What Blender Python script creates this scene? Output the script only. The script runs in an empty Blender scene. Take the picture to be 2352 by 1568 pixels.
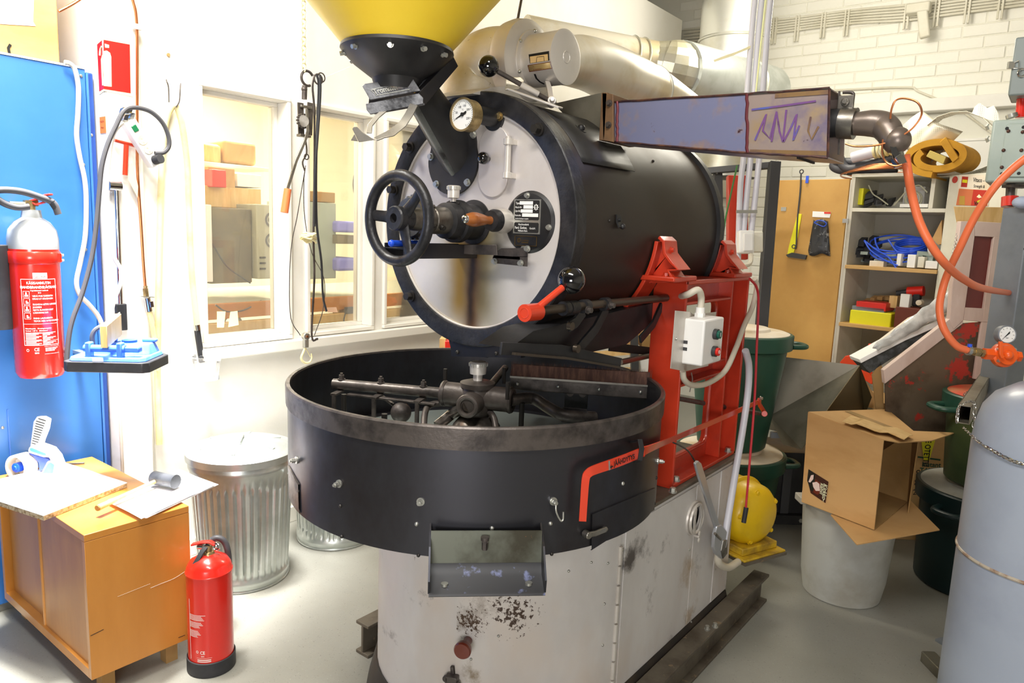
import bpy, math, random
from mathutils import Vector as V, Matrix
sc = bpy.context.scene
COL = sc.collection
PI = math.pi
random.seed(7)
# ---------------------------------------------------------------- camera
F_PX, PITCH, ROLL, YAW = 1660.0, math.radians(8.72), math.radians(2.21), math.radians(37.9)
EYE = V((0, 0, 1.5))
def _axes():
    f = V((0, math.cos(PITCH), -math.sin(PITCH))); x = V((1, 0, 0)); u = V((0, math.sin(PITCH), math.cos(PITCH)))
    x2 = math.cos(ROLL)*x + math.sin(ROLL)*u; u2 = -math.sin(ROLL)*x + math.cos(ROLL)*u
    R = Matrix.Rotation(YAW, 3, 'Z')
    return R @ x2, R @ u2, R @ f
CX, CU, CF = _axes()
cam = bpy.data.cameras.new('camera'); cam.lens = F_PX/2352*36; cam.sensor_width = 36; cam.clip_start = .05
camo = bpy.data.objects.new('camera', cam); COL.objects.link(camo)
camo.matrix_world = Matrix.Translation(EYE) @ Matrix((CX, CU, -CF)).transposed().to_4x4()
sc.camera = camo
# ---------------------------------------------------------------- world, lights, exposure
w = bpy.data.worlds.new('world'); sc.world = w; w.use_nodes = True
w.node_tree.nodes['Background'].inputs[0].default_value = (1.0, .97, .9, 1)
w.node_tree.nodes['Background'].inputs[1].default_value = .35
sc.view_settings.view_transform = 'Standard'; sc.view_settings.look = 'None'
sc.view_settings.gamma = 1; sc.view_settings.use_curve_mapping = False
sc.view_settings.exposure = 0.55
def light(name, kind, loc, power, col=(1, 1, 1), size=.3, size_y=None, target=None, spot=None, blend=.5):
    l = bpy.data.lights.new(name, kind); l.energy = power; l.color = col
    if kind == 'AREA':
        l.size = size
        if size_y: l.shape = 'RECTANGLE'; l.size_y = size_y
    else: l.shadow_soft_size = size
    if spot: l.spot_size = math.radians(spot); l.spot_blend = blend
    o = bpy.data.objects.new(name, l); COL.objects.link(o); o.location = loc
    if target is not None: o.rotation_euler = (V(target)-V(loc)).to_track_quat('-Z', 'Y').to_euler()
    return o
light('ceiling_lamp', 'AREA', (-2.2, .8, 3.15), 78, (1, .97, .9), 1.2, .3, (-2.3, 1.2, 0))
light('ceiling_lamp', 'AREA', (-.5, .2, 3.2), 40, (1, .97, .92), 1.4, .3, (-.6, 1.4, 0))
light('front_fill', 'AREA', (.7, -1.7, 1.25), 42, (1, .97, .95), 1.1, .8, (-1.35, 1.5, 1.1))  # unseen fill light, added to brighten the roaster front
light('rear_fill', 'POINT', (-1.5, 4.5, 3.0), 62, (1, .94, .80), .35)  # unseen point light, added to brighten the upper rear wall and conduits
light('work_lamp', 'SPOT', (-2.6, .98, 3.3), 2000, (1, .98, .94), .2, None, (-2.72, 1.02, .62), 25, 1.0)
light('work_lamp', 'SPOT', (-2.6, 1.75, 3.3), 900, (1, .98, .94), .2, None, (-2.78, 1.62, .6), 25, 1.0)
light('office_lamp', 'AREA', (-4.6, 2.6, 2.75), 115, (1, .92, .74), 1.2, .5, (-4.6, 2.6, 0))

# ---------------------------------------------------------------- pixel -> point on a real plane of the room
def ray(px, py): return CF + CX*((px-1176)/F_PX) - CU*((py-784)/F_PX)
def oz(px, py, z): d = ray(px, py); return EYE + d*((z-EYE.z)/d.z)
def ox(px, py, x): d = ray(px, py); return EYE + d*(x/d.x)
def oy(px, py, y): d = ray(px, py); return EYE + d*(y/d.y)
def dp(px, py, D): return EYE + ray(px, py)*D
def opl(px, py, p0, n): d = ray(px, py); return EYE + d*((V(p0)-EYE).dot(V(n))/d.dot(V(n)))
def on_cyl(px, py, c, r):       # nearest hit of the view line with a vertical cylinder
    d = ray(px, py); a = d.x*d.x+d.y*d.y; ex, ey = -c[0], -c[1]
    b = 2*(ex*d.x+ey*d.y); cc = ex*ex+ey*ey-r*r; q = b*b-4*a*cc
    t = (-b-math.sqrt(max(q, 0)))/(2*a)
    return EYE+d*t

# ---------------------------------------------------------------- materials
def lin(h):
    h = h.lstrip('#'); c = [int(h[i:i+2], 16)/255 for i in (0, 2, 4)]
    return tuple((x/12.92 if x <= .04045 else ((x+.055)/1.055)**2.4) for x in c)+(1,)
MATS = {}
def mat(name, h, rough=.5, metal=0, h2=None, scale=5, lo=.45, hi=.65, det=6, bump=0, bs=60, spots=None, stretch=(1, 1, 1), coat=0, emit=None, alpha=None, rough2=None, h3=None, s3=20, spec=None, emis=1):
    m = bpy.data.materials.new(name); m.use_nodes = True; nt = m.node_tree; N = nt.nodes; L = nt.links
    b = N['Principled BSDF']; b.inputs['Roughness'].default_value = rough; b.inputs['Metallic'].default_value = metal
    b.inputs['Base Color'].default_value = lin(h)
    if spec is not None: b.inputs['Specular IOR Level'].default_value = spec
    if coat: b.inputs['Coat Weight'].default_value = coat; b.inputs['Coat Roughness'].default_value = .08
    if emit: b.inputs['Emission Color'].default_value = lin(emit); b.inputs['Emission Strength'].default_value = emis
    tc = N.new('ShaderNodeTexCoord'); mp = N.new('ShaderNodeMapping'); mp.inputs['Scale'].default_value = stretch
    L.new(tc.outputs['Object'], mp.inputs[0])
    def noise(s, d=6, r=.6):
        n = N.new('ShaderNodeTexNoise'); n.inputs['Scale'].default_value = s; n.inputs['Detail'].default_value = d; n.inputs['Roughness'].default_value = r
        L.new(mp.outputs[0], n.inputs['Vector']); return n.outputs['Fac']
    def ramp(fac, a, c):
        r = N.new('ShaderNodeMapRange'); r.inputs[1].default_value = a; r.inputs[2].default_value = c; L.new(fac, r.inputs[0]); return r.outputs[0]
    def mix(fac, A, B):
        x = N.new('ShaderNodeMix'); x.data_type = 'RGBA'; L.new(fac, x.inputs[0])
        for v, i in ((A, 6), (B, 7)):
            if isinstance(v, tuple): x.inputs[i].default_value = v
            else: L.new(v, x.inputs[i])
        return x.outputs[2]
    cur = lin(h)
    if h2:
        f = ramp(noise(scale, det), lo, hi); cur = mix(f, cur, lin(h2))
        if rough2 is not None:
            r = N.new('ShaderNodeMapRange'); r.inputs[3].default_value = rough; r.inputs[4].default_value = rough2; L.new(f, r.inputs[0]); L.new(r.outputs[0], b.inputs['Roughness'])
    if h3: cur = mix(ramp(noise(s3, 4), .52, .7), cur, lin(h3))
    if spots:
        for (hs, ss, th) in (spots if isinstance(spots, list) else [spots]):
            cur = mix(ramp(noise(ss, 8, .7), th, th+.03), cur, lin(hs))
    if not isinstance(cur, tuple): L.new(cur, b.inputs['Base Color'])
    if bump:
        bn = N.new('ShaderNodeBump'); bn.inputs['Strength'].default_value = bump; bn.inputs['Distance'].default_value = .004
        L.new(noise(bs, 4), bn.inputs['Height']); L.new(bn.outputs[0], b.inputs['Normal'])
    MATS[name] = m
    return m
def glass(name, tint=(1, 1, 1, 1), gl=.12, haze=None, hz=.1):
    m = bpy.data.materials.new(name); m.use_nodes = True; nt = m.node_tree; N = nt.nodes; L = nt.links; N.clear()
    o = N.new('ShaderNodeOutputMaterial'); t = N.new('ShaderNodeBsdfTransparent'); t.inputs[0].default_value = tint
    g = N.new('ShaderNodeBsdfGlossy'); g.inputs['Roughness'].default_value = .03
    fr = N.new('ShaderNodeFresnel'); fr.inputs[0].default_value = 1.45
    mx = N.new('ShaderNodeMixShader'); L.new(fr.outputs[0], mx.inputs[0]); L.new(t.outputs[0], mx.inputs[1]); L.new(g.outputs[0], mx.inputs[2])
    d = N.new('ShaderNodeBsdfDiffuse'); d.inputs[0].default_value = haze or (.9, .88, .8, 1)
    m2 = N.new('ShaderNodeMixShader'); m2.inputs[0].default_value = hz; L.new(mx.outputs[0], m2.inputs[1]); L.new(d.outputs[0], m2.inputs[2])
    L.new(m2.outputs[0], o.inputs[0]); MATS[name] = m; return m

M = dict(
 wall=mat('wall_paint', '#f1efe9', .7, h2='#e9e6dd', scale=1.5, bump=.15, bs=30),
 wallw=mat('window_paint', '#efece4', .5),
 wallwarm=mat('office_wall', '#f3ecd6', .8),
 ceil=mat('ceiling', '#b8b6ac', .8),
 brick=mat('painted_brick', '#f2f0e6', .65, h2='#eae7da', scale=2, bump=.35, bs=35),
 mortar=mat('mortar', '#e6e4d8', .8, bump=.4, bs=50),
 floor=mat('floor_coating', '#93928a', .40, h2='#86857c', scale=1.3, lo=.4, hi=.65, spots=[('#6f6e68', 130, .62), ('#a8a8a0', 170, .63)], bump=.05, bs=200),
 blk=mat('black_paint', '#1a1a1c', .42, 0, h2='#2b2a2b', scale=6, rough2=.55, bump=.08, bs=40, spots=('#4a443d', 45, .72)),
 blkm=mat('black_steel', '#33343b', .36, .7, h2='#3f3b3a', scale=4, rough2=.5, bump=.06, bs=30, spots=[('#5b5148', 60, .73)], stretch=(1, 1, .6)),
 blkc=mat('black_casting', '#202023', .4, .2, h2='#2f2e30', scale=20, bump=.35, bs=70, h3='#3b3a3c', s3=9),
 drum=mat('drum_jacket', '#2c2623', .4, .35, h2='#40352c', scale=2.2, lo=.4, hi=.7, rough2=.55, bump=.03, bs=8, spots=('#54493e', 70, .74)),
 iron=mat('worn_iron', '#5c5551', .38, .5, h2='#383331', scale=14, rough2=.5, bump=.2, bs=70, spots=('#8d8681', 30, .7)),
 steel=mat('bare_steel', '#9c9890', .3, .9, h2='#6d675f', scale=9, rough2=.45),
 chrome=mat('chrome', '#d6d6d6', .14, 1),
 satin=mat('satin_chrome', '#c6c9d0', .3, .75),
 dusty=mat('dusty_iron', '#554d48', .42, .3, h2='#3a3431', scale=9, bump=.25, bs=60),
 tray=mat('tray_steel', '#4c4c52', .34, .85, h2='#3a3637', scale=3, rough2=.48, bump=.05, bs=25, spots=[('#5b5148', 60, .73)], stretch=(1, 1, .6)),
 bolt=mat('zinc_bolt', '#b9b9b2', .32, .8),
 dbolt=mat('dark_bolt', '#35322f', .4, .5),
 silver=mat('silver_paint', '#d6d0c8', .38, .35, h2='#b4aca2', scale=5, lo=.5, hi=.8, bump=.12, bs=50, spots=('#6d6048', 60, .71)),
 housing=mat('oily_silver_paint', '#dcd8d0', .36, .2, h2='#b8a872', scale=2.5, lo=.5, hi=.72, bump=.2, bs=60, spots=[('#5c4c28', 55, .66)]),
 basep=mat('base_panel_paint', '#d9d6d3', .45, .1, h2='#c5c0bc', scale=2, lo=.42, hi=.65, bump=.06, bs=15, spots=[('#6a5442', 16, .7), ('#8f8679', 50, .7)], h3='#cbbfb4', s3=3, stretch=(1, 1, .5)),
 skirt=mat('skirt_black', '#2c2825', .5, .1, h2='#43382d', scale=5, rough2=.65, spots=('#7c6a52', 40, .7)),
 beam=mat('rusty_beam', '#6b6356', .6, .25, h2='#4f463b', scale=7, spots=('#85735c', 30, .62), bump=.2),
 red=mat('machine_red', '#c4391f', .36, 0, h2='#ac2f19', scale=4, bump=.12, bs=40, spots=('#8a5a3a', 40, .74), coat=.2),
 red2=mat('handle_red', '#cf3a1c', .3, coat=.4, spots=('#3a1d15', 70, .73)),
 yel=mat('machine_yellow', '#e2bb10', .4, h2='#cfa60c', scale=5, spots=[('#7a5a14', 22, .69)], bump=.08, coat=.1),
 hop=mat('hopper_yellow', '#fcd938', .42, h2='#f6cc2a', scale=2, spots=[('#8a6d1c', 50, .72)], coat=.15),
 heat=mat('heat_tinted_steel', '#8589ac', .38, .5, h2='#8d6f62', scale=5, lo=.50, hi=.66, rough2=.5, h3='#a9907f', s3=9, spots=('#4c2f33', 18, .66)),
 heat2=mat('heat_tinted_plate', '#b3a19a', .34, .55, h2='#857a98', scale=5, lo=.5, hi=.66, h3='#b9a184', s3=12, spots=('#4a3038', 22, .68)),
 iri=mat('temper_blue', '#6a76cc', .3, .5, h2='#8c62a0', scale=9, lo=.45, hi=.55),
 bronze=mat('temper_bronze', '#b89468', .3, .7, h2='#8d7270', scale=12),
 elbow=mat('elbow_steel', '#7d7168', .36, .55, h2='#5f554f', scale=6, bump=.1, bs=40),
 cast=mat('worn_cast', '#7b7c80', .38, .55, h2='#2c2c2f', scale=9, lo=.5, hi=.62, bump=.2),
 rod=mat('dark_rod', '#5a5046', .38, .7),
 balk=mat('ball_knob', '#0e0e11', .12, coat=.8),
 wood=mat('orange_veneer', '#c98a3e', .38, h2='#b97a30', scale=3, stretch=(2, 2, .5), lo=.35, hi=.7, coat=.15, spots=('#8a5a26', 40, .73)),
 woodd=mat('veneer_door', '#bf8440', .42, h2='#ad7334', scale=3, stretch=(2, 2, .5)),
 woodl=mat('light_wood', '#e0bd82', .5, h2='#cfa868', scale=6, stretch=(4, 4, .6)),
 woodo=mat('orange_wood', '#c07a2a', .5),
 chip=mat('chipboard_edge', '#c9b592', .8, h2='#8a6e48', scale=90),
 handle=mat('turned_wood', '#a2602e', .3, coat=.4, h2='#8a4d22', scale=30),
 white=mat('white_plastic', '#efeeea', .4),
 wht=mat('white_board', '#f4f3f0', .45),
 paper=mat('paper', '#f3f2f4', .8),
 blue=mat('cabinet_blue', '#3f7cca', .34, coat=.15, h2='#3a76c4', scale=2),
 blued=mat('cabinet_blue_dark', '#1b4596', .35, coat=.2),
 bluep=mat('blue_plastic', '#4a7fe0', .35, h2='#5a86d6', scale=20),
 bluev=mat('vivid_blue', '#1c4fd6', .35),
 navy=mat('tape_gun_blue', '#3d50b8', .35),
 cable=mat('blue_hose', '#2d58d8', .3),
 ered=mat('extinguisher_red', '#d8261a', .25, coat=.6),
 ltred=mat('label_red', '#dd2c20', .5),
 lgrey=mat('cap_grey', '#a4a8ab', .3, .2),
 rubber=mat('black_rubber', '#26272b', .6, h2='#313136', scale=20),
 hose=mat('grey_hose', '#45454a', .5),
 brass=mat('brass', '#b39d70', .34, .8, h2='#82704a', scale=30),
 copper=mat('copper', '#c07a50', .3, .9),
 galv=mat('galvanised', '#ccd1cf', .3, .8, h2='#bcc2be', scale=9, det=3, rough2=.36, lo=.4, hi=.6),
 duct=mat('duct_metal', '#cfcfc8', .3, .75, h2='#b9b39a', scale=2.5, rough2=.42, bump=.05, bs=8),
 ductw=mat('duct_wrap', '#dcd6c8', .35, .45, h2='#c4b48e', scale=3),
 pipeg=mat('grey_pipe', '#cfced6', .35),
 cablew=mat('dirty_white_cable', '#d5cdbb', .5),
 green=mat('bin_green', '#1f4a3c', .42, h2='#23503f', scale=4),
 greend=mat('bin_dark_green', '#12292a', .42),
 greeno=mat('bin_olive', '#4c5a36', .45, h2='#35462f', scale=2),
 cream=mat('lid_cream', '#e9dfce', .5, h2='#d9c6a6', scale=6),
 redlid=mat('lid_red', '#d4533a', .5, h2='#c77a55', scale=8),
 card=mat('cardboard', '#c9a06a', .8, h2='#bd935c', scale=3, stretch=(1, 1, 3)),
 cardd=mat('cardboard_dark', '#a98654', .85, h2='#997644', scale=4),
 tape=mat('packing_tape', '#c4a373', .25, coat=.3),
 bucket=mat('bucket_grey', '#b7b8b2', .5, h2='#a19d92', scale=4, spots=('#7a6a54', 25, .7), bump=.05),
 tank=mat('tank_grey', '#a2abba', .38, h2='#969eaf', scale=3, spots=[('#2b2b2e', 24, .70), ('#8a5f42', 36, .715)], coat=.1, bump=.06),
 post=mat('post_grey', '#7d838a', .42, bump=.15, bs=40, h2='#70767d', scale=6),
 box=mat('switch_box_grey', '#a4b0a8', .4, h2='#98a59d', scale=5, spots=('#6f5a4c', 30, .74)),
 mason=mat('hardboard', '#c79a52', .55, h2='#bb8d47', scale=2.5),
 cup=mat('cupboard_white', '#dedaca', .5, h2='#d0cbb8', scale=4),
 cupin=mat('cupboard_inside', '#c0bcae', .6),
 shelfw=mat('shelf_wood', '#c9a164', .5),
 pinkw=mat('limed_wood', '#d8c2b8', .55, h2='#cbb2a6', scale=10, stretch=(1, 1, .4)),
 maroon=mat('maroon_panel', '#6a2420', .35, coat=.2),
 rust=mat('rusty_red_panel', '#6e5e4c', .5, .2, h2='#4c3c2e', scale=4, lo=.42, hi=.6, spots=('#b8362a', 5, .58), bump=.2, bs=12),
 sheet=mat('dull_sheet_steel', '#8b8779', .36, .6, h2='#6f6a5c', scale=4),
 mesh=mat('perforated_sheet_m', '#c5c0ad', .35, .6),
 foam=mat('foam_mustard', '#c8932c', .9, h2='#bb8626', scale=8, bump=.3, bs=150),
 foaml=mat('foam_pale', '#c9b264', .9),
 ohose=mat('gas_hose_orange', '#ea7446', .42),
 oreg=mat('regulator_orange', '#f0601c', .35, coat=.2),
 plastic=mat('clear_plastic_bag', '#d9dbd9', .2, alpha=1, h2='#b8bab8', scale=20),
 darkg=mat('dark_grey', '#3a3a3b', .5), black=mat('flat_black', '#0b0b0c', .6), ink=mat('ink_black', '#161414', .8),
 pvc=mat('old_clear_hose', '#e8deb0', .35, h2='#d8c98a', scale=6, spots=('#8a7a4a', 30, .72)),
 pcg=mat('case_grey', '#a9a792', .5), office=mat('dark_box', '#635b49', .6, h2='#7d7258', scale=6),
 green2=mat('button_green', '#0f5a4a', .4), dial=mat('dial_white', '#ecebe6', .4), ryel=mat('vivid_yellow', '#e6e01e', .45),
 oran=mat('vivid_orange', '#e8481c', .4), redv=mat('vivid_red', '#d8281c', .4), cream2=mat('sign_cream', '#f3eac0', .5),
 signr=mat('sign_red', '#e0201c', .4), brown=mat('brown_box', '#6b2f1e', .5), skin=mat('print_skin', '#e7cfcb', .6),
 bristle=mat('bristle', '#4c332b', .9, h2='#6b4c3e', scale=80, stretch=(1, 1, .2)), cone=mat('hub_dome', '#77706a', .3, .8, h2='#4d4640', scale=14),
 amber=mat('name_plate_brass', '#7a5f2e', .35, .7), grn_wire=mat('earth_wire', '#3c7a34', .5), reds=mat('red_cable', '#c8303a', .4),
 lgreen=mat('note_green', '#e9ecb0', .8), pinkn=mat('note_pink', '#e8bfa0', .8), violet=mat('violet_cloth', '#8a8ce0', .7),
)
GLASS = glass('window_glass', hz=.08)
BAG = glass('bag_film', gl=.3, haze=(.8, .8, .8, 1), hz=.35)
HAZY = glass('clear_tub', haze=(.95, .95, .92, 1), hz=.15)

# ---------------------------------------------------------------- objects
ROOTS = {}
def setp(o, label=None, cat=None, group=None, kind=None):
    if label: o['label'] = label
    if cat: o['category'] = cat
    if group: o['group'] = group
    if kind: o['kind'] = kind
    return o
def root(name, label, cat, loc=(0, 0, 0), group=None):
    o = bpy.data.objects.new(name, None); COL.objects.link(o); o.location = loc; o.empty_display_size = .05
    ROOTS[o.name] = V(loc); return setp(o, label, cat, group)
def frame(a):
    a = V(a).normalized(); h = V((0, 0, 1)) if abs(a.z) < .9 else V((1, 0, 0))
    x = h.cross(a).normalized(); y = a.cross(x); return x, y, a
def crom(pts, k):
    P = [V(p) for p in pts]; Q = [2*P[0]-P[1]]+P+[2*P[-1]-P[-2]]; out = []
    for i in range(1, len(Q)-2):
        a, b, c, d = Q[i-1:i+3]
        for j in range(k):
            t = j/k; out.append(.5*((2*b)+(c-a)*t+(2*a-5*b+4*c-d)*t*t+(3*b-a-3*c+d)*t**3))
    return out+[P[-1]]
class B:
    def __init__(s): s.v = []; s.f = []; s.m = []; s.k = 0
    def add(s, vs, fs):
        n = len(s.v); s.v += [V(p) for p in vs]; s.f += [tuple(i+n for i in f) for f in fs]; s.m += [s.k]*len(fs); return s
    def mi(s, k): s.k = k; return s
    def box(s, c, d, R=None):
        c = V(c); x, y, z = (V((1, 0, 0)), V((0, 1, 0)), V((0, 0, 1))) if R is None else [V(q).normalized() for q in R]
        p = [c+x*(i*d[0]/2)+y*(j*d[1]/2)+z*(k*d[2]/2) for k in (-1, 1) for j in (-1, 1) for i in (-1, 1)]
        return s.add(p, [(0, 2, 3, 1), (4, 5, 7, 6), (0, 1, 5, 4), (2, 6, 7, 3), (0, 4, 6, 2), (1, 3, 7, 5)])
    def bb(s, a, b):
        a, b = V(a), V(b); return s.box((a+b)/2, [abs(b[i]-a[i]) for i in range(3)])
    def hexa(s, q, r):   # two quads (lists of 4) joined
        return s.add(list(q)+list(r), [(3, 2, 1, 0), (4, 5, 6, 7), (0, 1, 5, 4), (1, 2, 6, 5), (2, 3, 7, 6), (3, 0, 4, 7)])
    def prism(s, pts, vec):
        P = [V(p) for p in pts]; n = len(P); vec = V(vec)
        return s.add(P+[p+vec for p in P], [tuple(range(n))[::-1], tuple(range(n, 2*n))]+[(i, (i+1) % n, n+(i+1) % n, n+i) for i in range(n)])
    def lathe(s, c, a, prof, n=32, a0=0, a1=2*PI, basis=None):
        x, y, a = basis or frame(a); c = V(c); full = abs(a1-a0-2*PI) < 1e-6; N = n if full else n+1; vs = []; fs = []
        for (r, h) in prof:
            for i in range(N):
                t = a0+(a1-a0)*i/n; vs.append(c+x*(r*math.cos(t))+y*(r*math.sin(t))+a*h)
        for j in range(len(prof)-1):
            for i in range(n):
                i2 = (i+1) % N; A, Bq = j*N, (j+1)*N
                if prof[j][0] < 1e-7: fs.append((A+i, Bq+i2, Bq+i))
                elif prof[j+1][0] < 1e-7: fs.append((A+i, A+i2, Bq+i))
                else: fs.append((A+i, A+i2, Bq+i2, Bq+i))
        return s.add(vs, fs)
    def cyl(s, a, b, r, r2=None, n=24, cap=True):
        a, b = V(a), V(b); h = (b-a).length; r2 = r if r2 is None else r2
        pr = [(r, 0), (r2, h)]
        if cap: pr = [(0, 0)]+pr+[(0, h)]
        return s.lathe(a, b-a, pr, n)
    def tube(s, pts, r, n=10, k=1, cap=True, flat=None, up=None):
        P = crom(pts, k) if k > 1 else [V(p) for p in pts]; m = len(P); rr = r if isinstance(r, (list, tuple)) else None
        T = [(P[min(i+1, m-1)]-P[max(i-1, 0)]).normalized() for i in range(m)]
        x = V(up) if up else frame(T[0])[0]; vs = []; fs = []
        for i in range(m):
            x = (x-T[i]*x.dot(T[i])).normalized(); y = T[i].cross(x)
            if rr: u = i/(m-1)*(len(rr)-1); q = int(min(u, len(rr)-2)); ra = rr[q]+(rr[q+1]-rr[q])*(u-q)
            else: ra = r
            for j in range(n):
                t = 2*PI*j/n+(PI/n if n == 4 else 0); vs.append(P[i]+x*(ra*math.cos(t))+y*(ra*(flat or 1)*math.sin(t)))
        for i in range(m-1):
            for j in range(n):
                j2 = (j+1) % n; fs.append((i*n+j, i*n+j2, (i+1)*n+j2, (i+1)*n+j))
        if cap: fs += [tuple(range(n))[::-1], tuple(range((m-1)*n, m*n))]
        return s.add(vs, fs)
    def sph(s, c, r, n=24, m=12, sc3=(1, 1, 1)):
        i0 = len(s.v); s.lathe((0, 0, 0), (0, 0, 1), [(r*math.sin(PI*i/m) if 0 < i < m else 0, -r*math.cos(PI*i/m)) for i in range(m+1)], n)
        for i in range(i0, len(s.v)): v = s.v[i]; s.v[i] = V(c)+V((v.x*sc3[0], v.y*sc3[1], v.z*sc3[2]))
        return s
    def torus(s, c, a, R, r, n=40, m=12, a0=0, a1=2*PI):
        return s.lathe(c, a, [(R+r*math.cos(2*PI*i/m), r*math.sin(2*PI*i/m)) for i in range(m+1)], n, a0, a1)
    def hexb(s, c, a, r, h, wash=True):
        a = V(a).normalized(); c = V(c)
        if wash: s.cyl(c, c+a*h*.25, r*1.35, n=14)
        return s.cyl(c+a*h*.2, c+a*h, r, r*.95, n=6)
    def strip(s, pts, wd, nrm, th):    # flat bar along points: width along wd, thickness along nrm
        P = [V(p) for p in pts]
        for p, q in zip(P[:-1], P[1:]):
            W = V(wd).normalized(); t = (q-p).normalized(); Nn = V(nrm); W = W if abs(W.dot(t)) < .95 else Nn.cross(t)
            s.add([p, q], [])
        return s
    def ribbon(s, pts, w, side, th):   # bar with cross-section w (along side dir) x th (perp), mitred
        P = [V(p) for p in pts]; m = len(P); vs = []; fs = []
        for i in range(m):
            t = (P[min(i+1, m-1)]-P[max(i-1, 0)]).normalized(); a = V(side); a = (a-t*a.dot(t)).normalized(); b = t.cross(a)
            ww = w[i] if isinstance(w, (list, tuple)) else w
            vs += [P[i]+a*ww/2+b*th/2, P[i]-a*ww/2+b*th/2, P[i]-a*ww/2-b*th/2, P[i]+a*ww/2-b*th/2]
        for i in range(m-1):
            for j in range(4): j2 = (j+1) % 4; fs.append((4*i+j, 4*i+j2, 4*i+4+j2, 4*i+4+j))
        fs += [(3, 2, 1, 0), (4*m-4, 4*m-3, 4*m-2, 4*m-1)]
        return s.add(vs, fs)
    def grid(s, rows, th=0, nrm=None):
        n = len(rows); m = len(rows[0]); vs = [V(p) for r in rows for p in r]
        fs = [(i*m+j, i*m+j+1, (i+1)*m+j+1, (i+1)*m+j) for i in range(n-1) for j in range(m-1)]
        s.add(vs, fs)
        return s
    def text(s, body, o, xd, yd, h, align='LEFT', bold=0, sx=1, bend=None):
        me = font(body, bold, align); vs = []
        for v in me.vertices:
            x, y = v.co.x*h*sx, v.co.y*h
            if bend: c, r, a0 = bend; a = a0+x/r; vs.append(V((c[0]+r*math.cos(a), c[1]+r*math.sin(a), V(o).z+y)))
            else: vs.append(V(o)+V(xd)*x+V(yd)*y)
        return s.add(vs, [tuple(p.vertices) for p in me.polygons])
    def build(s, name, m, parent=None, smooth=True, bevel=0, label=None, ang=35, seg=2, solid=0, cat=None, group=None, kind=None, sub=0):
        base = V((0, 0, 0))
        if parent is not None:
            q = parent
            while q.parent: q = q.parent
            base = ROOTS.get(q.name, V((0, 0, 0)))
        elif s.v:
            zs = min(v.z for v in s.v); n = len(s.v); base = V((sum(v.x for v in s.v)/n, sum(v.y for v in s.v)/n, zs))
        me = bpy.data.meshes.new(name); me.from_pydata([v-base for v in s.v], [], s.f)
        for q in (m if isinstance(m, (list, tuple)) else [m]): me.materials.append(q)
        me.polygons.foreach_set('material_index', s.m)
        me.validate(); me.update()
        if smooth: me.shade_smooth(); me.set_sharp_from_angle(angle=math.radians(ang))
        o = bpy.data.objects.new(name, me); COL.objects.link(o)
        if parent is not None: o.parent = parent
        else: o.location = base; ROOTS[o.name] = base
        if solid:
            d = o.modifiers.new('solid', 'SOLIDIFY'); d.thickness = solid; d.offset = 0
        if bevel:
            d = o.modifiers.new('bevel', 'BEVEL'); d.width = bevel; d.segments = seg; d.limit_method = 'ANGLE'; d.angle_limit = math.radians(40)
        if sub:
            d = o.modifiers.new('sub', 'SUBSURF'); d.levels = sub; d.render_levels = sub
        return setp(o, label, cat, group, kind)
FONTC = {}
def font(body, bold, align):
    k = (body, bold, align)
    if k not in FONTC:
        cu = bpy.data.curves.new('t', 'FONT'); cu.body = body; cu.size = 1; cu.align_x = align; cu.offset = bold; cu.resolution_u = 3
        o = bpy.data.objects.new('t', cu); COL.objects.link(o); bpy.context.view_layer.update()
        FONTC[k] = bpy.data.meshes.new_from_object(o.evaluated_get(bpy.context.evaluated_depsgraph_get()))
        bpy.data.objects.remove(o)
    return FONTC[k]
X_, Y_, Z_ = V((1, 0, 0)), V((0, 1, 0)), V((0, 0, 1))
def clone(o, parent=None, shift=(0, 0, 0), rz=0, label=None, group=None):
    c = o.copy(); COL.objects.link(c); c.parent = parent
    if parent is None: c.location = V(o.location)+V(shift); c.rotation_euler.z += rz; ROOTS[c.name] = V(c.location)
    for ch in o.children: clone(ch, c)
    if label: c['label'] = label
    if group: c['group'] = group
    return c
# ================================================================ SETTING
WX = -3.0
def S_(name, b, m, parent=None, **k):
    if parent is None: k['kind'] = 'structure'
    return b.build(name, m, parent, **k)
S_('floor', B().bb((-6, -2.6, -.12), (3.2, 6.6, 0)), M['floor'])
S_('ceiling', B().bb((-6, -2.6, 3.75), (3.2, 6.6, 3.9)), M['ceil'])
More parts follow.
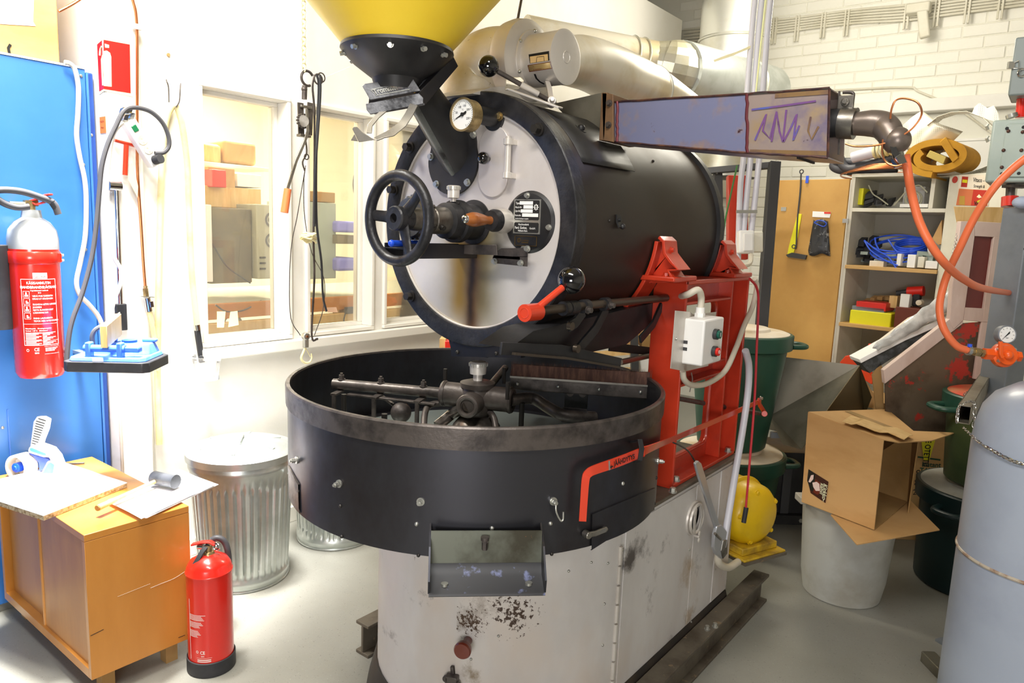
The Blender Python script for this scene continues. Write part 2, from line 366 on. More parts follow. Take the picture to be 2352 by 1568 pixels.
# left partition with three windows
Y0 = ox(458, 400, WX).y
ys = [ox(px, 500, WX).y for px in (458, 666, 700, 857, 880)]
wins = [(ys[0], ys[1]), (ys[2], ys[3]), (ys[4], ys[4]+.52), (ys[4]+.62, ys[4]+1.14)]
ZB, ZT = .94, 2.068
b = B().bb((WX-.12, 1.31, 0), (WX, 6.09, ZB)).bb((WX-.12, 1.31, ZT), (WX, 6.09, 3.36))
edges = [1.31]+[v for w_ in wins for v in w_]+[6.09]
for i in range(0, len(edges), 2): b.bb((WX-.12, edges[i], ZB), (WX, edges[i+1], ZT))
S_('wall_left', b, M['wall'])
for i, (a, c) in enumerate(wins):
    r = root('window_%d' % (i+1), None, None, (WX, (a+c)/2, ZB)); r['kind'] = 'structure'
    g = B(); t = .02
    for (y0, y1, z0, z1) in ((a, c, ZB, ZB+t), (a, c, ZT-t, ZT), (a, a+t, ZB+t, ZT-t), (c-t, c, ZB+t, ZT-t)): g.bb((WX-.13, y0, z0), (WX+.018, y1, z1))
    g.build('frame', M['wallw'], r, bevel=.004)
    g = B(); a2, c2, z2, z3, u = a+t, c-t, ZB+t, ZT-t, .018
    for (y0, y1, z0, z1) in ((a2, c2, z2, z2+u), (a2, c2, z3-u, z3), (a2, a2+u*.6, z2+u, z3-u), (c2-u, c2, z2+u, z3-u)): g.bb((WX-.115, y0, z0), (WX-.06, y1, z1))
    g.build('sash', M['wallw'], r, bevel=.003)
    B().bb((WX-.085, a2+.01, z2+.01), (WX-.081, c2-.01, z3-.01)).build('pane', GLASS, r)
S_('trim_1', B().bb((WX, ys[0]-.02, ZB-.055), (WX+.045, 5.2, ZB-.005)), M['wallw'], bevel=.006)
S_('baseboard_left', B().bb((WX, 1.5, 0), (WX+.015, 6.09, .08)), M['wallw'], bevel=.003)
# column on the left with a recess beside it
S_('trim_2', B().bb((WX-.13, 1.264, 0), (WX+.028, 1.40, 3.36)), M['wall'], bevel=.01)
S_('wall_left_rear', B().bb((-3.75, -2.6, 0), (-3.65, 1.27, 3.75)), M['wall'])
S_('wall_left_return', B().bb((-3.65, 1.272, 0), (-3.131, 1.3, 3.75)), M['wall'])
S_('wall_near', B().bb((-6, -2.7, 0), (3.2, -2.6, 3.75)), M['darkg'])
S_('wall_right', B().bb((3.2, -2.6, 0), (3.3, 6.6, 3.75)), M['wall'])
# the office behind the partition
S_('wall_office', B().bb((-6.1, -2.6, 0), (-6, 6.6, 3.75)).bb((-6, 5.3, 0), (-3.13, 5.4, 3.36)).bb((-6, 1.3, 0), (-3.75, 1.4, 3.36)), M['wallwarm'])
S_('ceiling_office', B().bb((-6, 1.3, 3.3), (-3.12, 6.09, 3.36)), M['wallwarm'])
# back wall: painted brick courses on mortar
BY = 6.4
wb = S_('wall_back', B().bb((-6, BY+.001, 0), (3.2, BY+.2, 3.75)), M['mortar'])
def brickmesh(L):
    b = B(); h, d, c = .077, .02, .004
    o = [(-L/2, 0), (L/2, 0), (L/2, h), (-L/2, h)]; i_ = [(-L/2+c, c), (L/2-c, c), (L/2-c, h-c), (-L/2+c, h-c)]
    P = [V((x, d, z)) for x, z in o]+[V((x, c, z)) for x, z in o]+[V((x, 0, z)) for x, z in i_]
    b.add(P, [(8, 9, 10, 11)]+[(k, (k+1) % 4, 4+(k+1) % 4, 4+k) for k in range(4)]+[(4+k, 4+(k+1) % 4, 8+(k+1) % 4, 8+k) for k in range(4)])
    me = bpy.data.meshes.new('brick'); me.from_pydata([v[:] for v in b.v], [], b.f); me.materials.append(M['brick']); return me
full = brickmesh(.277)
half = brickmesh(.134)
base = ROOTS[wb.name]
def course(z, x0, x1, k):
    x = x0+(-.1425 if k % 2 else 0)
    while x < x1:
        o = bpy.data.objects.new('brick', full); COL.objects.link(o); o.parent = wb
        o.location = V((x+random.uniform(-.002, .002), BY-.006+random.uniform(-.0035, .0035), z))-base
        x += .285
for k in range(12): course(2.60+k*.085, -2.9, .25, k)
for k in range(18): course(1.02+k*.085, -2.75, -1.75, k)
S_('trim_3', B().bb((-3.12, BY-.10, 2.50), (3.2, BY+.02, 2.592)), M['wall'], bevel=.006)
S_('trim_4', B().bb((-1.6, BY-.02, 2.28), (3.2, BY+.011, 2.30)).bb((-1.6, BY-.012, 0), (3.2, BY+.011, 2.28)), M['wall'], bevel=.003)

# conduits high on the back wall
r = root('conduit_run', 'row of white electrical conduits clipped along the top of the brick wall', 'conduit', (-1, BY, 3.1))
YC = BY-.05
for k in range(6):
    pts = [oy(px, y0+dy*k, YC) for px, y0, dy in ((1570, 68, 7.2), (1783, 46, 5.8), (1950, 24, 6), (2085, 11, 7), (2180, -2, 7), (2352, -24, 7))]
    B().tube(pts, .0085, 8, 4).build('conduit', M['cup'], r)
for (px, a, c) in ((1781, 40, 100), (1833, 35, 94), (1893, 28, 86), (1947, 22, 82), (2085, 8, 66), (2155, -4, 60), (2226, -12, 52), (2303, -20, 42)):
    t, e = oy(px, a, YC-.02), oy(px-1, c, YC-.02)
    B().box((t.x-.012, YC-.012, (t.z+e.z)/2), (.012, .02, t.z-e.z)).box((t.x+.012, YC-.012, (t.z+e.z)/2), (.012, .02, t.z-e.z)).box((t.x, YC+.018, (t.z+e.z)/2), (.05, .04, .02)).build('bracket', M['cup'], r)
j = oy(2110, 20, YC-.08)
o = B().box(j, (.16, .10, .07), (X_, Y_, Z_)).box(j+V((.05, -.02, -.12)), (.07, .05, .2), (V((1, 0, .2)), Y_, V((-.2, 0, 1)))).build('emergency_lamp', M['cup'], bevel=.01, cat='lamp', label='small white emergency lamp fitted on the conduit run of the brick wall')
pts = [oy(px, py, BY-.03) for px, py in ((1768, 214), (1900, 208), (2078, 200), (2110, 210), (2200, 250), (2270, 300), (2300, 320))]
B().tube(pts, .008, 8, 5).build('white_cable', M['cup'], cat='cable', label='thin white cable along the wall ledge that drops behind the grey switch box')
B().tube([oy(px, py, BY-.03) for px, py in ((2200, 250), (2352, 240))], .004, 6).build('thin_wire', M['box'], cat='wire', label='thin grey wire stretched level across the plain wall at the upper right')

# ducts
r = root('vertical_duct', 'large round galvanised duct rising to the ceiling behind the burner box', 'duct', (-2.25, 5.4, 2.0))
c = oz(1690, 60, 3.0); c = V((-2.2, 5.32, 0)); rr = .245
B().cyl((c.x, c.y, 1.95), (c.x, c.y, 3.76), rr, n=48, cap=False).build('duct_tube', M['duct'], r)
zt = ox(1690, 72, c.x).z
B().torus((c.x, c.y, oy(1690, 72, c.y-rr).z), Z_, rr, .012, 48, 8).build('seam_ring', M['duct'], r)
r = root('exhaust_duct', 'thick horizontal insulated duct with a crimped metal elbow behind the roaster', 'duct', (-2.1, 3.6, 2.4))
# axis runs away from the camera, ends at the vertical duct
q = [dp(1240, 140, 3.9), dp(1400, 165, 4.05), dp(1560, 190, 4.3)]
e0 = dp(1530, 178, 4.4)
s0 = dp(1330, 118, 4.3); s1 = dp(1497, 150, 4.45)
s0 = s0-(s1-s0).normalized()*.35; B().tube([s0, s1], .142, 32).build('duct_tube', M['ductw'], r)
for u in (.82, .9): p = s0.lerp(s1, u); B().torus(p, s1-s0, .144, .006, 32, 6).build('seam_ring', M['duct'], r)
s2 = dp(1556, 165, 4.45); s3 = dp(1760, 215, 5.1)
B().cyl(s2, s3, .185, n=36).build('duct_tube', M['galv'], r)
p = s2.lerp(s3, .72); B().torus(p, s3-s2, .187, .006, 36, 6).build('seam_ring', M['duct'], r)
B().tube([s1, s1.lerp(s2, .4), s1.lerp(s2, .75), s2+(s3-s2)*.14], [.142, .16, .178, .186], 20, 3, cap=False).build('crimped_elbow', M['duct'], r, smooth=False)
# white pipes going up beside the drum
r = root('pipe_bundle', 'three pale grey plastic pipes running up to the ceiling behind the burner box', 'pipe', (-1.5, 3.3, 1.0))
for k, (px0, dx) in enumerate(((1700, 0), (1716, 1), (1736, 2))):
    D = 3.55
    pts = [dp(px0-6-dx*2, 640 if k == 0 else 530, D), dp(px0, 440, D), dp(px0+8, 360, D), dp(px0+10, 300, D), dp(px0+28, 60, D), dp(px0+44, -80, D), dp(px0+90, -480, D)]
    B().tube(pts, .0145, 12, 6).build('pipe', M['pipeg'], r)
B().tube([dp(1728, 360, 3.5), dp(1734, 240, 3.5), dp(1752, 60, 3.5), dp(1765, -60, 3.5)], .004, 6, 4).build('earth_wire', M['lgreen'], r)
B().box(dp(1715, 486, 3.5), (.1, .01, .014), (CX, CF, CU)).build('pipe_clip', M['bolt'], r)
B().ribbon([dp(1640, 140, 3.5), dp(1690, 122, 3.52), dp(1726, 107, 3.54)], .012, CU, .004).build('cable_tie', M['cream2'], r)
B().tube([dp(1693, 380, 3.4), dp(1680, 440, 3.4), dp(1665, 510, 3.4), dp(1655, 590, 3.4)], .004, 6, 5).build('earth_wire', M['grn_wire'], cat='wire', label='thin green wire curving down just behind the drum end')
r = root('switch_and_socket', 'white light switch and socket boxes at the lower end of the grey pipes', 'switch', dp(1715, 560, 3.6))
B().box(dp(1712, 556, 3.52), (.075, .05, .11), (CX, CF, CU)).build('switch_box', M['white'], r, bevel=.008)
B().box(dp(1718, 556, 3.49), (.045, .02, .085), (CX, CF, CU)).build('rocker', M['white'], r, bevel=.004)
B().box(dp(1735, 556, 3.56), (.065, .04, .1), (CX, CF, CU)).build('socket_box', M['cup'], r, bevel=.006)
B().tube([dp(1725, 585, 3.5), dp(1722, 605, 3.45), dp(1704, 612, 3.42), dp(1702, 620, 3.42)], .011, 8, 5).build('cable', M['cablew'], r)
B().box(dp(1693, 500, 3.62), (.10, .04, .42), (CX, CF, CU)).build('red_post', M['red'], label='red painted steel post standing behind the rear end of the drum', cat='post', bevel=.004)
B().box(oy(1660, 415, BY-.05), (.2, .08, .3)).build('fuse_box', M['cup'], label='pale grey fuse box on the wall seen between drum and pipes', cat='box', bevel=.008)
# dark steel frame standing between the pipes and the cupboard
r = root('tube_rack', 'black square tube rack standing in front of the hardboard cupboard door', 'frame', oz(1760, 1000, 0))
D = 3.9
B().ribbon([dp(1779, 372, D), dp(1740, 860, D-.02), dp(1722, 1120, D)], .056, CX, .05).build('upright', M['darkg'], r, bevel=.003)
B().ribbon([dp(1545, 400, 4.2), dp(1790, 378, D)], .035, CU, .035).build('crossbar', M['darkg'], r, bevel=.003)
B().ribbon([dp(1648, 392, 4.1), dp(1652, 700, 4.1)], .045, CX, .04).build('upright', M['darkg'], r)
# shelves with cardboard seen under the drum
r = root('storage_shelf', 'low wooden shelf with boards seen in the gap under the drum', 'shelf', (-2.4, 4.2, 0))
for i, (x0, y0, x1, y1) in enumerate(((1400, 755, 1530, 748), (1390, 812, 1530, 802), (1400, 850, 1530, 850))):
    a, c = dp(x0, y0, 4.4), dp(x1, y1, 4.4); B().ribbon([a-(c-a)*.2, c+(c-a)*.4], .05, CF, .035).build('board', M['woodl'], r)
B().ribbon([dp(1455, 740, 4.35), dp(1458, 870, 4.35)], .045, CX, .04).build('upright', M['darkg'], r)
for i, (x, y, ww, hh, m, lb) in enumerate(((1425, 778, .12, .07, 'card', 'brown carton seen on the shelf just left of the red frame'), (1500, 778, .17, .08, 'cardd', 'darker carton on the upper shelf board beside the red frame'), (1480, 830, .16, .09, 'white', 'white carton on the lower shelf board under the drum'), (1520, 828, .08, .12, 'cardd', 'narrow brown carton pressed against the red frame post'))):
    B().box(dp(x, y, 4.45), (ww, .2, hh), (CX, V((CF.x, CF.y, 0)), Z_)).build('carton', M[m], label=lb, cat='box', bevel=.002)
q = dp(1045, 780, 3.6); B().box(V((q.x, q.y, q.z/2)), (.09, .1, q.z), (CX, V((CF.x, CF.y, 0)), Z_)).build('red_crate', M['redv'], label='corner of a red crate showing between tray rim and drum ring', cat='crate', bevel=.003)
q = dp(1019, 775, 3.62); B().box(V((q.x, q.y, q.z/2)), (.03, .1, q.z), (CX, V((CF.x, CF.y, 0)), Z_)).build('wooden_batten', M['woodl'], label='short wooden batten standing beside the red crate behind the tray', cat='batten')

# ================================================================ OFFICE THINGS behind the windows
r = root('office_workbench', 'long workbench with a thick orange wooden edge behind the left windows', 'workbench', (-3.7, 2.3, 0))
XB = -3.42
zb = ox(560, 705, XB).z
B().bb((-4.3, 1.75, zb-.055), (XB-.03, 4.6, zb+.02)).build('bench_top', M['pcg'], r, bevel=.004)
B().bb((XB-.03, 1.75, zb-.055), (XB, 4.6, zb+.025)).build('edge_board', M['woodo'], r, bevel=.004)
zc = ox(560, 745, XB).z
B().bb((XB-.02, 1.75, zc-.03), (XB+.02, 4.6, zc+.02)).build('rail', M['woodl'], r, bevel=.004)
for y in (1.8, 2.75, 3.7): B().bb((-3.52, y, 0), (-3.46, y+.05, zb-.05)).build('leg', M['woodl'], r)
B().bb((-3.6, 1.75, 0), (-3.55, 4.6, .75)).build('back_board', M['office'], r)
def obox(name, px0, px1, py0, py1, X, dep, m, label, cat, group=None, bev=.004):
    a, c = ox(px0, (py0+py1)/2, X), ox(px1, (py0+py1)/2, X); mid = (px0+px1)/2
    z0, z1 = ox(mid, py1, X).z, ox(mid, py0, X).z
    o = B().bb((X-dep, a.y, z0), (X, c.y, z1)).build(name, m, bevel=bev)
    return setp(o, label, cat, group)
obox('printer_case', 482, 578, 478, 650, XB-.1, .35, M['office'], 'dark grey brown equipment case on the bench behind the first window', 'case')
obox('white_carton', 470, 488, 470, 648, XB-.06, .2, M['paper'], 'narrow white carton against the left jamb of the first window', 'box')
r2 = root('pc_tower', 'beige computer tower with a round fan grille behind the first window', 'computer', ox(612, 640, XB-.06))
a, c = ox(590, 560, XB-.06), ox(636, 560, XB-.06); z0, z1 = ox(612, 640, XB-.06).z, ox(612, 470, XB-.06).z
B().bb((XB-.4, a.y, z0), (XB-.06, c.y+.03, z1)).build('case', M['pcg'], r2, bevel=.005)
for zz in (.80, .52): B().torus((XB-.058, (a.y+c.y)/2+.03, z0+(z1-z0)*zz), X_, .035, .006, 24, 6).cyl((XB-.06, (a.y+c.y)/2+.03, z0+(z1-z0)*zz), (XB-.056, (a.y+c.y)/2+.03, z0+(z1-z0)*zz), .02).build('fan_grille', M['darkg'], r2)
for k in range(3): B().bb((XB-.06, a.y+.015, z0+.05+k*.03), (XB-.055, a.y+.05, z0+.06+k*.03)).build('port', M['darkg'], r2)
for i, (x0, x1, y0, y1, m, lb) in enumerate(((470, 600, 430, 478, 'woodl', 'flat pale carton lying on the dark equipment case'), (478, 540, 385, 430, 'card', 'brown carton stacked under the office wall shelf'), (488, 520, 390, 430, 'redv', 'faded red carton standing before the brown one'), (545, 600, 400, 430, 'paper', 'white bag of papers right of the red carton'))):
    obox('carton', x0, x1, y0, y1, XB-.25-.05*(i == 2)*-1, .25, M[m], lb+' behind the first window', 'box')
obox('office_shelf', 460, 625, 378, 386, XB-.5, .3, M['wallwarm'], 'pale office wall shelf seen through the first window', 'shelf')
for i, (x0, x1, y0, y1, m, lb) in enumerate(((468, 510, 330, 378, 'woodl', 'pale carton at the left end of the office wall shelf'), (515, 590, 325, 378, 'card', 'rounded brown parcel on the office wall shelf'))):
    obox('parcel', x0, x1, y0, y1, XB-.55, .25, M[m], lb, 'parcel', bev=.02)
obox('metal_cabinet', 706, 772, 465, 640, XB-.1, .4, M['box'], 'grey metal cabinet with a pale top edge behind the second window', 'cabinet')
obox('carton', 706, 770, 440, 464, XB-.12, .3, M['cardd'], 'flat brown carton on the grey metal cabinet behind the second window', 'box')
obox('violet_bundle', 776, 824, 592, 622, XB-.05, .2, M['violet'], 'violet cloth bundle on the bench behind the second window', 'cloth', bev=.015)
obox('violet_bundle', 776, 824, 508, 534, XB-.05, .2, M['violet'], 'upper violet cloth bundle on a small shelf behind the second window', 'cloth', bev=.015)
obox('letter_tray', 776, 826, 540, 560, XB-.05, .25, M['office'], 'dark letter tray between the two violet bundles', 'tray')
obox('power_adapter', 795, 818, 705, 720, XB+.03, .02, M['darkg'], 'small dark power adapter hanging under the bench rail', 'adapter')
for (pts, lb) in ((((818, 380), (811, 420), (815, 450), (822, 470), (818, 520)), 'thin black cable hanging on the office wall behind the second window'), (((795, 712), (790, 740), (806, 750)), 'short cable loop below the power adapter'), (((488, 560), (520, 610), (560, 640), (575, 650)), 'pale cable draped over the dark equipment case'), (((495, 700), (520, 715), (560, 712), (600, 690)), 'grey cable slung under the bench behind the first window')):
    B().tube([ox(px, py, XB+.035) if py > 690 else ox(px, py, XB-.08) for px, py in pts], .004, 6, 5).build('cable', M['hose'], cat='cable', label=lb)
c = ox(530, 750, XB-.06)
B().torus(c, X_, .06, .007, 32, 8).torus(c+V((.01, .005, .01)), X_, .052, .006, 32, 8).build('cable_coil', M['pcg'], cat='cable', label='coil of beige cable under the bench behind the two green notes')
for i, q in enumerate((((498, 715), (518, 715), (514, 752), (498, 752)), ((529, 716), (545, 714), (548, 746), (524, 751)))):
    pts = [ox(px, py, WX-.079) for px, py in q]
    B().prism(pts, (.0012, 0, 0)).build('sticky_note', M['lgreen'], smooth=False, cat='note', group='green notes on the first window pane', label=('left' if i == 0 else 'right')+' one of two pale green notes stuck low on the first pane')
B().prism([ox(px, py, WX-.079) for px, py in ((750, 706), (772, 705), (776, 717), (753, 717))], (.0012, 0, 0)).build('sticky_note', M['pinkn'], smooth=False, cat='note', label='pinkish note stuck low on the second window pane')
# ================================================================ THE COFFEE ROASTER
XC, YB, RB = -1.36, 1.76, .41          # axis plane, base front centre, base radius
YF, ZD, RD = 1.54, 1.519, .352          # drum face, drum axis height, drum radius
TY, TR, TZ, TB = 1.59, .537, 1.065, .757  # cooling tray centre y, radius, rim, bottom
RO = root('coffee_roaster', 'large black drum coffee roaster with round cooling tray on a pale grey base', 'roaster', (XC, YB, 0))
YE = 2.64
def outline(off, n=28):
    p = [(XC+(RB+off)*math.cos(PI+PI*i/n), YB+(RB+off)*math.sin(PI+PI*i/n)) for i in range(n+1)]
    return p+[(XC+RB+off, YE), (XC-RB-off, YE)]
def out3(off, z): return [V((x, y, z)) for x, y in outline(off)]
g = B().prism(out3(0, .135), (0, 0, .545)); base_o = g.build('base_cabinet', M['basep'], RO)
B().prism(out3(.012, .678), (0, 0, .012)).build('base_top', M['beam'], RO, bevel=.002)
o0, o1, o2 = out3(.038, .0), out3(.03, .05), out3(.006, .138); n = len(o0)
g = B().add(o0+o1+o2, [tuple(range(n))[::-1], tuple(range(2*n, 3*n))]+[(r_*n+i, r_*n+(i+1) % n, (r_+1)*n+(i+1) % n, (r_+1)*n+i) for r_ in (0, 1) for i in range(n)])
g.build('skirt', M['skirt'], RO)
# door: curved sheet from the seam to the hinge
ps = on_cyl(1049, 1430, (XC, YB), RB+.004); a0 = math.atan2(ps.y-YB, ps.x-XC)
nn = 24; dr = B()
rows = [[V((XC+(RB+q)*math.cos(a0*(1-i/nn)), YB+(RB+q)*math.sin(a0*(1-i/nn)), z)) for i in range(nn+1)] for q, z in ((.001, .15), (.005, .15), (.005, .7), (.001, .7))]
# door paint: same paint, soot speckle and scorch under the chute (dirt fixed to the sheet)
dm = mat('door_paint', '#d9d6d3', .45, .1, h2='#c5c0bc', scale=2, lo=.42, hi=.65, bump=.06, bs=15, spots=[('#6a5442', 16, .7), ('#8f8679', 50, .7)], h3='#cbbfb4', s3=3, stretch=(1, 1, .5))
def dirt(m_, items):
    nt = m_.node_tree; N = nt.nodes; L = nt.links; pb = N['Principled BSDF'].inputs['Base Color']; cur = pb.links[0].from_socket
    g = N.new('ShaderNodeNewGeometry')
    for (c, r_, nsc, a, b_, col) in items:
        ds = N.new('ShaderNodeVectorMath'); ds.operation = 'DISTANCE'; L.new(g.outputs['Position'], ds.inputs[0]); ds.inputs[1].default_value = c
        fall = N.new('ShaderNodeMapRange'); fall.inputs[1].default_value = r_; fall.inputs[2].default_value = 0; fall.inputs[3].default_value = 0; fall.inputs[4].default_value = .30; L.new(ds.outputs['Value'], fall.inputs[0])
        nz_ = N.new('ShaderNodeTexNoise'); nz_.inputs['Scale'].default_value = nsc; nz_.inputs['Detail'].default_value = 7; nz_.inputs['Roughness'].default_value = .7; L.new(g.outputs['Position'], nz_.inputs['Vector'])
        ad = N.new('ShaderNodeMath'); L.new(fall.outputs[0], ad.inputs[0]); L.new(nz_.outputs['Fac'], ad.inputs[1])
        th = N.new('ShaderNodeMapRange'); th.inputs[1].default_value = a; th.inputs[2].default_value = b_; L.new(ad.outputs[0], th.inputs[0])
        mx = N.new('ShaderNodeMix'); mx.data_type = 'RGBA'; L.new(th.outputs[0], mx.inputs[0]); L.new(cur, mx.inputs[6]); mx.inputs[7].default_value = lin(col); cur = mx.outputs[2]
    L.new(cur, pb)
dq = lambda x, y: on_cyl(x, y, (XC, YB), RB+.005)
dirt(dm, [(dq(1090, 1400), .11, 9, .66, .86, '#77695a'), (dq(1075, 1540), .06, 12, .66, .84, '#8a7b66'), (dq(1180, 1410), .13, 75, .735, .75, '#3f2c20'), (dq(1080, 1425), .09, 110, .735, .75, '#4a3626')])
door = dr.grid(rows).build('cabinet_door', dm, RO)
for px, py in ((1082, 1513), (1145, 1265 if False else 1460), (1306, 1311), (1396, 1293), (1388, 1386), (1384, 1481), (1358, 1291)):
    p = on_cyl(px, py, (XC, YB), RB+.005); nrm = V((p.x-XC, p.y-YB, 0)); B().sph(p, .0042, 10, 6).build('rivet', M['bolt'], door)
p = on_cyl(1075, 1470, (XC, YB), RB+.005); nr = V((p.x-XC, p.y-YB, 0)).normalized(); q = p+nr*.055
B().lathe(p, nr, [(0, 0), (.012, 0), (.011, .025), (.014, .034), (.023, .04), (.024, .052), (.021, .057), (0, .059)], 28).build('door_knob', mat('knob_brown', '#6b2a1a', .3, coat=.4), door)
p = on_cyl(1042, 1553, (XC, YB), RB+.005); nr = V((p.x-XC, p.y-YB, 0)).normalized(); tg = Z_.cross(nr)
g = B().box(p+nr*.012, (.035, .02, .022), (tg, nr, Z_)); g.cyl(p-tg*.016+nr*.01, p-tg*.016+nr*.022, .009).cyl(p+tg*.018+nr*.01-Z_*.01, p+tg*.018+nr*.022-Z_*.01, .009); g.ribbon([p-Z_*.01, p+Z_*.03-tg*.005], .01, tg, .012)
g.build('door_latch', M['iron'], door, bevel=.002)
zt, zbm = ox(1423, 1262, XC+RB).z, .14
hg = B().bb((XC+RB, YB-.002, zbm), (XC+RB+.003, YB+.022, zt)).build('door_hinge', M['basep'], RO)
zz = zbm; k = 0
while zz < zt-.03: B().cyl((XC+RB+.007, YB-.004, zz+.002), (XC+RB+.007, YB-.004, zz+.056), .0065, n=14).build('hinge_knuckle', M['silver'], hg); zz += .06
XS = XC+RB
def sidep(px, py): return ox(px, py, XS)
dirt(M['basep'], [(sidep(1442, 1285), .07, 8, .60, .78, '#5c5652'), (sidep(1578, 1310), .14, 7, .68, .9, '#a58e70'), (sidep(1580, 1420), .10, 9, .68, .9, '#a58e70'), (sidep(1500, 1330), .16, 6, .72, .92, '#a39c98')])
y1, y2 = sidep(1576, 1400).y, sidep(1630, 1360).y
B().bb((XS, YB+.03, .145), (XS+.004, y1, .66)).build('side_panel', M['basep'], RO, bevel=.0015)
B().bb((XS, y1+.004, .145), (XS+.004, y2, .66)).build('side_panel', M['basep'], RO, bevel=.0015)
B().bb((XS, y2+.004, .145), (XS+.006, YE-.002, .66)).build('side_panel', M['basep'], RO, bevel=.0015)
c = sidep(1590, 1188); c.x = XS+.004
v = B().lathe(c, X_, [(.0, .0), (.045, .0), (.045, .006), (.058, .006), (.061, 0)], 36).torus(c+X_*.012, X_, .05, .006, 36, 8).build('vent_cover', M['silver'], RO)
for s_ in (-1, 1): B().ribbon([c+Y_*s_*.02+Z_*.045+X_*.016, c+Y_*s_*.03+X_*.018, c+Y_*s_*.02-Z_*.045+X_*.016], .014, Y_, .004).build('vent_blade', M['silver'], v)
p = sidep(1592, 1228); p.x = XS+.004; B().cyl(p, p+X_*.02, .006).sph(p+X_*.018+Z_*.012, .008, 12, 8, (.5, 1, 1.2)).sph(p+X_*.018-Z_*.012, .008, 12, 8, (.5, 1, 1.2)).build('wing_nut', M['silver'], RO)
for px, py in ((1640, 1306), (1666, 1329), (1632, 1389), (1581, 1261), (1428, 1262), (1585, 1428), (1559, 1455), (1684, 1060)):
    p = sidep(px, py); p.x = XS+.004; B().sph(p, .0055, 10, 6, (.6, 1, 1)).build('screw', M['bolt'], RO)
for s_ in (0,):
    a = sidep(1626, 1060) if False else None
# floor beams
def ibeam(name, x0, x1, ya, yb, z1, label):
    b = B(); w_ = x1-x0; m_ = (x0+x1)/2
    b.bb((x0, ya, 0), (x1, yb, .012)).bb((m_-.005, ya, .012), (m_+.005, yb, z1-.012)).bb((x0, ya, z1-.012), (x1, yb, z1))
    return b.build(name, M['beam'], RO, label=label, bevel=.002)
ibeam('floor_beam', -.935, -.87, 1.25, 2.93, .122, 'rusty steel beam running along the right side of the base')
ibeam('floor_beam', -1.86, -1.795, 1.555, 2.93, .122, None)
for px, py in ((1624, 1446), (1642, 1440)): p = oz(px, py, .122); B().hexb(p, Z_, .008, .016).build('anchor_bolt', M['bolt'], RO)

# ---- cooling tray
def trayp(px, py, off=0): return on_cyl(px, py, (XC, TY), TR+off)
tray = B().lathe((XC, TY, 0), Z_, [(0, TB), (TR, TB), (TR, TZ), (TR-.006, TZ), (TR-.007, TB+.09), (0, TB+.09)], 96).build('cooling_tray', M['tray'], RO)
B().lathe((XC, TY, 0), Z_, [(TR, TZ-.052), (TR+.005, TZ-.052), (TR+.006, TZ-.002), (TR+.003, TZ+.002), (TR-.006, TZ+.002), (TR-.007, TZ-.004)], 96).build('rim_band', M['iron'], tray, label='worn bare steel rim band')
# perforated floor plate: holes carried by a fine pattern of slots
pm = mat('perforated_floor', '#8d9490', .35, .6)
nt = pm.node_tree; vt = nt.nodes.new('ShaderNodeTexVoronoi'); vt.inputs['Scale'].default_value = 130; vt.inputs['Randomness'].default_value = 0
mr = nt.nodes.new('ShaderNodeMapRange'); mr.inputs[1].default_value = .26; mr.inputs[2].default_value = .3; mr.inputs[3].default_value = 0; mr.inputs[4].default_value = 1
mx = nt.nodes.new('ShaderNodeMix'); mx.data_type = 'RGBA'; mx.inputs[6].default_value = lin('#1b1c1c'); mx.inputs[7].default_value = lin('#98a09c')
nt.links.new(nt.nodes['Texture Coordinate'].outputs['Object'], vt.inputs['Vector']); nt.links.new(vt.outputs['Distance'], mr.inputs[0]); nt.links.new(mr.outputs[0], mx.inputs[0]); nt.links.new(mx.outputs[2], nt.nodes['Principled BSDF'].inputs['Base Color'])
B().lathe((XC, TY, 0), Z_, [(0, TB+.094), (TR-.06, TB+.094), (TR-.06, TB+.09)], 64).build('perforated_floor', pm, tray, label='pale perforated floor sheet of the tray')
bl = [(780, 1110, 1), (967, 1151, 1), (1270, 1150, 1), (1430, 1110, .7), (782, 1162, .6), (957, 1203, .7), (1264, 1202, .7), (961, 1275, .6), (785, 1232, .6), (1267, 1272, .6), (683, 1056, 1), (1510, 1058, .8), (1507, 1097, .6), (1451, 1183, .5), (1130, 1213, .7), (1456, 965, .5), (1482, 957, .5), (1503, 1156, .5), (686, 1128, .5), (668, 1095, .4)]
for px, py, s_ in bl:
    p = trayp(px, py); nr = V((p.x-XC, p.y-TY, 0)).normalized(); b = B()
    if s_ >= .8: b.cyl(p, p+nr*.004, .0095).hexb(p+nr*.003, nr, .0062, .013, False).cyl(p+nr*.012, p+nr*.02, .0035, n=10)
    else: b.sph(p, .0075*max(s_, .6), 12, 8)
    b.build('tray_bolt', M['bolt'] if s_ > .6 else M['dbolt'], tray)
# hook hanging from a tray bolt
p = trayp(1271, 1150)+V((0, 0, 0)); nr = V((p.x-XC, p.y-TY, 0)).normalized(); tg = Z_.cross(nr)
B().tube([p+nr*.014, p+nr*.018-Z_*.02, p+nr*.018-Z_*.042+tg*.012, p+nr*.018-Z_*.04+tg*.018, p+nr*.018-Z_*.022+tg*.018], .0022, 8, 4).build('wire_hook', M['bolt'], tray)
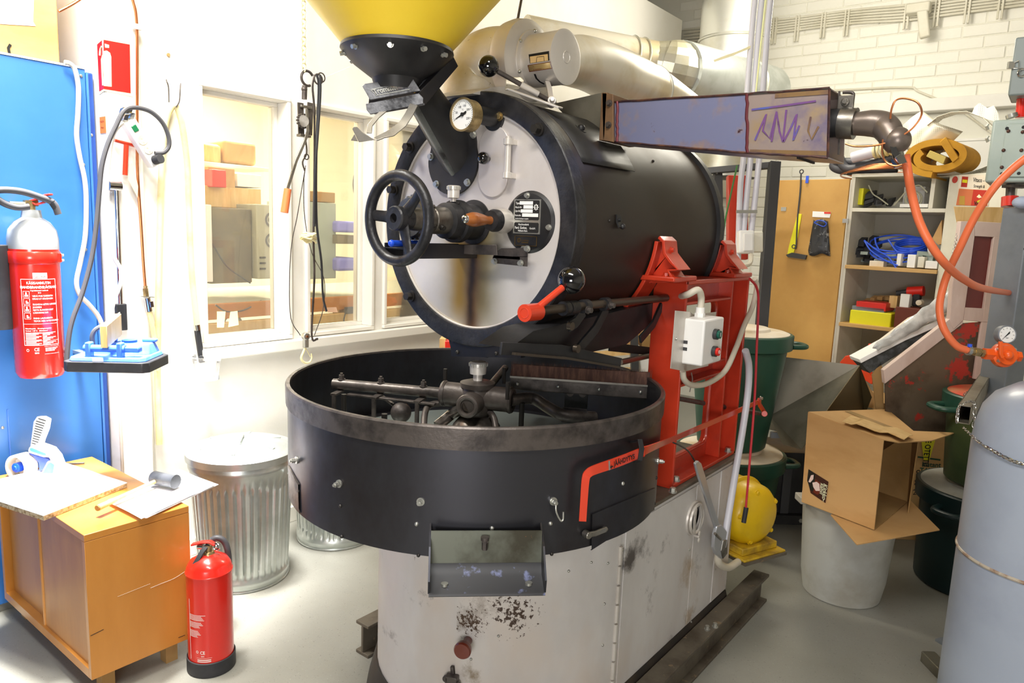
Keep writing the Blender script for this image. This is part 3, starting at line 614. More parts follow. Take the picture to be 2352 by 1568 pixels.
# inspection flap at lower right and access strip at the left
def curved(pts_px, off, th, name, m, par, label=None, steps=14):
    (xa, ya), (xb, yb) = pts_px[0], pts_px[1]; (xc, yc), (xd, yd) = pts_px[3], pts_px[2]
    r1 = []; r2 = []
    for i in range(steps+1):
        t = i/steps; u = trayp(xa+(xb-xa)*t, ya+(yb-ya)*t); w_ = trayp(xc+(xd-xc)*t, yc+(yd-yc)*t)
        for L_, q in ((r1, u), (r2, w_)):
            d = V((q.x-XC, q.y-TY, 0)).normalized(); L_.append(V((XC+d.x*(TR+off), TY+d.y*(TR+off), q.z)))
    ins = lambda r: [V((XC, TY, p.z))+(p-V((XC, TY, p.z)))*(TR/(TR+off)) for p in r]
    return B().grid([ins(r1), r1, r2, ins(r2)]).build(name, m, par, label=label)
curved([(1358, 1180), (1502, 1120), (1500, 1170), (1356, 1262)], .004, 0, 'inspection_flap', M['tray'], tray)
curved([(664, 1068), (688, 1112), (690, 1178), (668, 1130)], .004, 0, 'side_flap', M['iron'], tray)
p = trayp(1365, 1217); nr = V((p.x-XC, p.y-TY, 0)).normalized(); tg = Z_.cross(nr)
B().ribbon([p-tg*.035+nr*.012, p-tg*.01+nr*.016, p+tg*.03+nr*.01], .014, Z_, .006).cyl(p-tg*.032, p-tg*.032+nr*.02, .009).cyl(p+tg*.028, p+tg*.028+nr*.014, .005).build('flap_catch', M['steel'], tray, bevel=.002)
# discharge chute
pc = trayp(1116, 1250); no = V((pc.x-XC, pc.y-TY, 0)).normalized(); tg = Z_.cross(no)
cw = ((trayp(1247, 1216)-trayp(990, 1220)).length)/2
z1 = trayp(1118, 1216).z; cen = V((XC, TY, 0))+no*(TR*math.cos(math.asin(cw/TR)))
def C_(t, o_, z): return cen+tg*t+no*o_+Z_*z
ZL = TB-.036; z1 += .010
g = B().bb((0, 0, 0), (0, 0, 0)) if False else B()
chute = B().prism([C_(-cw, .0, z1), C_(-cw, -.04, z1), C_(-cw, -.04, TB-.01), C_(-cw, .02, ZL+.01), C_(-cw, .105, ZL), C_(-cw, .11, ZL+.03), C_(-cw, .06, z1-.03)], tg*.004)
chute.prism([C_(cw, .0, z1), C_(cw, -.04, z1), C_(cw, -.04, TB-.01), C_(cw, .02, ZL+.01), C_(cw, .105, ZL), C_(cw, .11, ZL+.03), C_(cw, .06, z1-.03)], tg*-.004)
cho = chute.build('discharge_chute', M['blkm'], tray, smooth=False)
B().hexa([C_(-cw, .03, z1), C_(cw, .03, z1), C_(cw, .035, ZL+.02), C_(-cw, .035, ZL+.02)], [C_(-cw, .027, z1), C_(cw, .027, z1), C_(cw, .03, ZL+.016), C_(-cw, .03, ZL+.016)]) if False else None
lipw = mat('chute_sheet', '#6a6d62', .4, .5, h2='#3f3c30', scale=5, spots=[('#8a5a30', 20, .68)])
lipm = mat('chute_lip', '#1e1f24', .45, .2, h2='#5d6487', scale=22, lo=.60, hi=.68)
door_c = B().hexa([C_(-cw+.004, .036, z1-.004), C_(cw-.004, .036, z1-.004), C_(cw-.004, .045, ZL+.035), C_(-cw+.004, .045, ZL+.035)], [C_(-cw+.004, .033, z1-.004), C_(cw-.004, .033, z1-.004), C_(cw-.004, .041, ZL+.035), C_(-cw+.004, .041, ZL+.035)]).build('chute_gate', lipw, cho, smooth=False, label='grey sheet steel gate inside the chute mouth')
B().ribbon([C_(0, .044, ZL+.04), C_(0, .06, ZL+.018), C_(0, .105, ZL), C_(0, .11, ZL-.004)], 2*cw-.004, tg, .003).build('chute_lip', lipm, cho, label='bent chute lip with worn blue grey edge')
for t in (-cw*.72, cw*.72): B().cyl(C_(t, .085, ZL+.008), C_(t, .085, ZL+.014), .008, n=14).build('lip_screw', M['bolt'], cho)
B().cyl(C_(-.005, .04, z1-.02), C_(-.005, .055, z1-.02), .007).hexb(C_(-.005, .05, z1-.012), V((0, 0, -1)), .007, .03).build('gate_bolt', M['iron'], cho)
# ---- stirrer: hub, arms, brush
ZS = 1.0
HC = V((XC, TY, 0))
def tz(px, py, z=1.02): return oz(px, py, z)
st = B().lathe(HC, Z_, [(0, TB+.09), (.085, TB+.09), (.083, .88), (.07, .925), (.05, .95), (.035, .955), (0, .955)], 36).build('stirrer', M['cone'], RO, label='dusty iron dome and hub of the stirrer')
hub = B().lathe(HC, Z_, [(0, .95), (.035, .95), (.045, .975), (.047, 1.03), (.04, 1.045), (.05, 1.040), (.052, 1.054), (.03, 1.060), (0, 1.060)], 36)
axl = V((-.787, -.617, 0)); axl = (tz(1180, 910)-tz(1015, 893)).normalized(); axl.z = 0; axl.normalize(); axf = V((axl.y, -axl.x, 0))
hub.cyl(HC+Z_*1.01-axl*.105, HC+Z_*1.01+axl*.105, .036, n=28).torus(HC+Z_*1.01-axl*.103, axl, .031, .009, 24, 8).torus(HC+Z_*1.01+axl*.103, axl, .031, .009, 24, 8)
hub.cyl(HC+Z_*1.0, HC+Z_*1.0+axf*.085, .034, n=28).torus(HC+Z_*1.0+axf*.084, axf, .027, .008, 24, 8)
hub.build('hub_casting', M['dusty'], st)
B().lathe(HC, Z_, [(0, 1.055), (.014, 1.055), (.014, 1.080), (.024, 1.080), (.025, 1.103), (.0265, 1.103), (.0265, 1.112), (.022, 1.116), (0, 1.116)], 32).build('grease_cap', M['silver'], st, label='silver grease cup cap on the hub')
kn = B()
for i in range(28): a = 2*PI*i/28; kn.box(HC+V((.0265*math.cos(a), .0265*math.sin(a), 1.1075)), (.003, .003, .009), (V((math.cos(a), math.sin(a), 0)), V((-math.sin(a), math.cos(a), 0)), Z_))
kn.build('knurling', M['bolt'], st)
L0, L1 = tz(766, 881, 1.01), HC+Z_*1.01-axl*.1
B().cyl(L0, L1, .0165, n=24).cyl(L0-axl*.001, L0+axl*.001, .0125).build('stirrer_arm', M['iron'], st)
for px, py in ((790, 872), (883, 878), (980, 886)):
    p = tz(px, py+8, 1.01); d = (L1-L0).normalized(); t = (p-L0).dot(d); q = L0+d*t
    B().hexb(q+Z_*.014, Z_, .009, .016).cyl(q+Z_*.026, q+Z_*.036, .0045, n=10).build('arm_bolt', M['iron'], st)
    B().ribbon([q-Z_*.02, q-Z_*.022+axf*.05], .02, axl, .006).cyl(q-Z_*.025+axf*.045, q+axf*.045-Z_*.12, .007, n=12).build('tine', M['iron'], st)
A0, A1 = tz(800, 905, .985), tz(1000, 928, .985)
B().ribbon([A0, A0.lerp(A1, .5), A1], .018, axf, .006).build('tine_rail', M['iron'], st, bevel=.001)
R0 = HC+Z_*1.01+axl*.1
B().tube([R0, tz(1222, 915, 1.005), tz(1258, 935, .995), tz(1290, 952, .985), tz(1325, 957, .98), tz(1366, 958, .975)], .0175, 18, 6).build('stirrer_arm', M['iron'], st)
B().cyl(tz(1292, 952, .983), tz(1345, 957, .977), .022, n=20).build('arm_collar', M['blkc'], st)
B().tube([HC+Z_*1.0+axf*.08, tz(1038, 950, .95), tz(1005, 978, .92)], .0165, 18).build('stirrer_arm', M['cone'], st)
B().tube([tz(973, 985, .93), tz(976, 950, .96), tz(985, 932, .975), tz(1010, 926, .98), tz(1060, 928, .98), tz(1110, 938, .975), tz(1132, 955, .965), tz(1140, 985, .94)], .0095, 12, 6).build('bent_scraper_rod', M['iron'], st)
B().sph(tz(921, 947, .95), .031, 28, 16).build('ball_weight', M['iron'], st)
B().tube([tz(905, 930, .965), tz(870, 905, .98)], .006, 8).build('ball_rod', M['iron'], st)
B().cyl(HC+Z_*1.0-axf*.02, tz(1160, 845, 1.03), .012, n=14).build('rear_arm', M['blkc'], st)
for px, py in ((1022, 872), (1157, 868), (1165, 905)): p = tz(px, py+12, 1.03); B().cyl(p, p+Z_*.05, .006, n=10).build('stud', M['dbolt'], st)
for (a, c) in (((1199, 925), (1199, 985)), ((883, 950), (883, 985)), ((790, 905), (790, 945))): p = tz(a[0], a[1], 1.0); B().cyl(p, p-Z_*.13, .008, n=10).build('tine', M['dbolt'], st)
b0, b1 = tz(1172, 878, 1.02), tz(1494, 900, 1.02); bx = (b1-b0).normalized(); by = Z_.cross(bx)
br = B().ribbon([b0, b1], .042, Z_, .022).build('brush_holder', M['iron'], st, bevel=.003, label='black brush holder bar')
bs = B(); L = (b1-b0).length; n = 150
for i in range(n):
    for j in range(2):
        p = b0+bx*(L*(i+.5*j)/n)+by*(.004*j)+Z_*.02; t = V((random.uniform(-.006, .006), random.uniform(-.006, .006), .052+random.uniform(-.004, .003)))
        bs.add([p-bx*.0016, p+bx*.0016, p+t], [(0, 1, 2)])
bs.bb((0, 0, 0), (0, 0, 0)) if False else None
bs.box((b0+b1)/2+Z_*.036, (L*.97, .012, .05), (bx, by, Z_))
bs.build('bristles', M['bristle'], br, smooth=False, kind='stuff')
B().ribbon([b0+Z_*.021-by*.012, b1+Z_*.021-by*.012], .006, Z_, .002).build('clamp_edge', M['steel'], br)
for u in (.06, .35, .64, .93): p = b0.lerp(b1, u)-by*.012; B().sph(p, .0055, 10, 6).build('screw', M['bolt'], br)
p0 = tz(1325, 893, 1.0)
B().ribbon([p0-by*.014+Z_*.02, p0-by*.014-Z_*.06], .075, bx, .005).build('brush_bracket', M['blkc'], br, bevel=.001)
for px in (-.02, .02): q = p0-by*.017-Z_*.01+bx*px; B().hexb(q, -by, .009, .012).build('bracket_bolt', M['iron'], br)

# ---- drum
dr = B().lathe((XC, 0, ZD), Y_, [(0, 1.60), (RD-.008, 1.60), (RD-.008, 2.46), (0, 2.46)], 96).build('drum', M['drum'], RO)
B().lathe((XC, 0, ZD), Y_, [(RD-.008, 2.44), (RD+.006, 2.44), (RD+.006, 2.475), (RD-.008, 2.475)], 96).build('rear_band', M['blk'], dr)
B().lathe((XC, 0, ZD), Y_, [(RD-.01, 1.585), (RD-.004, 1.585), (RD-.004, 1.62), (RD-.008, 1.62)], 96).build('front_band', M['drum'], dr)
RI = .300
ring = B().lathe((XC, 0, ZD), Y_, [(RI, YF+.04), (RI, YF+.002), (RI+.003, YF), (RD-.003, YF), (RD, YF+.003), (RD, YF+.045)], 128).build('front_ring', M['blkc'], RO, label='heavy black cast iron front ring')
for i, (px, py) in enumerate(((1239, 297), (940, 686), (948, 345), (911, 438), (1275, 802 if False else 790), (1240, 700))):
    if i > 3: continue
    p = oy(px, py, YF); d = V((p.x-XC, 0, p.z-ZD)).normalized(); p = V((XC, YF, ZD))+d*((RI+RD)/2)
    B().cyl(p, p-Y_*.006, .017).hexb(p-Y_*.004, -Y_, .0125, .02, False).build('ring_bolt', M['dbolt'], ring)
# face plate with streaks of oil and soot below the shaft
fm = mat('face_plate_paint', '#d6d0cc', .36, .25, h2='#c4bcb8', scale=3, lo=.45, hi=.7, bump=.03, bs=20, spots=('#6d5f55', 60, .74))
nt = fm.node_tree; N = nt.nodes; Lk = nt.links; bs_ = N['Principled BSDF']; src = bs_.inputs['Base Color'].links[0].from_socket
geo = N.new('ShaderNodeNewGeometry'); sx = N.new('ShaderNodeSeparateXYZ'); Lk.new(geo.outputs['Position'], sx.inputs[0])
def mth(op, a, c=None, d=None):
    q = N.new('ShaderNodeMath'); q.operation = op
    for i, v in enumerate((a, c, d)):
        if v is None: continue
        if isinstance(v, (int, float)): q.inputs[i].default_value = v
        else: Lk.new(v, q.inputs[i])
    return q.outputs[0]
nz = N.new('ShaderNodeTexNoise'); nz.inputs['Scale'].default_value = 7; nz.inputs['Detail'].default_value = 5; Lk.new(geo.outputs['Position'], nz.inputs['Vector'])
wob = mth('MULTIPLY', mth('SUBTRACT', nz.outputs['Fac'], .5), .045)
def streak(x0, w_, z0, z1, amp):
    dx = mth('DIVIDE', mth('ADD', mth('SUBTRACT', sx.outputs['X'], x0), wob), w_)
    g = mth('POWER', 2.718, mth('MULTIPLY', mth('MULTIPLY', dx, dx), -1))
    mr = N.new('ShaderNodeMapRange'); mr.inputs[1].default_value = z0; mr.inputs[2].default_value = z1; mr.interpolation_type = 'SMOOTHSTEP'; Lk.new(sx.outputs['Z'], mr.inputs[0])
    m2 = N.new('ShaderNodeMapRange'); m2.inputs[1].default_value = ZD; m2.inputs[2].default_value = ZD-.03; Lk.new(sx.outputs['Z'], m2.inputs[0])
    return mth('MULTIPLY', mth('MULTIPLY', mth('MULTIPLY', g, mr.outputs[0]), m2.outputs[0]), amp)
def over(src, f, col):
    mx = N.new('ShaderNodeMix'); mx.data_type = 'RGBA'; mx.clamp_factor = True; Lk.new(f, mx.inputs[0]); Lk.new(src, mx.inputs[6]); mx.inputs[7].default_value = lin(col); return mx.outputs[2]
xs = oy(1077, 700, YF).x; xl = oy(1050, 650, YF).x
src = over(src, streak(xs-.005, .12, 1.15, 1.28, .7), '#aaa588')
src = over(src, streak(xl-.002, .050, 1.18, 1.30, .95), '#96731e')
src = over(src, streak(xs+.035, .050, 1.18, 1.30, .85), '#75673c')
src = over(src, streak(xs, .034, 1.10, 1.2, .95), '#583710')
src = over(src, streak(xs-.004, .013, 1.18, 1.27, .85), '#20160c')
Lk.new(src, bs_.inputs['Base Color'])
face = B().cyl((XC, YF+.012, ZD), (XC, YF+.03, ZD), RI+.004, n=128).build('face_plate', fm, RO, label='silver grey front plate with dark oil streak below the shaft')
B().torus((XC, YF+.008, ZD), Y_, RI-.002, .0035, 128, 8).build('rim_highlight', M['silver'], face)  # thin silver ring put in as the highlight along the plate rim
fy = lambda px, py, d=0: oy(px, py, YF+.012-d)
# sight door, handle, knob
c0, c1 = fy(1142, 330), fy(1129, 405); xm = (c0.x+c1.x)/2; rw = (fy(1168, 370).x-fy(1101, 370).x)/2
pts = [V((xm+rw*math.cos(a), YF+.012, c0.z+rw*math.sin(a))) for a in [PI*i/16 for i in range(17)]]+[V((xm+rw*math.cos(a), YF+.012, c1.z-.0+rw*math.sin(a))) for a in [PI+PI*i/16 for i in range(17)]]
sd = B().prism([p+V((0, 0, -.005)) for p in pts], (0, -.006, 0)).build('sight_door', fm, face, bevel=.0015)
ha, hb = fy(1167, 320, .025), fy(1165, 408, .025); xh = (ha.x+hb.x)/2; ha.x = hb.x = xh
g = B().cyl(ha-Z_*.008, hb+Z_*.008, .0085, n=20)
for q in (ha-Z_*.006, hb+Z_*.006): g.cyl(q-Z_*.008, q+Z_*.008, .0125, n=20).box(q+Y_*.013+X_*.002, (.018, .026, .014)); 
g.cyl(ha, ha+Z_*.008, .007, n=14)
g.build('door_handle', M['silver'], face, bevel=.001)
kc = fy(1110, 363, .03); B().cyl(kc+Y_*.03, kc, .006).sph(kc, .0165, 28, 16).build('door_knob', M['balk'], face)
# name plate disc
c = fy(1217, 510); c.y = YF+.012; rn = .082
nd = B().lathe(c, -Y_, [(0, .007), (rn-.008, .007), (rn, .0), ], 56).build('name_disc', M['blk'], face, label='round black cover carrying the maker plates')
for ang in (95, 350, 262): q = c+V((math.cos(math.radians(ang)), 0, math.sin(math.radians(ang))))*(rn-.013)-Y_*.006; B().hexb(q, -Y_, .006, .01).build('disc_bolt', M['bolt'], nd)
pw = fy(1246, 480).x-fy(1185, 480).x; pz1, pz0 = fy(1215, 458).z, fy(1213, 537).z; px0 = fy(1185, 480).x; yp = YF+.0045
ph = pz1-pz0; pl = B().bb((px0, yp-.0012, pz0), (px0+pw, yp+.001, pz1)).build('maker_plate', M['bolt'], nd, label='white metal plate with black fields and maker lettering')
def rel(u, v_, d=.0015): return V((px0+pw*u, yp-.0012-d, pz1-ph*v_))
g = B()
def fld(g, u0, v0, u1, v1, d, cut=0):
    a, b_ = u0+cut*ph/pw, u1-cut*ph/pw; vv = [(a, v0), (b_, v0), (u1, v0+cut), (u1, v1-cut), (b_, v1), (a, v1), (u0, v1-cut), (u0, v0+cut)] if cut else [(u0, v0), (u1, v0), (u1, v1), (u0, v1)]
    g.prism([rel(u, v_, 0) for u, v_ in vv], (0, -d, 0))
fld(g, .04, .03, .96, .60, .0006, .03); fld(g, .04, .67, .96, .965, .0006, .03); g.build('plate_field', M['ink'], pl, smooth=False)
g = B()
for (u0, v0, u1, v1) in ((.22, .055, .72, .155), (.37, .17, .72, .27), (.27, .29, .72, .385), (.33, .405, .93, .505)): fld(g, u0, v0, u1, v1, .0009)
for (s_, u, v_, h_) in (('Type', .07, .14, .09), ('Masch-Nr', .06, .255, .075), ('Litr-Nr', .06, .37, .085), ('Kontrolle', .06, .49, .07), ('Bei allen Rückfragen anzugeben', .08, .575, .048), ('Maschinenfabrik', .2, .755, .075), ('Ferd. Gothot,', .07, .86, .105), ('G.m.b.H.', .63, .86, .075), ('Mülheim-Ruhr.', .2, .94, .075)):
    g.text(s_, rel(u, v_, .0010), X_, Z_, h_*ph*(1.0), bold=.012, sx=(.78 if 'Goth' in s_ else .8))
g.torus(rel(.84, .225, .0008), -Y_, .0052, .0009, 20, 6)
for i in range(8): a = i*PI/4; g.box(rel(.84, .225, .0008)+V((math.cos(a), 0, math.sin(a)))*.0072, (.0022, .0006, .0022))
g.text('GOT', rel(.84, .245, .001), X_, Z_, .05*ph, 'CENTER', .01)
g.build('plate_lettering', M['white'], pl, smooth=False)
g = B(); a, b_ = fy(1187, 541), fy(1237, 566)
bp = B().bb((a.x, yp-.001, b_.z), (b_.x, yp+.001, a.z)).build('brass_plate', M['blkc'], nd, label='small dark plate with a thin brass border')
W2, H2 = b_.x-a.x, a.z-b_.z
for (x0, z0, x1, z1) in ((0, 0, 1, .04), (0, .96, 1, 1), (0, 0, .02, 1), (.98, 0, 1, 1), (.32, .3, .62, .38)): g.bb((a.x+W2*x0, yp-.0016, b_.z+H2*z0), (a.x+W2*x1, yp-.001, b_.z+H2*z1))
g.torus((a.x+W2*.2, yp-.0012, b_.z+H2*.55), Y_, H2*.2, .0007, 20, 6).text('S', (a.x+W2*.2, yp-.0016, b_.z+H2*.42), X_, Z_, H2*.4, 'CENTER', .01)
g.text('A. SANDVOSS', (a.x+W2*.32, yp-.0016, b_.z+H2*.48), X_, Z_, H2*.2, bold=.01, sx=.75)
g.build('brass_lettering', M['amber'], bp, smooth=False)
# sampler with wooden grip
s0 = fy(1164, 508); s1 = V((s0.x, YF-.065, s0.z)); g = B().lathe((s0.x, YF+.012, s0.z), -Y_, [(0, 0), (.032, 0), (.033, .03), (.03, .045), (.024, .046), (.023, .062), (0, .062)], 36)
sm = g.build('sampler', M['silver'], face, label='silver sampler socket')
B().lathe((s0.x, YF-.015, s0.z), -Y_, [(0, 0), (.029, 0), (.030, .03), (.026, .042), (0, .044)], 36).build('sampler_collar', M['blkc'], sm)
B().lathe((s0.x, YF-.055, s0.z), -Y_, [(0, 0), (.011, 0), (.0105, .015), (.0145, .035), (.0185, .06), (.0185, .075), (.015, .09), (.011, .098), (0, .099)], 28).build('wooden_grip', M['handle'], sm, label='turned brown wooden grip')
B().sph((s0.x, YF-.156, s0.z), .011, 20, 12, (1, .9, 1)).build('grip_cap', M['chrome'], sm)
# main shaft bearing
sh = V((XC, 0, ZD))
bg = B().lathe(sh+Y_*(YF+.012), -Y_, [(0, 0), (.062, 0), (.062, .004), (.05, .006), (.048, .06), (.05, .062), (.058, .064), (.058, .085), (.05, .087), (.048, .12), (.036, .124), (0, .124)], 40).build('shaft_bearing', M['blk'], face)
for a in (20, 70, 140, 220, 300):
    q = sh+Y_*(YF-.072)+V((math.cos(math.radians(a)), 0, math.sin(math.radians(a))))*.05; B().hexb(q, -Y_, .0055, .008).build('bearing_bolt', M['dbolt'], bg)
gp = ox(1042, 440, XC); gz = ZD+.052
gy = gp.y
B().lathe((XC, gy, gz), Z_, [(0, 0), (.009, 0), (.009, .008), (.016, .01), (.0165, .032), (.0185, .032), (.0185, .041), (.015, .043), (0, .043)], 32).build('grease_cap', M['silver'], bg, label='silver grease cup cap')
g = B()
for i in range(26): a = 2*PI*i/26; g.box(V((XC+.0185*math.cos(a), gy+.0185*math.sin(a), gz+.0365)), (.002, .0022, .008), (V((math.cos(a), math.sin(a), 0)), V((-math.sin(a), math.cos(a), 0)), Z_))
g.build('knurling', M['bolt'], bg)
YW = 1.265   # hand wheel plane
B().lathe(sh+Y_*(YF-.11), -Y_, [(0, 0), (.036, 0), (.0365, .055), (.034, .057), (.036, .06), (.036, .095), (.03, .098), (.028, .13), (0, .13)], 36).build('shaft_sleeve', M['steel'], bg)
for d in (.04, .075): q = sh+Y_*(YF-.11-d)+V((.62, 0, -.35)).normalized()*.034; B().cyl(q, q+V((.62, 0, -.35)).normalized()*.01, .008, n=14).cyl(q+V((.62, 0, -.35)).normalized()*.009, q+V((.62, 0, -.35)).normalized()*.012, .004, n=6).build('set_screw', M['dbolt'], bg)
c = sh+Y_*(YF-.18)+V((-.03, 0, .005))
g = B().lathe(c, Y_, [(.0, -.03), (.05, -.03), (.055, -.012), (.055, .015), (.045, .03), (0, .03)], 36)
for i in range(22): a = 2*PI*i/22; g.box(c+V((.0555*math.cos(a), 0, .0555*math.sin(a))), (.007, .03, .006), (V((math.cos(a), 0, math.sin(a))), Y_, V((-math.sin(a), 0, math.cos(a)))))
g.build('gear_ring', M['steel'], bg)
# hand wheel
RW = .1065
wh = B().torus(sh+Y_*YW, Y_, RW, .0140, 72, 14).build('hand_wheel', M['blkc'], RO, label='black cast hand wheel with three spokes')
B().lathe(sh+Y_*(YW+.035), -Y_, [(0, 0), (.027, 0), (.028, .03), (.031, .03), (.031, .048), (.028, .052), (.012, .052), (.011, .03), (0, .03)], 32).build('wheel_hub', M['blkc'], wh)
for i in range(3):
    a = math.radians((180, 300, 60)[i]); d = V((math.cos(a), 0, math.sin(a)))
    a = math.radians((176, -68, 42)[i]); d = V((math.cos(a), 0, math.sin(a)))
    B().tube([sh+Y_*(YW+.01)+d*.02, sh+Y_*(YW+.008)+d*.06, sh+Y_*YW+d*(RW-.003)], [.019, .0145, .0135], 14, 4, flat=.45, up=V((0, -1, 0)).cross(d)).build('spoke', M['blkc'], wh)
# trough under the shaft: long black channel, bracket plates
def fyp(px, py, y): return oy(px, py, y)
tra, trb = ox(905, 566, XC+.0), None
zt_ = ox(1000, 556, XC).z
g = B(); ya, yb_ = 1.27, YF+.0
g.ribbon([V((XC-.02, ya, ZD-.075)), V((XC-.02, yb_+.01, ZD-.07))], .07, X_, .004).bb((XC+.013, ya, ZD-.1), (XC+.017, yb_+.01, ZD-.062)).bb((XC-.057, ya, ZD-.1), (XC-.053, yb_+.01, ZD-.062)).build('drip_trough', M['blkm'], face, bevel=.001)
p = sh+V((.045, YF-.085, -.078)); g = B()
a_, b2 = oy(1057, 572, YF-.04), oy(1140, 575, YF-.04)
g.prism([oy(x, y, YF-.045) for x, y in ((1056, 562), (1140, 562), (1142, 586), (1056, 583))], (0, .003, 0)).build('deflector_plate', M['iron'], face, bevel=.001, label='short grey blue steel deflector plate')
g = B().prism([oy(x, y, YF-.02) for x, y in ((1133, 590), (1140, 577), (1152, 570), (1211, 569), (1211, 590))], (0, .003, 0)).prism([oy(x, y, YF-.02) for x, y in ((1132, 589), (1211, 589), (1210, 612), (1131, 604))], (0, .003, 0)).bb(oy(1133, 592, YF-.02), oy(1211, 590, YF+.012))
sbk = g.build('scoop_bracket', M['iron'], face, label='dark bent steel bracket screwed to the face plate')
for px, py in ((1137, 600), (1197, 604), (1212, 571)): B().hexb(oy(px, py, YF-.022), -Y_, .0065, .01).build('bracket_screw', M['bolt'], sbk)
B().cyl(V((XC-.03, 1.36, ZD-.062)), V((XC+.0, 1.245, ZD-.062)), .008, n=14).sph(V((XC+.0, 1.243, ZD-.062)), .009, 12, 8).build('blue_marker', M['bluev'], label='bright blue marker pen lying in the black trough under the hand wheel', cat='pen')
# thermometer gauge
gc = ox(1062, 263, oy(1150, 270, YF).x-.0); gx = fy(1137, 272).x; gzv = fy(1137, 272).z
gm = ox(1063, 263, gx)
fl = B().lathe((gx, YF+.012, gzv), -Y_, [(0, 0), (.034, 0), (.034, .008), (.024, .01), (.023, .075), (.0, .075)], 32).build('gauge_socket', M['blk'], face)
B().hexb(V((gx+.024, YF+.002, gzv+.002)), -Y_, .009, .01).build('socket_bolt', M['brass'], fl)
gy_, gz_ = gm.y, gm.z; GR = .0405
gau = B().lathe((gx, gy_+.035, gz_), -Y_, [(0, 0), (GR-.004, 0), (GR, .003), (GR, .033), (GR+.002, .034), (GR+.002, .039), (GR-.003, .039), (GR-.003, .034)], 48).build('temperature_gauge', M['brass'], RO, label='round thermometer dial in a tarnished brass case')
B().cyl((gx, gy_+.001, gz_), (gx, gy_-.0005, gz_), GR-.002, n=40).build('dial', M['dial'], gau)
B().tube([(gx, gy_+.03, gz_), (gx, YF-.05, gzv)], .016, 16).build('gauge_neck', M['blk'], gau)
g = B()
for i in range(31):
    a = math.radians(225-270*i/30-20); d = V((math.cos(a), 0, math.sin(a))); c = V((gx, gy_-.001, gz_)); l = .007 if i % 5 == 0 else .004
    g.ribbon([c+d*(GR-.006), c+d*(GR-.006-l)], .0007, Y_.cross(d), .0004)
for s_, a in (('0', 205), ('50', 165), ('100', 120), ('150', 75), ('200', 30), ('250', -30)):
    a = math.radians(a); g.text(s_, V((gx+math.cos(a)*(GR-.019), gy_-.0012, gz_+math.sin(a)*(GR-.019)-.002)), X_, Z_, .0075, 'CENTER', .01)
g.text('°C', V((gx, gy_-.0012, gz_+.010)), X_, Z_, .006, 'CENTER')
a = math.radians(202); d = V((math.cos(a), 0, math.sin(a))); c = V((gx, gy_-.0015, gz_))
g.prism([c+d*.030, c-d*.012+Z_*.004, c-d*.015, c-d*.012-Z_*.004], (0, -.0006, 0)).cyl(c, c-Y_*.003, .005, n=16)
g.build('dial_markings', M['ink'], gau, smooth=False)
# ---- feed funnel, slide gate, chute pipe, hopper
XF = fy(1043, 380).x; xf = lambda px, py: ox(px, py, XF)
cs = B(); fc = V((XF, YF+.012, fy(1043, 378).z)); rwid = (fy(1100, 370).x-fy(987, 370).x)/2
fz0, fz1 = fy(1043, 448).z, fy(1055, 300).z
pts = [V((XF+rwid*math.cos(a), YF+.012, fz0+rwid+rwid*math.sin(a))) for a in [PI+PI*i/20 for i in range(21)]]+[V((XF+rwid*.9*math.cos(a), YF+.012, fz1-rwid*.5+rwid*math.sin(a))) for a in [PI*i/20 for i in range(21)]]
ff = B().prism(pts, (0, -.008, 0)).build('chute_flange', M['blk'], RO)
for px, py in ((1003, 423), (1074, 419), (1088, 309), (990, 360)): p = fy(px, py, .008); B().hexb(p, -Y_, .008, .009).build('flange_bolt', M['bolt'], ff)
q0, q1 = xf(928, 238), xf(1048, 425)       # left/bottom silhouette line of the pipe
e0, e1 = xf(1010, 190), xf(1100, 330)
ax0, ax1 = V((XF, YF-.195, 1.815)), V((XF, YF+.012, 1.655))
ax0 = (xf(916, 230)+xf(1012, 190))/2; ax1 = (xf(1040, 432)+xf(1098, 318))/2
rp = .058
pd = (ax1-ax0).normalized()
B().tube([ax0, ax0.lerp(ax1, .5), ax1+pd*.0], [.046, .056, .066], 40, 4).build('chute_pipe', M['blk'], RO)
B().tube([ax0+V((0, -.035, -.022))+pd*.01, (ax1+pd*.0)+V((0, -.028, -.048))], .016, 12).build('pipe_rib', mat('worn_rib', '#6b6f6d', .4, .4, h2='#2b2b2d', scale=14), RO)
ht = xf(913, 112); hr = (xf(1018, 120)-xf(808, 98)).length/2*1.0; hb_ = xf(925, 192)
hr = .138
HX = V((XF, ht.y, 0)); zf1 = ht.z-.006; zf0 = hb_.z-.0
fn = B().lathe(HX, Z_, [(hr-.004, zf1+.006), (hr+.004, zf1+.006), (hr+.006, zf1-.002), (hr, zf1-.010), (.112, zf1-.036), (.064, zf0+.006), (.056, zf0-.02), (.05, zf0-.02)], 64).build('feed_funnel', M['blk'], RO)
for ang in (-150, -112, -70, -35, -5, 175, 140): a = math.radians(ang+20); d = V((math.cos(a), math.sin(a), 0)); p = HX+d*(hr-.004)+Z_*(zf1-.014); B().hexb(p-d*.004, (d-Z_*.3), .006, .014).build('funnel_bolt', M['bolt'], fn)
B().lathe(HX, Z_, [(hr-.002, zf1+.002), (hr+.004, zf1+.012), (.43, zf1+.34), (.43, zf1+.62), (.426, zf1+.62), (.426, zf1+.342), (hr-.006, zf1+.012)], 96).build('hopper', M['hop'], RO, label='big yellow sheet steel hopper cone cut by the top of the picture')
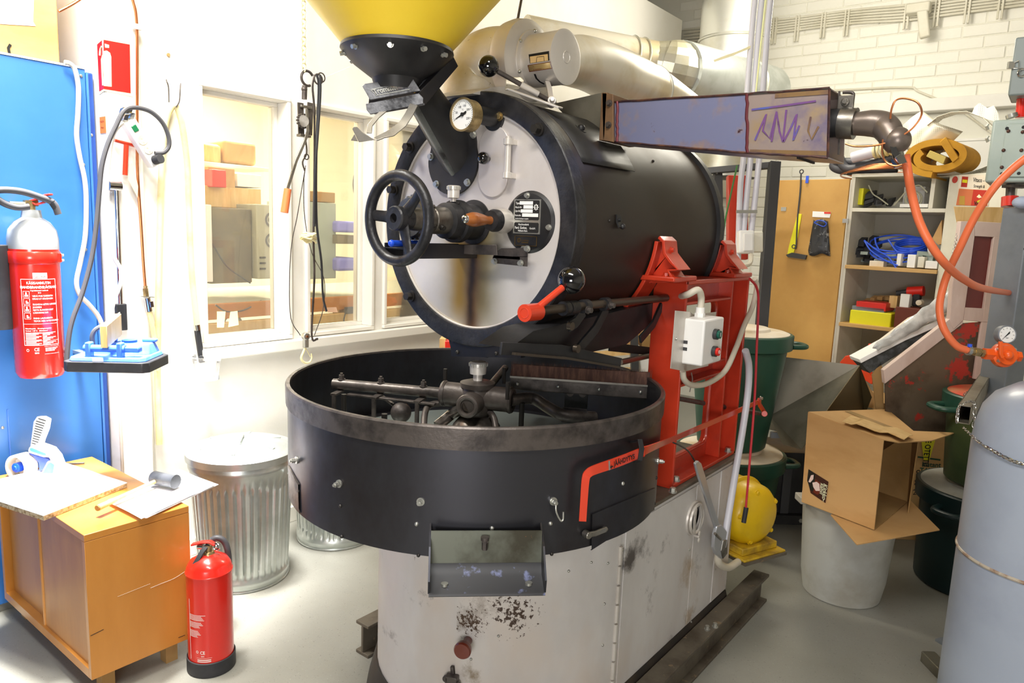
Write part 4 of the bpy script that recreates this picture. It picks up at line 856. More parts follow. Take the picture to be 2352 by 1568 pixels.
# slide gate: tilted frame around the funnel outlet
g0 = B(); ZGn = (Z_*.60+V((0, -1, 0))*.80)
def gp(px, py, x=XF): return ox(px, py, x)
gate = B().prism([ox(x, y, XF+.075) for x, y in ((962, 213), (1041, 128), (1053, 152), (976, 243))], (-.022, 0, 0))
gt = gate.build('slide_gate', M['blkm'], RO, bevel=.0015)
B().prism([ox(x, y, XF+.053) for x, y in ((955, 205), (1035, 130), (1041, 140), (964, 216))], (-.14, 0, 0)).build('gate_top_plate', M['cast'], gt, bevel=.0015)
B().prism([ox(x, y, XF-.087) for x, y in ((905, 205), (985, 120), (996, 144), (920, 233))], (.02, 0, 0)).build('gate_side_bar', M['blkm'], gt, bevel=.0015)
ngt = V((0, -.75, -.2)).normalized()
def pq(pts, D, vec, name, m, par, **k): return B().prism([dp(x, y, D) for x, y in pts], vec).build(name, m, par, **k)
Dg = (ox(900, 205, XF)-EYE).dot(CF)-.03
lab = pq([(832, 198), (838, 192), (940, 177), (948, 180), (966, 208), (850, 229)], Dg, CF*.005, 'label_plate', M['cast'], gt, bevel=.001, label='worn cast label plate with raised letters')
g = B().ribbon([dp(852, 206, Dg-.001), dp(930, 189, Dg-.001), dp(941, 205, Dg-.001), dp(864, 219, Dg-.001), dp(852, 206, Dg-.001)], .001, CF, .0015)
rt = (dp(930, 189, Dg)-dp(852, 206, Dg)).normalized(); up = (dp(852, 206, Dg)-dp(860, 222, Dg)).normalized()
g.text('Trommel', dp(860, 216, Dg-.004), rt, up, .020, bold=.02, sx=.8).build('raised_lettering', M['bolt'], lab, smooth=False)
pq([(840, 238), (962, 214), (972, 224), (972, 238), (850, 262), (842, 252)], Dg+.004, CF*.006, 'lower_plate', M['cast'], gt, bevel=.001)
pq([(848, 222), (966, 200), (968, 214), (846, 240)], Dg+.03, CF*.01, 'slot_bar', M['blkm'], gt, bevel=.001)
pq([(852, 256), (972, 234), (976, 240), (944, 247), (860, 262)], Dg+.012, CF*.004, 'bottom_plate', M['cast'], gt, bevel=.001)
# pull strap loop with finger lug
B().ribbon([dp(951, 240, Dg), dp(940, 262, Dg-.01), dp(925, 285, Dg-.02), dp(900, 305, Dg-.025), dp(880, 312, Dg-.025), dp(862, 320, Dg-.03)], .022, CX+CU*.3, .003).ribbon([dp(890, 248, Dg+.01), dp(866, 268, Dg), dp(850, 288, Dg-.01), dp(848, 306, Dg-.02)], .013, CX, .003).build('pull_strap', M['steel'], gt, bevel=.0008)
pq([(809, 296), (812, 291), (820, 291), (832, 303), (862, 321), (824, 326)], Dg-.032, CF*.003, 'finger_lug', M['steel'], gt, bevel=.0008)
pq([(806, 322), (814, 308), (822, 324)], Dg-.03, CF*.003, 'lug_fin', M['steel'], gt)
# ---- blower housing on top of the drum
YV = 1.76; vc = oy(1222, 142, YV-.0); VX = vc.x-.005; vc = V((VX, YV, vc.z))
hs = B().lathe(vc-X_*.07, X_, [(0, 0), (.1, 0), (.118, .012), (.122, .04), (.118, .066), (.1, .078), (.085, .08), (.085, .086), (.06, .088), (0, .088)], 56)
blw = hs.build('blower_housing', M['silver'], RO, label='silver painted cast blower housing')
el = B(); XE = VX-.17
el.tube([V((XE-.03, YV-.02, ZD+.27)), V((XE-.03, YV-.02, ZD+.36)), V((XE-.015, YV-.015, vc.z-.02)), V((XE+.03, YV-.01, vc.z+.012)), V((VX-.06, YV, vc.z+.01))], [.115, .11, .105, .098, .095], 44, 8)
el.build('housing_elbow', M['housing'], blw, label='oily yellow stained elbow of the blower housing')
B().prism([ox(x, y, VX-.0) for x, y in ((1085, 215), (1130, 200), (1230, 195), (1268, 215), (1285, 245))], (-.17, 0, 0)).build('housing_foot', M['silver'], blw)
cf = (oy(1300, 132, YV)-vc).x
B().lathe(vc, X_, [(0, .01), (.073, .01), (.073, cf-.006), (.075, cf-.005), (.075, cf), (.068, cf+.002), (0, cf+.002)], 56).build('cap_cylinder', M['silver'], blw)
B().torus(vc+X_*(cf+.002), X_, .016, .0015, 28, 6).build('cap_disc', M['silver'], blw)
B().torus(vc+X_*.012, X_, .083, .004, 56, 8).build('flange_ring', M['silver'], blw)
for a in (150, 95, 210, 250, 40): d = V((0, math.cos(math.radians(a)), math.sin(math.radians(a)))); p = vc+d*.083+X_*.016; B().sph(p, .0055, 12, 8).build('flange_screw', M['bolt'], blw)
# window and 'Röstung' plate follow the cap cylinder: built in its tangent frame
def capp(px, py, r):   # hit of view line with the cap cylinder (axis X through vc)
    d = ray(px, py); o_ = EYE-vc; a = d.y*d.y+d.z*d.z; b = 2*(o_.y*d.y+o_.z*d.z); c = o_.y**2+o_.z**2-r*r; t = (-b-math.sqrt(max(b*b-4*a*c, 0)))/(2*a); return EYE+d*t
def capgrid(q, r, nu=6):
    a, b, c, d = q; rows = []
    for j in range(nu+1):
        v_ = j/nu; rows.append([capp(a[0]+(d[0]-a[0])*v_+((b[0]-a[0])*(1-v_)+(c[0]-d[0])*v_)*u, a[1]+(d[1]-a[1])*v_+((b[1]-a[1])*(1-v_)+(c[1]-d[1])*v_)*u, r) for u in (0, .5, 1)])
    return rows
wq = [(1214, 125), (1261, 117), (1262, 139), (1217, 146)]
B().grid(capgrid(wq, .0736)).build('scale_window', M['black'], blw)
B().grid(capgrid([(1217, 130), (1258, 124), (1259, 139), (1218, 145)], .0740)).build('scale_drum', M['woodl'], blw, label='yellowed scale seen in the window')
g = B().ribbon([capp(1232, 143, .0745), capp(1233, 131, .0745), capp(1249, 129, .0745), capp(1250, 140, .0745)], .0012, X_, .0006)
g.build('scale_mark', M['ink'], blw)
rq = [(1212, 150), (1264, 142), (1268, 157), (1216, 165)]
rp_ = B().grid(capgrid(rq, .0742)).build('dial_name_plate', mat('aged_plate', '#b89c66', .4, .3), blw, solid=.001)
a, b, c, d = [capp(x, y, .0752) for x, y in rq]; ud = (b-a).normalized(); vd = (a-d).normalized()
g = B().text('Röstung', a.lerp(d, .82)+ud*(b-a).length*.2, ud, vd, (a-d).length*.78, bold=.02, sx=.8)
for u0, u1 in ((a, b), (b, c), (c, d), (d, a)): g.ribbon([u0, u1], .001, vd if abs((u1-u0).normalized().dot(ud)) > .5 else ud, .0006)
g.build('plate_lettering', mat('dark_red_ink', '#6b1412', .6), blw, smooth=False)
pts = [capp(1228, 170, .0737), capp(1232, 180, .0737), capp(1240, 188, .0737), capp(1250, 193, .0737)]
B().ribbon(pts, .006, X_, .0006).build('slot', M['black'], blw)
# lever with ball knob
XL = VX+.02
l0, l1 = dp(1122, 152, 1.93), dp(1267, 234, 2.0)
lv = B().cyl(l0, l1, .0065, n=16).build('damper_lever', M['iron'], RO, label='steel lever rod with black ball knob on top')
B().sph(l0, .0285, 36, 20).build('ball_knob', M['balk'], lv)
m_ = l0.lerp(l1, .52); B().cyl(m_-(l1-l0)*.02, m_+(l1-l0)*.26, .0085, n=16).build('lever_sleeve', M['silver'], lv)
B().cyl(l1-CF*.015, l1+CF*.02, .012).hexb(l1+V((0, 0, 0))-CF*.012, V((.6, -.7, .2)), .008, .012).ribbon([l1, dp(1262, 205, 2.03), dp(1257, 188, 2.05)], .014, CX, .01).build('lever_link', M['silver'], lv, bevel=.002)
B().prism([dp(x, y, 1.98) for x, y in ((1160, 207), (1162, 178), (1196, 176), (1204, 184), (1202, 196), (1190, 205))], CF*.006).build('lever_bracket', M['housing'], lv, bevel=.002)
B().ribbon([oy(1170, 205, YF+.05), oy(1288, 248, YF+.1)], .04, Y_, .005).build('mounting_rail', M['silver'], RO, bevel=.001)
# exhaust pipe leaving the housing backwards
e0 = vc+V((-.03, .05, .0)); ep = [vc-X_*.03, dp(1330, 142, 2.5), dp(1410, 172, 2.75), dp(1490, 208, 3.1), dp(1570, 255, 3.5)]
B().tube(ep, [.05, .088, .103, .105, .095], 36, 5).build('exhaust_pipe', M['ductw'], RO, label='thick silver exhaust pipe leaving towards the back')
for u in (2,): B().torus(ep[3], (ep[3]-ep[2]), .107, .004, 36, 6).build('seam_ring', M['duct'], RO)
for px, py in ((1171, 70), (1100, 86)): B().hexb(oy(px, py+3, YV-.02), Z_, .007, .012).build('housing_bolt', M['bolt'], blw)
B().tube([oy(1180, 66, YV), oy(1190, 40, YV), oy(1203, -30, YV)], .004, 8).build('hanger_rod', M['iron'], blw)
# drum details: rivets, seam strip, clips
def dcyl(px, py, r=RD-.008):
    d = ray(px, py); o_ = EYE-V((XC, 0, ZD)); a = d.x*d.x+d.z*d.z; b = 2*(o_.x*d.x+o_.z*d.z); c = o_.x**2+o_.z**2-r*r; D_ = b*b-4*a*c
    return EYE+d*((-b-math.sqrt(max(D_, 0)))/(2*a))
for px, py in ((1318, 396), (1331, 490), (1322, 585), (1400, 507), (1312, 270), (1337, 323), (1349, 324), (1387, 335), (1283, 313), (1380, 345), (1655, 460), (1646, 400), (1660, 545), (1500, 370), (1322, 800), (1245, 737), (1446, 372)):
    p = dcyl(px, py); n_ = (p-V((XC, p.y, ZD))).normalized(); B().sph(p, .0045, 10, 6).build('rivet', M['dbolt'], dr)
p = dcyl(1418, 510); n_ = (p-V((XC, p.y, ZD))).normalized()
B().ribbon([p+n_*.002+Z_*.02, p+n_*.004, p+n_*.012-Z_*.015], .022, Y_, .004).cyl(p+n_*.0+Z_*.006, p+n_*.012+Z_*.006, .005, n=10).sph(p+n_*.012-Z_*.012+Y_*.01, .008, 12, 8).build('jacket_clip', M['blk'], dr)
p = dcyl(1332, 298); n_ = (p-V((XC, p.y, ZD))).normalized(); B().cyl(p, p+n_*.006, .018, n=24).sph(p+n_*.006, .011, 14, 8).build('jacket_plug', M['blk'], dr)
rows = []
for a in range(28, 66, 3): t = math.radians(a); rows.append([V((XC+(RD-.004)*math.cos(t), y, ZD+(RD-.004)*math.sin(t))) for y in (1.62, 1.75, 1.9)])
B().grid(rows).build('jacket_patch', M['blk'], dr, solid=.002)
# lower shell, outlet hopper below the drum and gate linkage
zlo_ = oy(1100, 818, 1.57).z; lo = B().prism([V((XC-.12, 1.57, 1.22)), V((XC+.2, 1.57, 1.25)), V((XC+.05, 1.57, zlo_)), V((XC-.09, 1.57, zlo_))], (0, .8, 0)).build('outlet_box', M['blk'], RO)
a, c = oy(1036, 792, YF+.01), oy(1200, 822, YF+.01)
B().prism([oy(x, y, YF+.005) for x, y in ((1036, 785), (1205, 780), (1196, 822), (1036, 818))], (0, .02, 0)).build('outlet_front_plate', M['blkm'], lo)
for px, py in ((1051, 808), (1140, 811), (1166, 805)): B().sph(oy(px, py, YF+.004), .006, 10, 6).build('plate_screw', M['dbolt'], lo)
pl = dp; XR = -1.02
def lx(px, py, x=XR): return ox(px, py, x)
B().prism([lx(x, y, -1.07) for x, y in ((1225, 760), (1330, 735), (1525, 690), (1522, 720), (1440, 790), (1330, 815), (1170, 800))], (-.1, 0, 0)).build('lower_jacket', M['blk'], lo)
ln = B().tube([lx(1228, 715), lx(1380, 698), lx(1530, 684)], .0115, 16).build('gate_shaft', M['rod'], RO, label='long steel shaft below the drum carrying the red lever')
for px, py, w_ in ((1297, 708, .02), (1313, 707, .035), (1343, 703, .022), (1390, 698, .022)): p = lx(px, py); B().cyl(p-Y_*w_/2, p+Y_*w_/2, .0185, n=24).build('shaft_collar', M['blkc'], ln)
for px, py in ((1352, 712), (1404, 701)): p = lx(px, py, XR+.02); B().hexb(p-X_*.004, X_, .008, .014).build('collar_bolt', M['iron'], ln)
h0 = lx(1222, 717); hd = B().cyl(h0-Y_*.03, h0+Y_*.025, .021, n=30).torus(h0-Y_*.03, Y_, .012, .001, 20, 5).build('red_lever', M['red2'], RO, label='red lever arm with black ball at its end')
h1 = ox(1313, 643, -.985)
B().cyl(h0, h0.lerp(h1, .88), .0085, n=16).build('lever_rod', M['red2'], hd)
B().sph(h1, .0345, 36, 20).build('ball_knob', M['balk'], hd)
for pts, ww in ((((1392, 708), (1368, 755), (1325, 806)), .03), (((1340, 715), (1322, 740), (1306, 750)), .03), (((1520, 700), (1500, 745), (1470, 780)), .025)):
    B().ribbon([lx(x, y, XR-.02) for x, y in pts], ww, V((0, .8, -.2)), .008).build('link_bar', M['blk'], ln, bevel=.001)
B().ribbon([lx(1150, 800, -1.05), lx(1290, 805, -1.03), lx(1425, 834, -1.0)], .03, Z_, .006).build('gate_rail', M['blk'], ln, bevel=.001)
B().ribbon([lx(1180, 812, -1.03), lx(1300, 822, -1.02), lx(1420, 843, -.99)], .006, Z_, .012).build('gate_rail_edge', M['rod'], ln)
B().ribbon([lx(1400, 796, -1.15), lx(1508, 808, -1.15), lx(1510, 820, -1.15)], .028, Z_, .006).build('gate_rail', M['blk'], ln)
B().tube([lx(1424, 832, -1.0), ox(1508, 813, -1.14)], .009, 12).build('gate_rod', M['rod'], ln)
for px, py in ((1320, 800), (1414, 830), (1306, 748)): B().cyl(lx(px, py, XR-.0), lx(px, py, XR-.0)+X_*.012, .011, n=16).build('pivot_bolt', M['rod'], ln)

# ---- burner box on the right
HB = root('burner_box', 'heat tinted rectangular steel burner duct sticking out to the right of the drum', 'burner', (-.8, 1.8, 1.75))
YN = 1.80; DY = .14
def n2(px, py, y=YN): return oy(px, py, y)
A = [n2(1412, 234), n2(1717, 216), n2(1717, 351), n2(1412, 326)]
Cq = [n2(1717, 216), n2(1906, 203), n2(1902, 362), n2(1717, 351)]
def back(q, d): return [V((p.x, p.y+d, p.z)) for p in q]
def shell(q, d0, d1, name, m):   # tapered box: near quad at YN, far quad shifted by d0 (left) and d1 (right)
    f = [q[0]+Y_*d0, q[1]+Y_*d1, q[2]+Y_*d1, q[3]+Y_*d0]
    return B().add(list(q)+f, [(3, 2, 1, 0), (4, 5, 6, 7), (0, 1, 5, 4), (3, 7, 6, 2)]).build(name, m, HB, smooth=False, solid=.004)
shell(A, .10, DY, 'tapered_duct', M['heat'])
shell(Cq, DY, DY, 'burner_head', M['heat2'])
B().add([Cq[1]-X_*.07+Y_*.003, Cq[1]-X_*.07+Y_*(DY-.003), Cq[2]-X_*.07+Y_*(DY-.003), Cq[2]-X_*.07+Y_*.003], [(0, 1, 2, 3)]).build('inner_plate', M['black'], HB, smooth=False, solid=.004)
g = B().prism([A[0]+X_*-.012+Z_*.025, A[0]+X_*-.03+Z_*.025, A[3]+X_*-.03-Z_*.012, A[3]+X_*-.012-Z_*.012], (0, .14, 0)).build('mounting_flange', M['brass'], HB) if False else None
fp = [n2(1383, 213, YN-.02), n2(1408, 216, YN-.02), n2(1409, 326, YN-.02), n2(1385, 322, YN-.02)]
B().prism(fp, (0, .006, 0)).bb(fp[0]+V((-.002, 0, -.0)), fp[3]+V((.004, .17, 0))).build('mounting_flange', mat('flange_brown', '#8a6a4c', .5, .4, h2='#6d5440', scale=8), HB, bevel=.001)
for px, py in ((1400, 237), (1398, 287)): B().hexb(n2(px, py, YN-.02), -Y_, .007, .01).build('flange_bolt', M['iron'], HB)
B().prism([oy(x, y, 1.87) for x, y in ((1272, 238), (1386, 212), (1386, 325), (1330, 300))], (0, .1, 0)).build('drum_inlet', M['sheet'], HB, smooth=False)
eg = mat('scorched_edge', '#3f2d33', .4, .5, h2='#6e4a3a', scale=20)
for a_, b_ in ((A[0], A[1]), (A[3], A[2]), (Cq[0], Cq[1]), (Cq[3], Cq[2]), (Cq[1], Cq[2])):
    B().tube([a_.lerp(b_, i/10)-Y_*.002+V((0, 0, random.uniform(-.001, .001))) for i in range(11)], .0032, 6).build('scorched_edge', eg, HB)
# weld beads and tinted strokes on the head
for a_, b_ in ((Cq[0], Cq[3]), (A[0]+X_*.01, A[3]+X_*.01)):
    B().tube([a_.lerp(b_, i/12)-Y_*.003+V((random.uniform(-.002, .002), 0, 0)) for i in range(13)], .004, 6).build('weld_bead', mat('weld', '#6b3036', .4, .5), HB)
B().tube([Cq[0]-Y_*.002, Cq[1]-Y_*.002], .003, 6).build('weld_bead', M['iron'], HB)
B().ribbon([n2(1722, 348, YN-.003), n2(1900, 352, YN-.003)], .010, Z_, .001).build('temper_stripe', M['bronze'], HB)
B().ribbon([n2(1780, 220, YN-.003), n2(1903, 211, YN-.003)], .010, Z_, .001).build('temper_stripe', M['bronze'], HB)
for pts, m in ((((1734, 322), (1750, 285), (1760, 262), (1752, 300), (1768, 318), (1784, 256)), 'iri'), (((1772, 325), (1784, 256), (1790, 300), (1798, 326), (1806, 252)), 'iri'), (((1800, 325), (1818, 290), (1830, 262), (1822, 322), (1836, 288)), 'iri'), (((1862, 268), (1856, 300), (1864, 320), (1880, 290)), 'bronze'), (((1726, 252), (1790, 244), (1874, 232)), 'iri')):
    B().ribbon([n2(x, y, YN-.0032) for x, y in pts], .0045, V((.5, 0, 1)), .0008).build('grinder_stroke', M[m], HB, smooth=False)
# gas nozzle, clamp, elbow
ym = YN+DY*.5
nc = oy(1915, 283, ym); bx0 = nc-X_*.06
B().cyl(bx0, nc+X_*.03, .033, n=28).build('burner_tube', M['blk'], HB)
pc0, pc1 = oy(1930, 283, ym), oy(1965, 284, ym)
B().cyl(pc0, pc1, .036, n=32).build('hose_clamp_sleeve', M['steel'], HB)
B().box(pc0+V((.008, -.0, .045)), (.035, .012, .035)).hexb(pc0+V((.008, -.008, .047)), -Y_, .007, .01).build('clamp_lug', M['steel'], HB, bevel=.002)
B().tube([oy(1936, 212, ym), oy(1952, 212, ym), oy(1960, 216, ym), oy(1958, 230, ym), oy(1955, 245, ym)], .004, 8, 3).build('lifting_loop', M['iron'], HB)
for y0, y1 in ((210, 240), (318, 355)): B().ribbon([oy(1928, y0, ym), oy(1926, y1, ym)], .006, Y_, .004).build('stiffener', M['iron'], HB)
B().tube([oy(1965, 284, ym), oy(1998, 283, ym), oy(2025, 287, ym), oy(2040, 300, ym-.01), oy(2050, 320, ym-.02), oy(2062, 335, ym-.02)], [.027, .030, .031, .030, .026, .024], 28, 6).build('pipe_elbow', M['elbow'], HB)
B().sph(oy(2060, 322, ym-.02), .03, 24, 14).build('elbow_socket', M['elbow'], HB)
B().cyl(oy(2060, 345, ym-.02), oy(2068, 372, ym-.02), .012, n=18).cyl(oy(2062, 362, ym-.02), oy(2070, 380, ym-.02), .016, n=6).ribbon([oy(2050, 330, ym-.04), oy(2056, 350, ym-.04), oy(2062, 358, ym-.04)], .012, X_, .008).build('hose_fitting', M['chrome'], HB)
B().tube([oy(x, y, ym-.04) for x, y in ((1942, 330), (1965, 336), (2010, 334), (2045, 325), (2075, 310), (2100, 290), (2117, 262), (2108, 236), (2080, 226), (2058, 230), (2048, 250), (2045, 273))], .0022, 8, 6).build('ignition_wire', M['copper'], HB)
B().tube([oy(x, y, ym-.04) for x, y in ((2028, 320), (2026, 350), (2035, 372), (2055, 381), (2072, 378))], .0022, 8, 6).build('ignition_wire', M['copper'], HB)
# ---- red cast frame carrying the drum
XO = -.957                         # outer face
fr = lambda px, py, x=XO: ox(px, py, x)
yA, yB = fr(1560, 900).y, fr(1713, 850).y
yA = fr(1543, 1126).y; yB = fr(1700, 900).y
zT = fr(1577, 645).z; zB_ = .69
fw = .115                          # depth in x
g = B().bb((XO-fw, yA, zB_), (XO, yA+.012, zT))                 # front flange plate
g.bb((XO-fw, yB-.012, zB_), (XO, yB, zT)).bb((XO-fw, yA, zT-.014), (XO, yB, zT)).bb((XO-fw, yA, zB_), (XO+.0, yB, zB_+.014))
frm = g.build('support_frame', M['red'], RO, bevel=.003, label='bright red cast iron side frame under the drum')
# web with two rounded openings, built from strips around them
xw0, xw1 = XO-.075, XO-.06
def rrect(y0, y1, z0, z1, r, n=6):
    P = []
    for cy, cz, a0 in ((y1-r, z1-r, 0), (y0+r, z1-r, 90), (y0+r, z0+r, 180), (y1-r, z0+r, 270)):
        for i in range(n+1): a = math.radians(a0+90*i/n); P.append((cy+r*math.cos(a), cz+r*math.sin(a)))
    return P
zM0, zM1 = fr(1620, 872).z, fr(1620, 845).z
oy0, oy1 = yA+.03, fr(1672, 800).y
openings = [(oy0, oy1, zM1+.004, fr(1620, 700).z), (oy0, oy1, fr(1600, 1050).z, zM0-.004)]
g = B()
def webring(y0, y1, z0, z1, hole):
    # outer rect to inner rounded hole
    n = 6; I = rrect(*hole, .03, n); O = []
    for (yy, zz) in I:
        pass
    outer = []
    for k, (cy, cz) in enumerate(((y1, z1), (y0, z1), (y0, z0), (y1, z0))): outer += [(cy, cz)]*(n+1)
    m = len(I); vs = [V((xw1, a, b)) for a, b in outer]+[V((xw1, a, b)) for a, b in I]+[V((xw0, a, b)) for a, b in I]
    g.add(vs, [(i, (i+1) % m, m+(i+1) % m, m+i) for i in range(m) if outer[i] != outer[(i+1) % m] or True]+[(m+i, m+(i+1) % m, 2*m+(i+1) % m, 2*m+i) for i in range(m)])
    g.tube([V((XO-.055, a, b)) for a, b in I+[I[0]]], .006, 8)
zm = (zM0+zM1)/2
webring(yA+.012, oy1+.03, zm, zT-.014, (openings[0][0]+.0, oy1, openings[0][2], openings[0][3]))
webring(yA+.012, oy1+.03, zB_+.014, zm, (openings[1][0]+.0, oy1, openings[1][2], openings[1][3]))
g.bb((xw0, oy1+.03, zB_+.014), (xw1, yB-.012, zT-.014))
g.bb((XO-.06, yA+.012, zT-.055), (XO-.03, oy1+.03, zT-.014)) if False else None
g.build('frame_web', M['red'], frm, smooth=True, ang=40)
B().bb((XO-.07, oy1+.02, zB_+.014), (XO-.01, oy1+.03, zT-.014)).build('frame_rib', M['red'], frm, bevel=.002)
for zz in (zM0-.004, zM1+.0): B().bb((XO-.07, yA+.012, zz), (XO-.012, oy1+.02, zz+.008)).build('frame_rib', M['red'], frm, bevel=.002)
B().bb((XO-.07, yA+.012, openings[0][3]+.004), (XO-.012, oy1+.02, openings[0][3]+.013)).build('frame_rib', M['red'], frm, bevel=.002)
for px, py in ((1553, 1104), (1672, 1037), (1545, 1130)): p = oz(px, py, zB_+.014); B().hexb(p, Z_, .010, .015).build('foot_bolt', M['bolt'], frm)
for px, py in ((1708, 700), (1694, 870), (1690, 760)): p = fr(px, py, xw1); B().cyl(p, p+X_*.002, .004, n=12).build('bolt_hole', M['black'], frm)
p = fr(1704, 728, xw1+.001); B().box(p, (.001, .05, .012)).build('paint_chip', M['white'], frm, label='chipped pale patch in the red paint')
# the far side of the machine has the same frame
far = B().bb((XC-(XO-XC)-.0, yA, zB_), (XC-(XO-XC)+.06, yA+.05, zT)).bb((XC-(XO-XC), yB-.05, zB_), (XC-(XO-XC)+.06, yB, zT)).bb((XC-(XO-XC), yA, zT-.05), (XC-(XO-XC)+.06, yB, zT)).build('support_frame', M['red'], RO, bevel=.003)
def saddle(Yp, pix):
    # web in the plane Y=Yp with flanges: curved strap against the drum, sloping top flange, foot
    P = [oy(px, py, Yp) for px, py in pix]
    web = [V((p.x, Yp+.03, p.z)) for p in P]
    a1 = math.atan2(P[0].z-ZD, P[0].x-XC); a2 = a1-math.radians(40)
    arc = [V((XC+(RD-.004)*math.cos(a1+(a2-a1)*i/10), 0, ZD+(RD-.004)*math.sin(a1+(a2-a1)*i/10))) for i in range(11)]
    footx = XO+.012; ft = zT
    top = [V((arc[0].x+.0, 0, arc[0].z)), V((arc[0].x+.012, 0, arc[0].z+.012)), V((arc[0].x+.028, 0, arc[0].z+.0)), V((arc[0].x+.034, 0, arc[0].z-.035)), V((arc[0].x+.055, 0, arc[0].z-.058)), V((arc[0].x+.08, 0, arc[0].z-.08)), V((footx-.02, 0, ft+.035)), V((footx-.005, 0, ft+.012))]
    g = B(); poly = [V((q.x, Yp+.035, q.z)) for q in top]+[V((footx, Yp+.035, ft)), V((XO-fw, Yp+.035, ft))]+[V((q.x, Yp+.035, q.z)) for q in arc[::-1][1:6]]
    poly = [V((q.x, Yp+.035, q.z)) for q in top]+[V((footx, Yp+.035, ft)), V((arc[6].x+.0, Yp+.035, ft-.012))]+[V((q.x, Yp+.035, q.z)) for q in arc[6:0:-1]]
    g.prism(poly, (0, .014, 0))
    sd_ = g.build('drum_saddle', M['red'], RO, bevel=.002, label=None)
    B().ribbon([V((q.x, Yp+.045, q.z))+(V((q.x-XC, 0, q.z-ZD)).normalized())*.006 for q in arc], .085, Y_, .012).build('saddle_strap', M['red'], sd_, bevel=.002)
    B().ribbon([V((q.x, Yp+.045, q.z)) for q in top[1:]], .085, Y_, .01).build('saddle_flange', M['red'], sd_, bevel=.002)
    B().bb((XO-fw-.05, Yp, ft), (XO+.018, Yp+.16, ft+.016)).build('saddle_foot', M['red'], sd_, bevel=.004)
    d = V((arc[1].x-XC, 0, arc[1].z-ZD)).normalized()
    B().hexb(V((arc[0].x+.036, Yp+.045, arc[0].z-.025)), X_, .008, .01).hexb(V((arc[8].x, Yp+.02, arc[8].z))+V((.004, -.0, 0)), V((.8, -.5, -.3)), .007, .014).hexb(V((XO-.02, Yp+.02, ft+.016)), Z_, .009, .01).build('saddle_bolt', M['red'], sd_)
    return sd_
saddle(yA-.13, [(1500, 553)])
saddle(yB-.19, [(1640, 560)])
# ---- start/stop box with bracket
cb = root('control_box', 'grey start stop switch box with green and red buttons on the red frame', 'switch box', fr(1600, 850))
bk = B(); P_b = [(1551, 713), (1584, 716), (1592, 722), (1645, 716)]; Q_b = [(1540, 846), (1570, 852), (1575, 852), (1626, 840)]
xk = (XO+.035, XO+.03, XO+.004, XO+.004)
rows = [[ox(p[0], p[1], x) for p, x in zip(P_b, xk)], [ox(p[0], p[1], x) for p, x in zip(Q_b, xk)]]
bk.grid(rows).build('metal_bracket', M['silver'], cb, smooth=False, solid=.002, label='bent sheet aluminium bracket')
def fb(px, py, d=.0): return ox(px, py, XO+d)
F4 = [fb(1620, 733, .10), fb(1664, 730, .10), fb(1652, 833, .10), fb(1608, 838, .10)]
B0 = [p+V((-.075, -.01, 0)) for p in F4]
c_ = sum(F4, V((0, 0, 0)))/4
y0_, y1_ = fb(1616, 780, .095).y, fb(1660, 780, .095).y; z1_, z0_ = fb(1640, 732, .095).z, fb(1632, 836, .095).z
sw = B().bb((XO+.02, y0_, z0_), (XO+.095, y1_, z1_)).build('switch_case', M['white'], cb, bevel=.006, seg=3)
for zz, m in ((.66, 'green2'), (.28, 'redv')):
    q = V((XO+.095, (y0_+y1_)/2+.004, z0_+(z1_-z0_)*zz)); g = B().cyl(q, q+X_*.012, .0165, n=28).build('button_collar', M['darkg'], cb); B().cyl(q+X_*.01, q+X_*.020, .0125, n=24).build('push_button', M[m], cb)
    g = B()
    if m == 'green2': g.bb(q+V((.0202, -.001, -.006)), q+V((.0208, .001, .006)))
    else: g.torus(q+X_*.0204, X_, .005, .0008, 20, 5)
    g.build('button_mark', M['white'], cb, smooth=False)
for zz in (.3, .45): B().bb((XO+.03, y0_-.0012, z0_+(z1_-z0_)*zz), (XO+.045, y0_, z0_+(z1_-z0_)*zz+.01)).build('dirt_mark', M['darkg'], cb)
q = V((XO+.045, (y0_+y1_)/2, z1_)); B().cyl(q, q+Z_*.012, .016, n=6).cyl(q+Z_*.012, q+Z_*.03, .014, n=20).build('cable_gland', M['white'], cb)
B().hexb(fb(1553, 778, .035), X_, .004, .004).build('bracket_screw', M['bolt'], cb)
B().tube([q+Z_*.02, q+Z_*.06, q+Z_*.085+V((0, -.03, 0)), fr(1580, 676, XO+.02), fr(1565, 680, XO-.02)], .0105, 12, 6).build('supply_cable', M['cablew'], cb, label='dirty white supply cable')
B().tube([fr(x, y, XO+.02) for x, y in ((1568, 852), (1572, 872), (1590, 884), (1625, 880), (1665, 852), (1690, 800), (1708, 750), (1728, 705), (1738, 660), (1733, 640))], .0095, 12, 6).build('supply_cable', M['cablew'], cb)
B().tube([fr(x, y, XO+.01) for x, y in ((1588, 856), (1590, 872), (1584, 900))], .002, 6, 4).build('tie_wire', M['bolt'], cb)
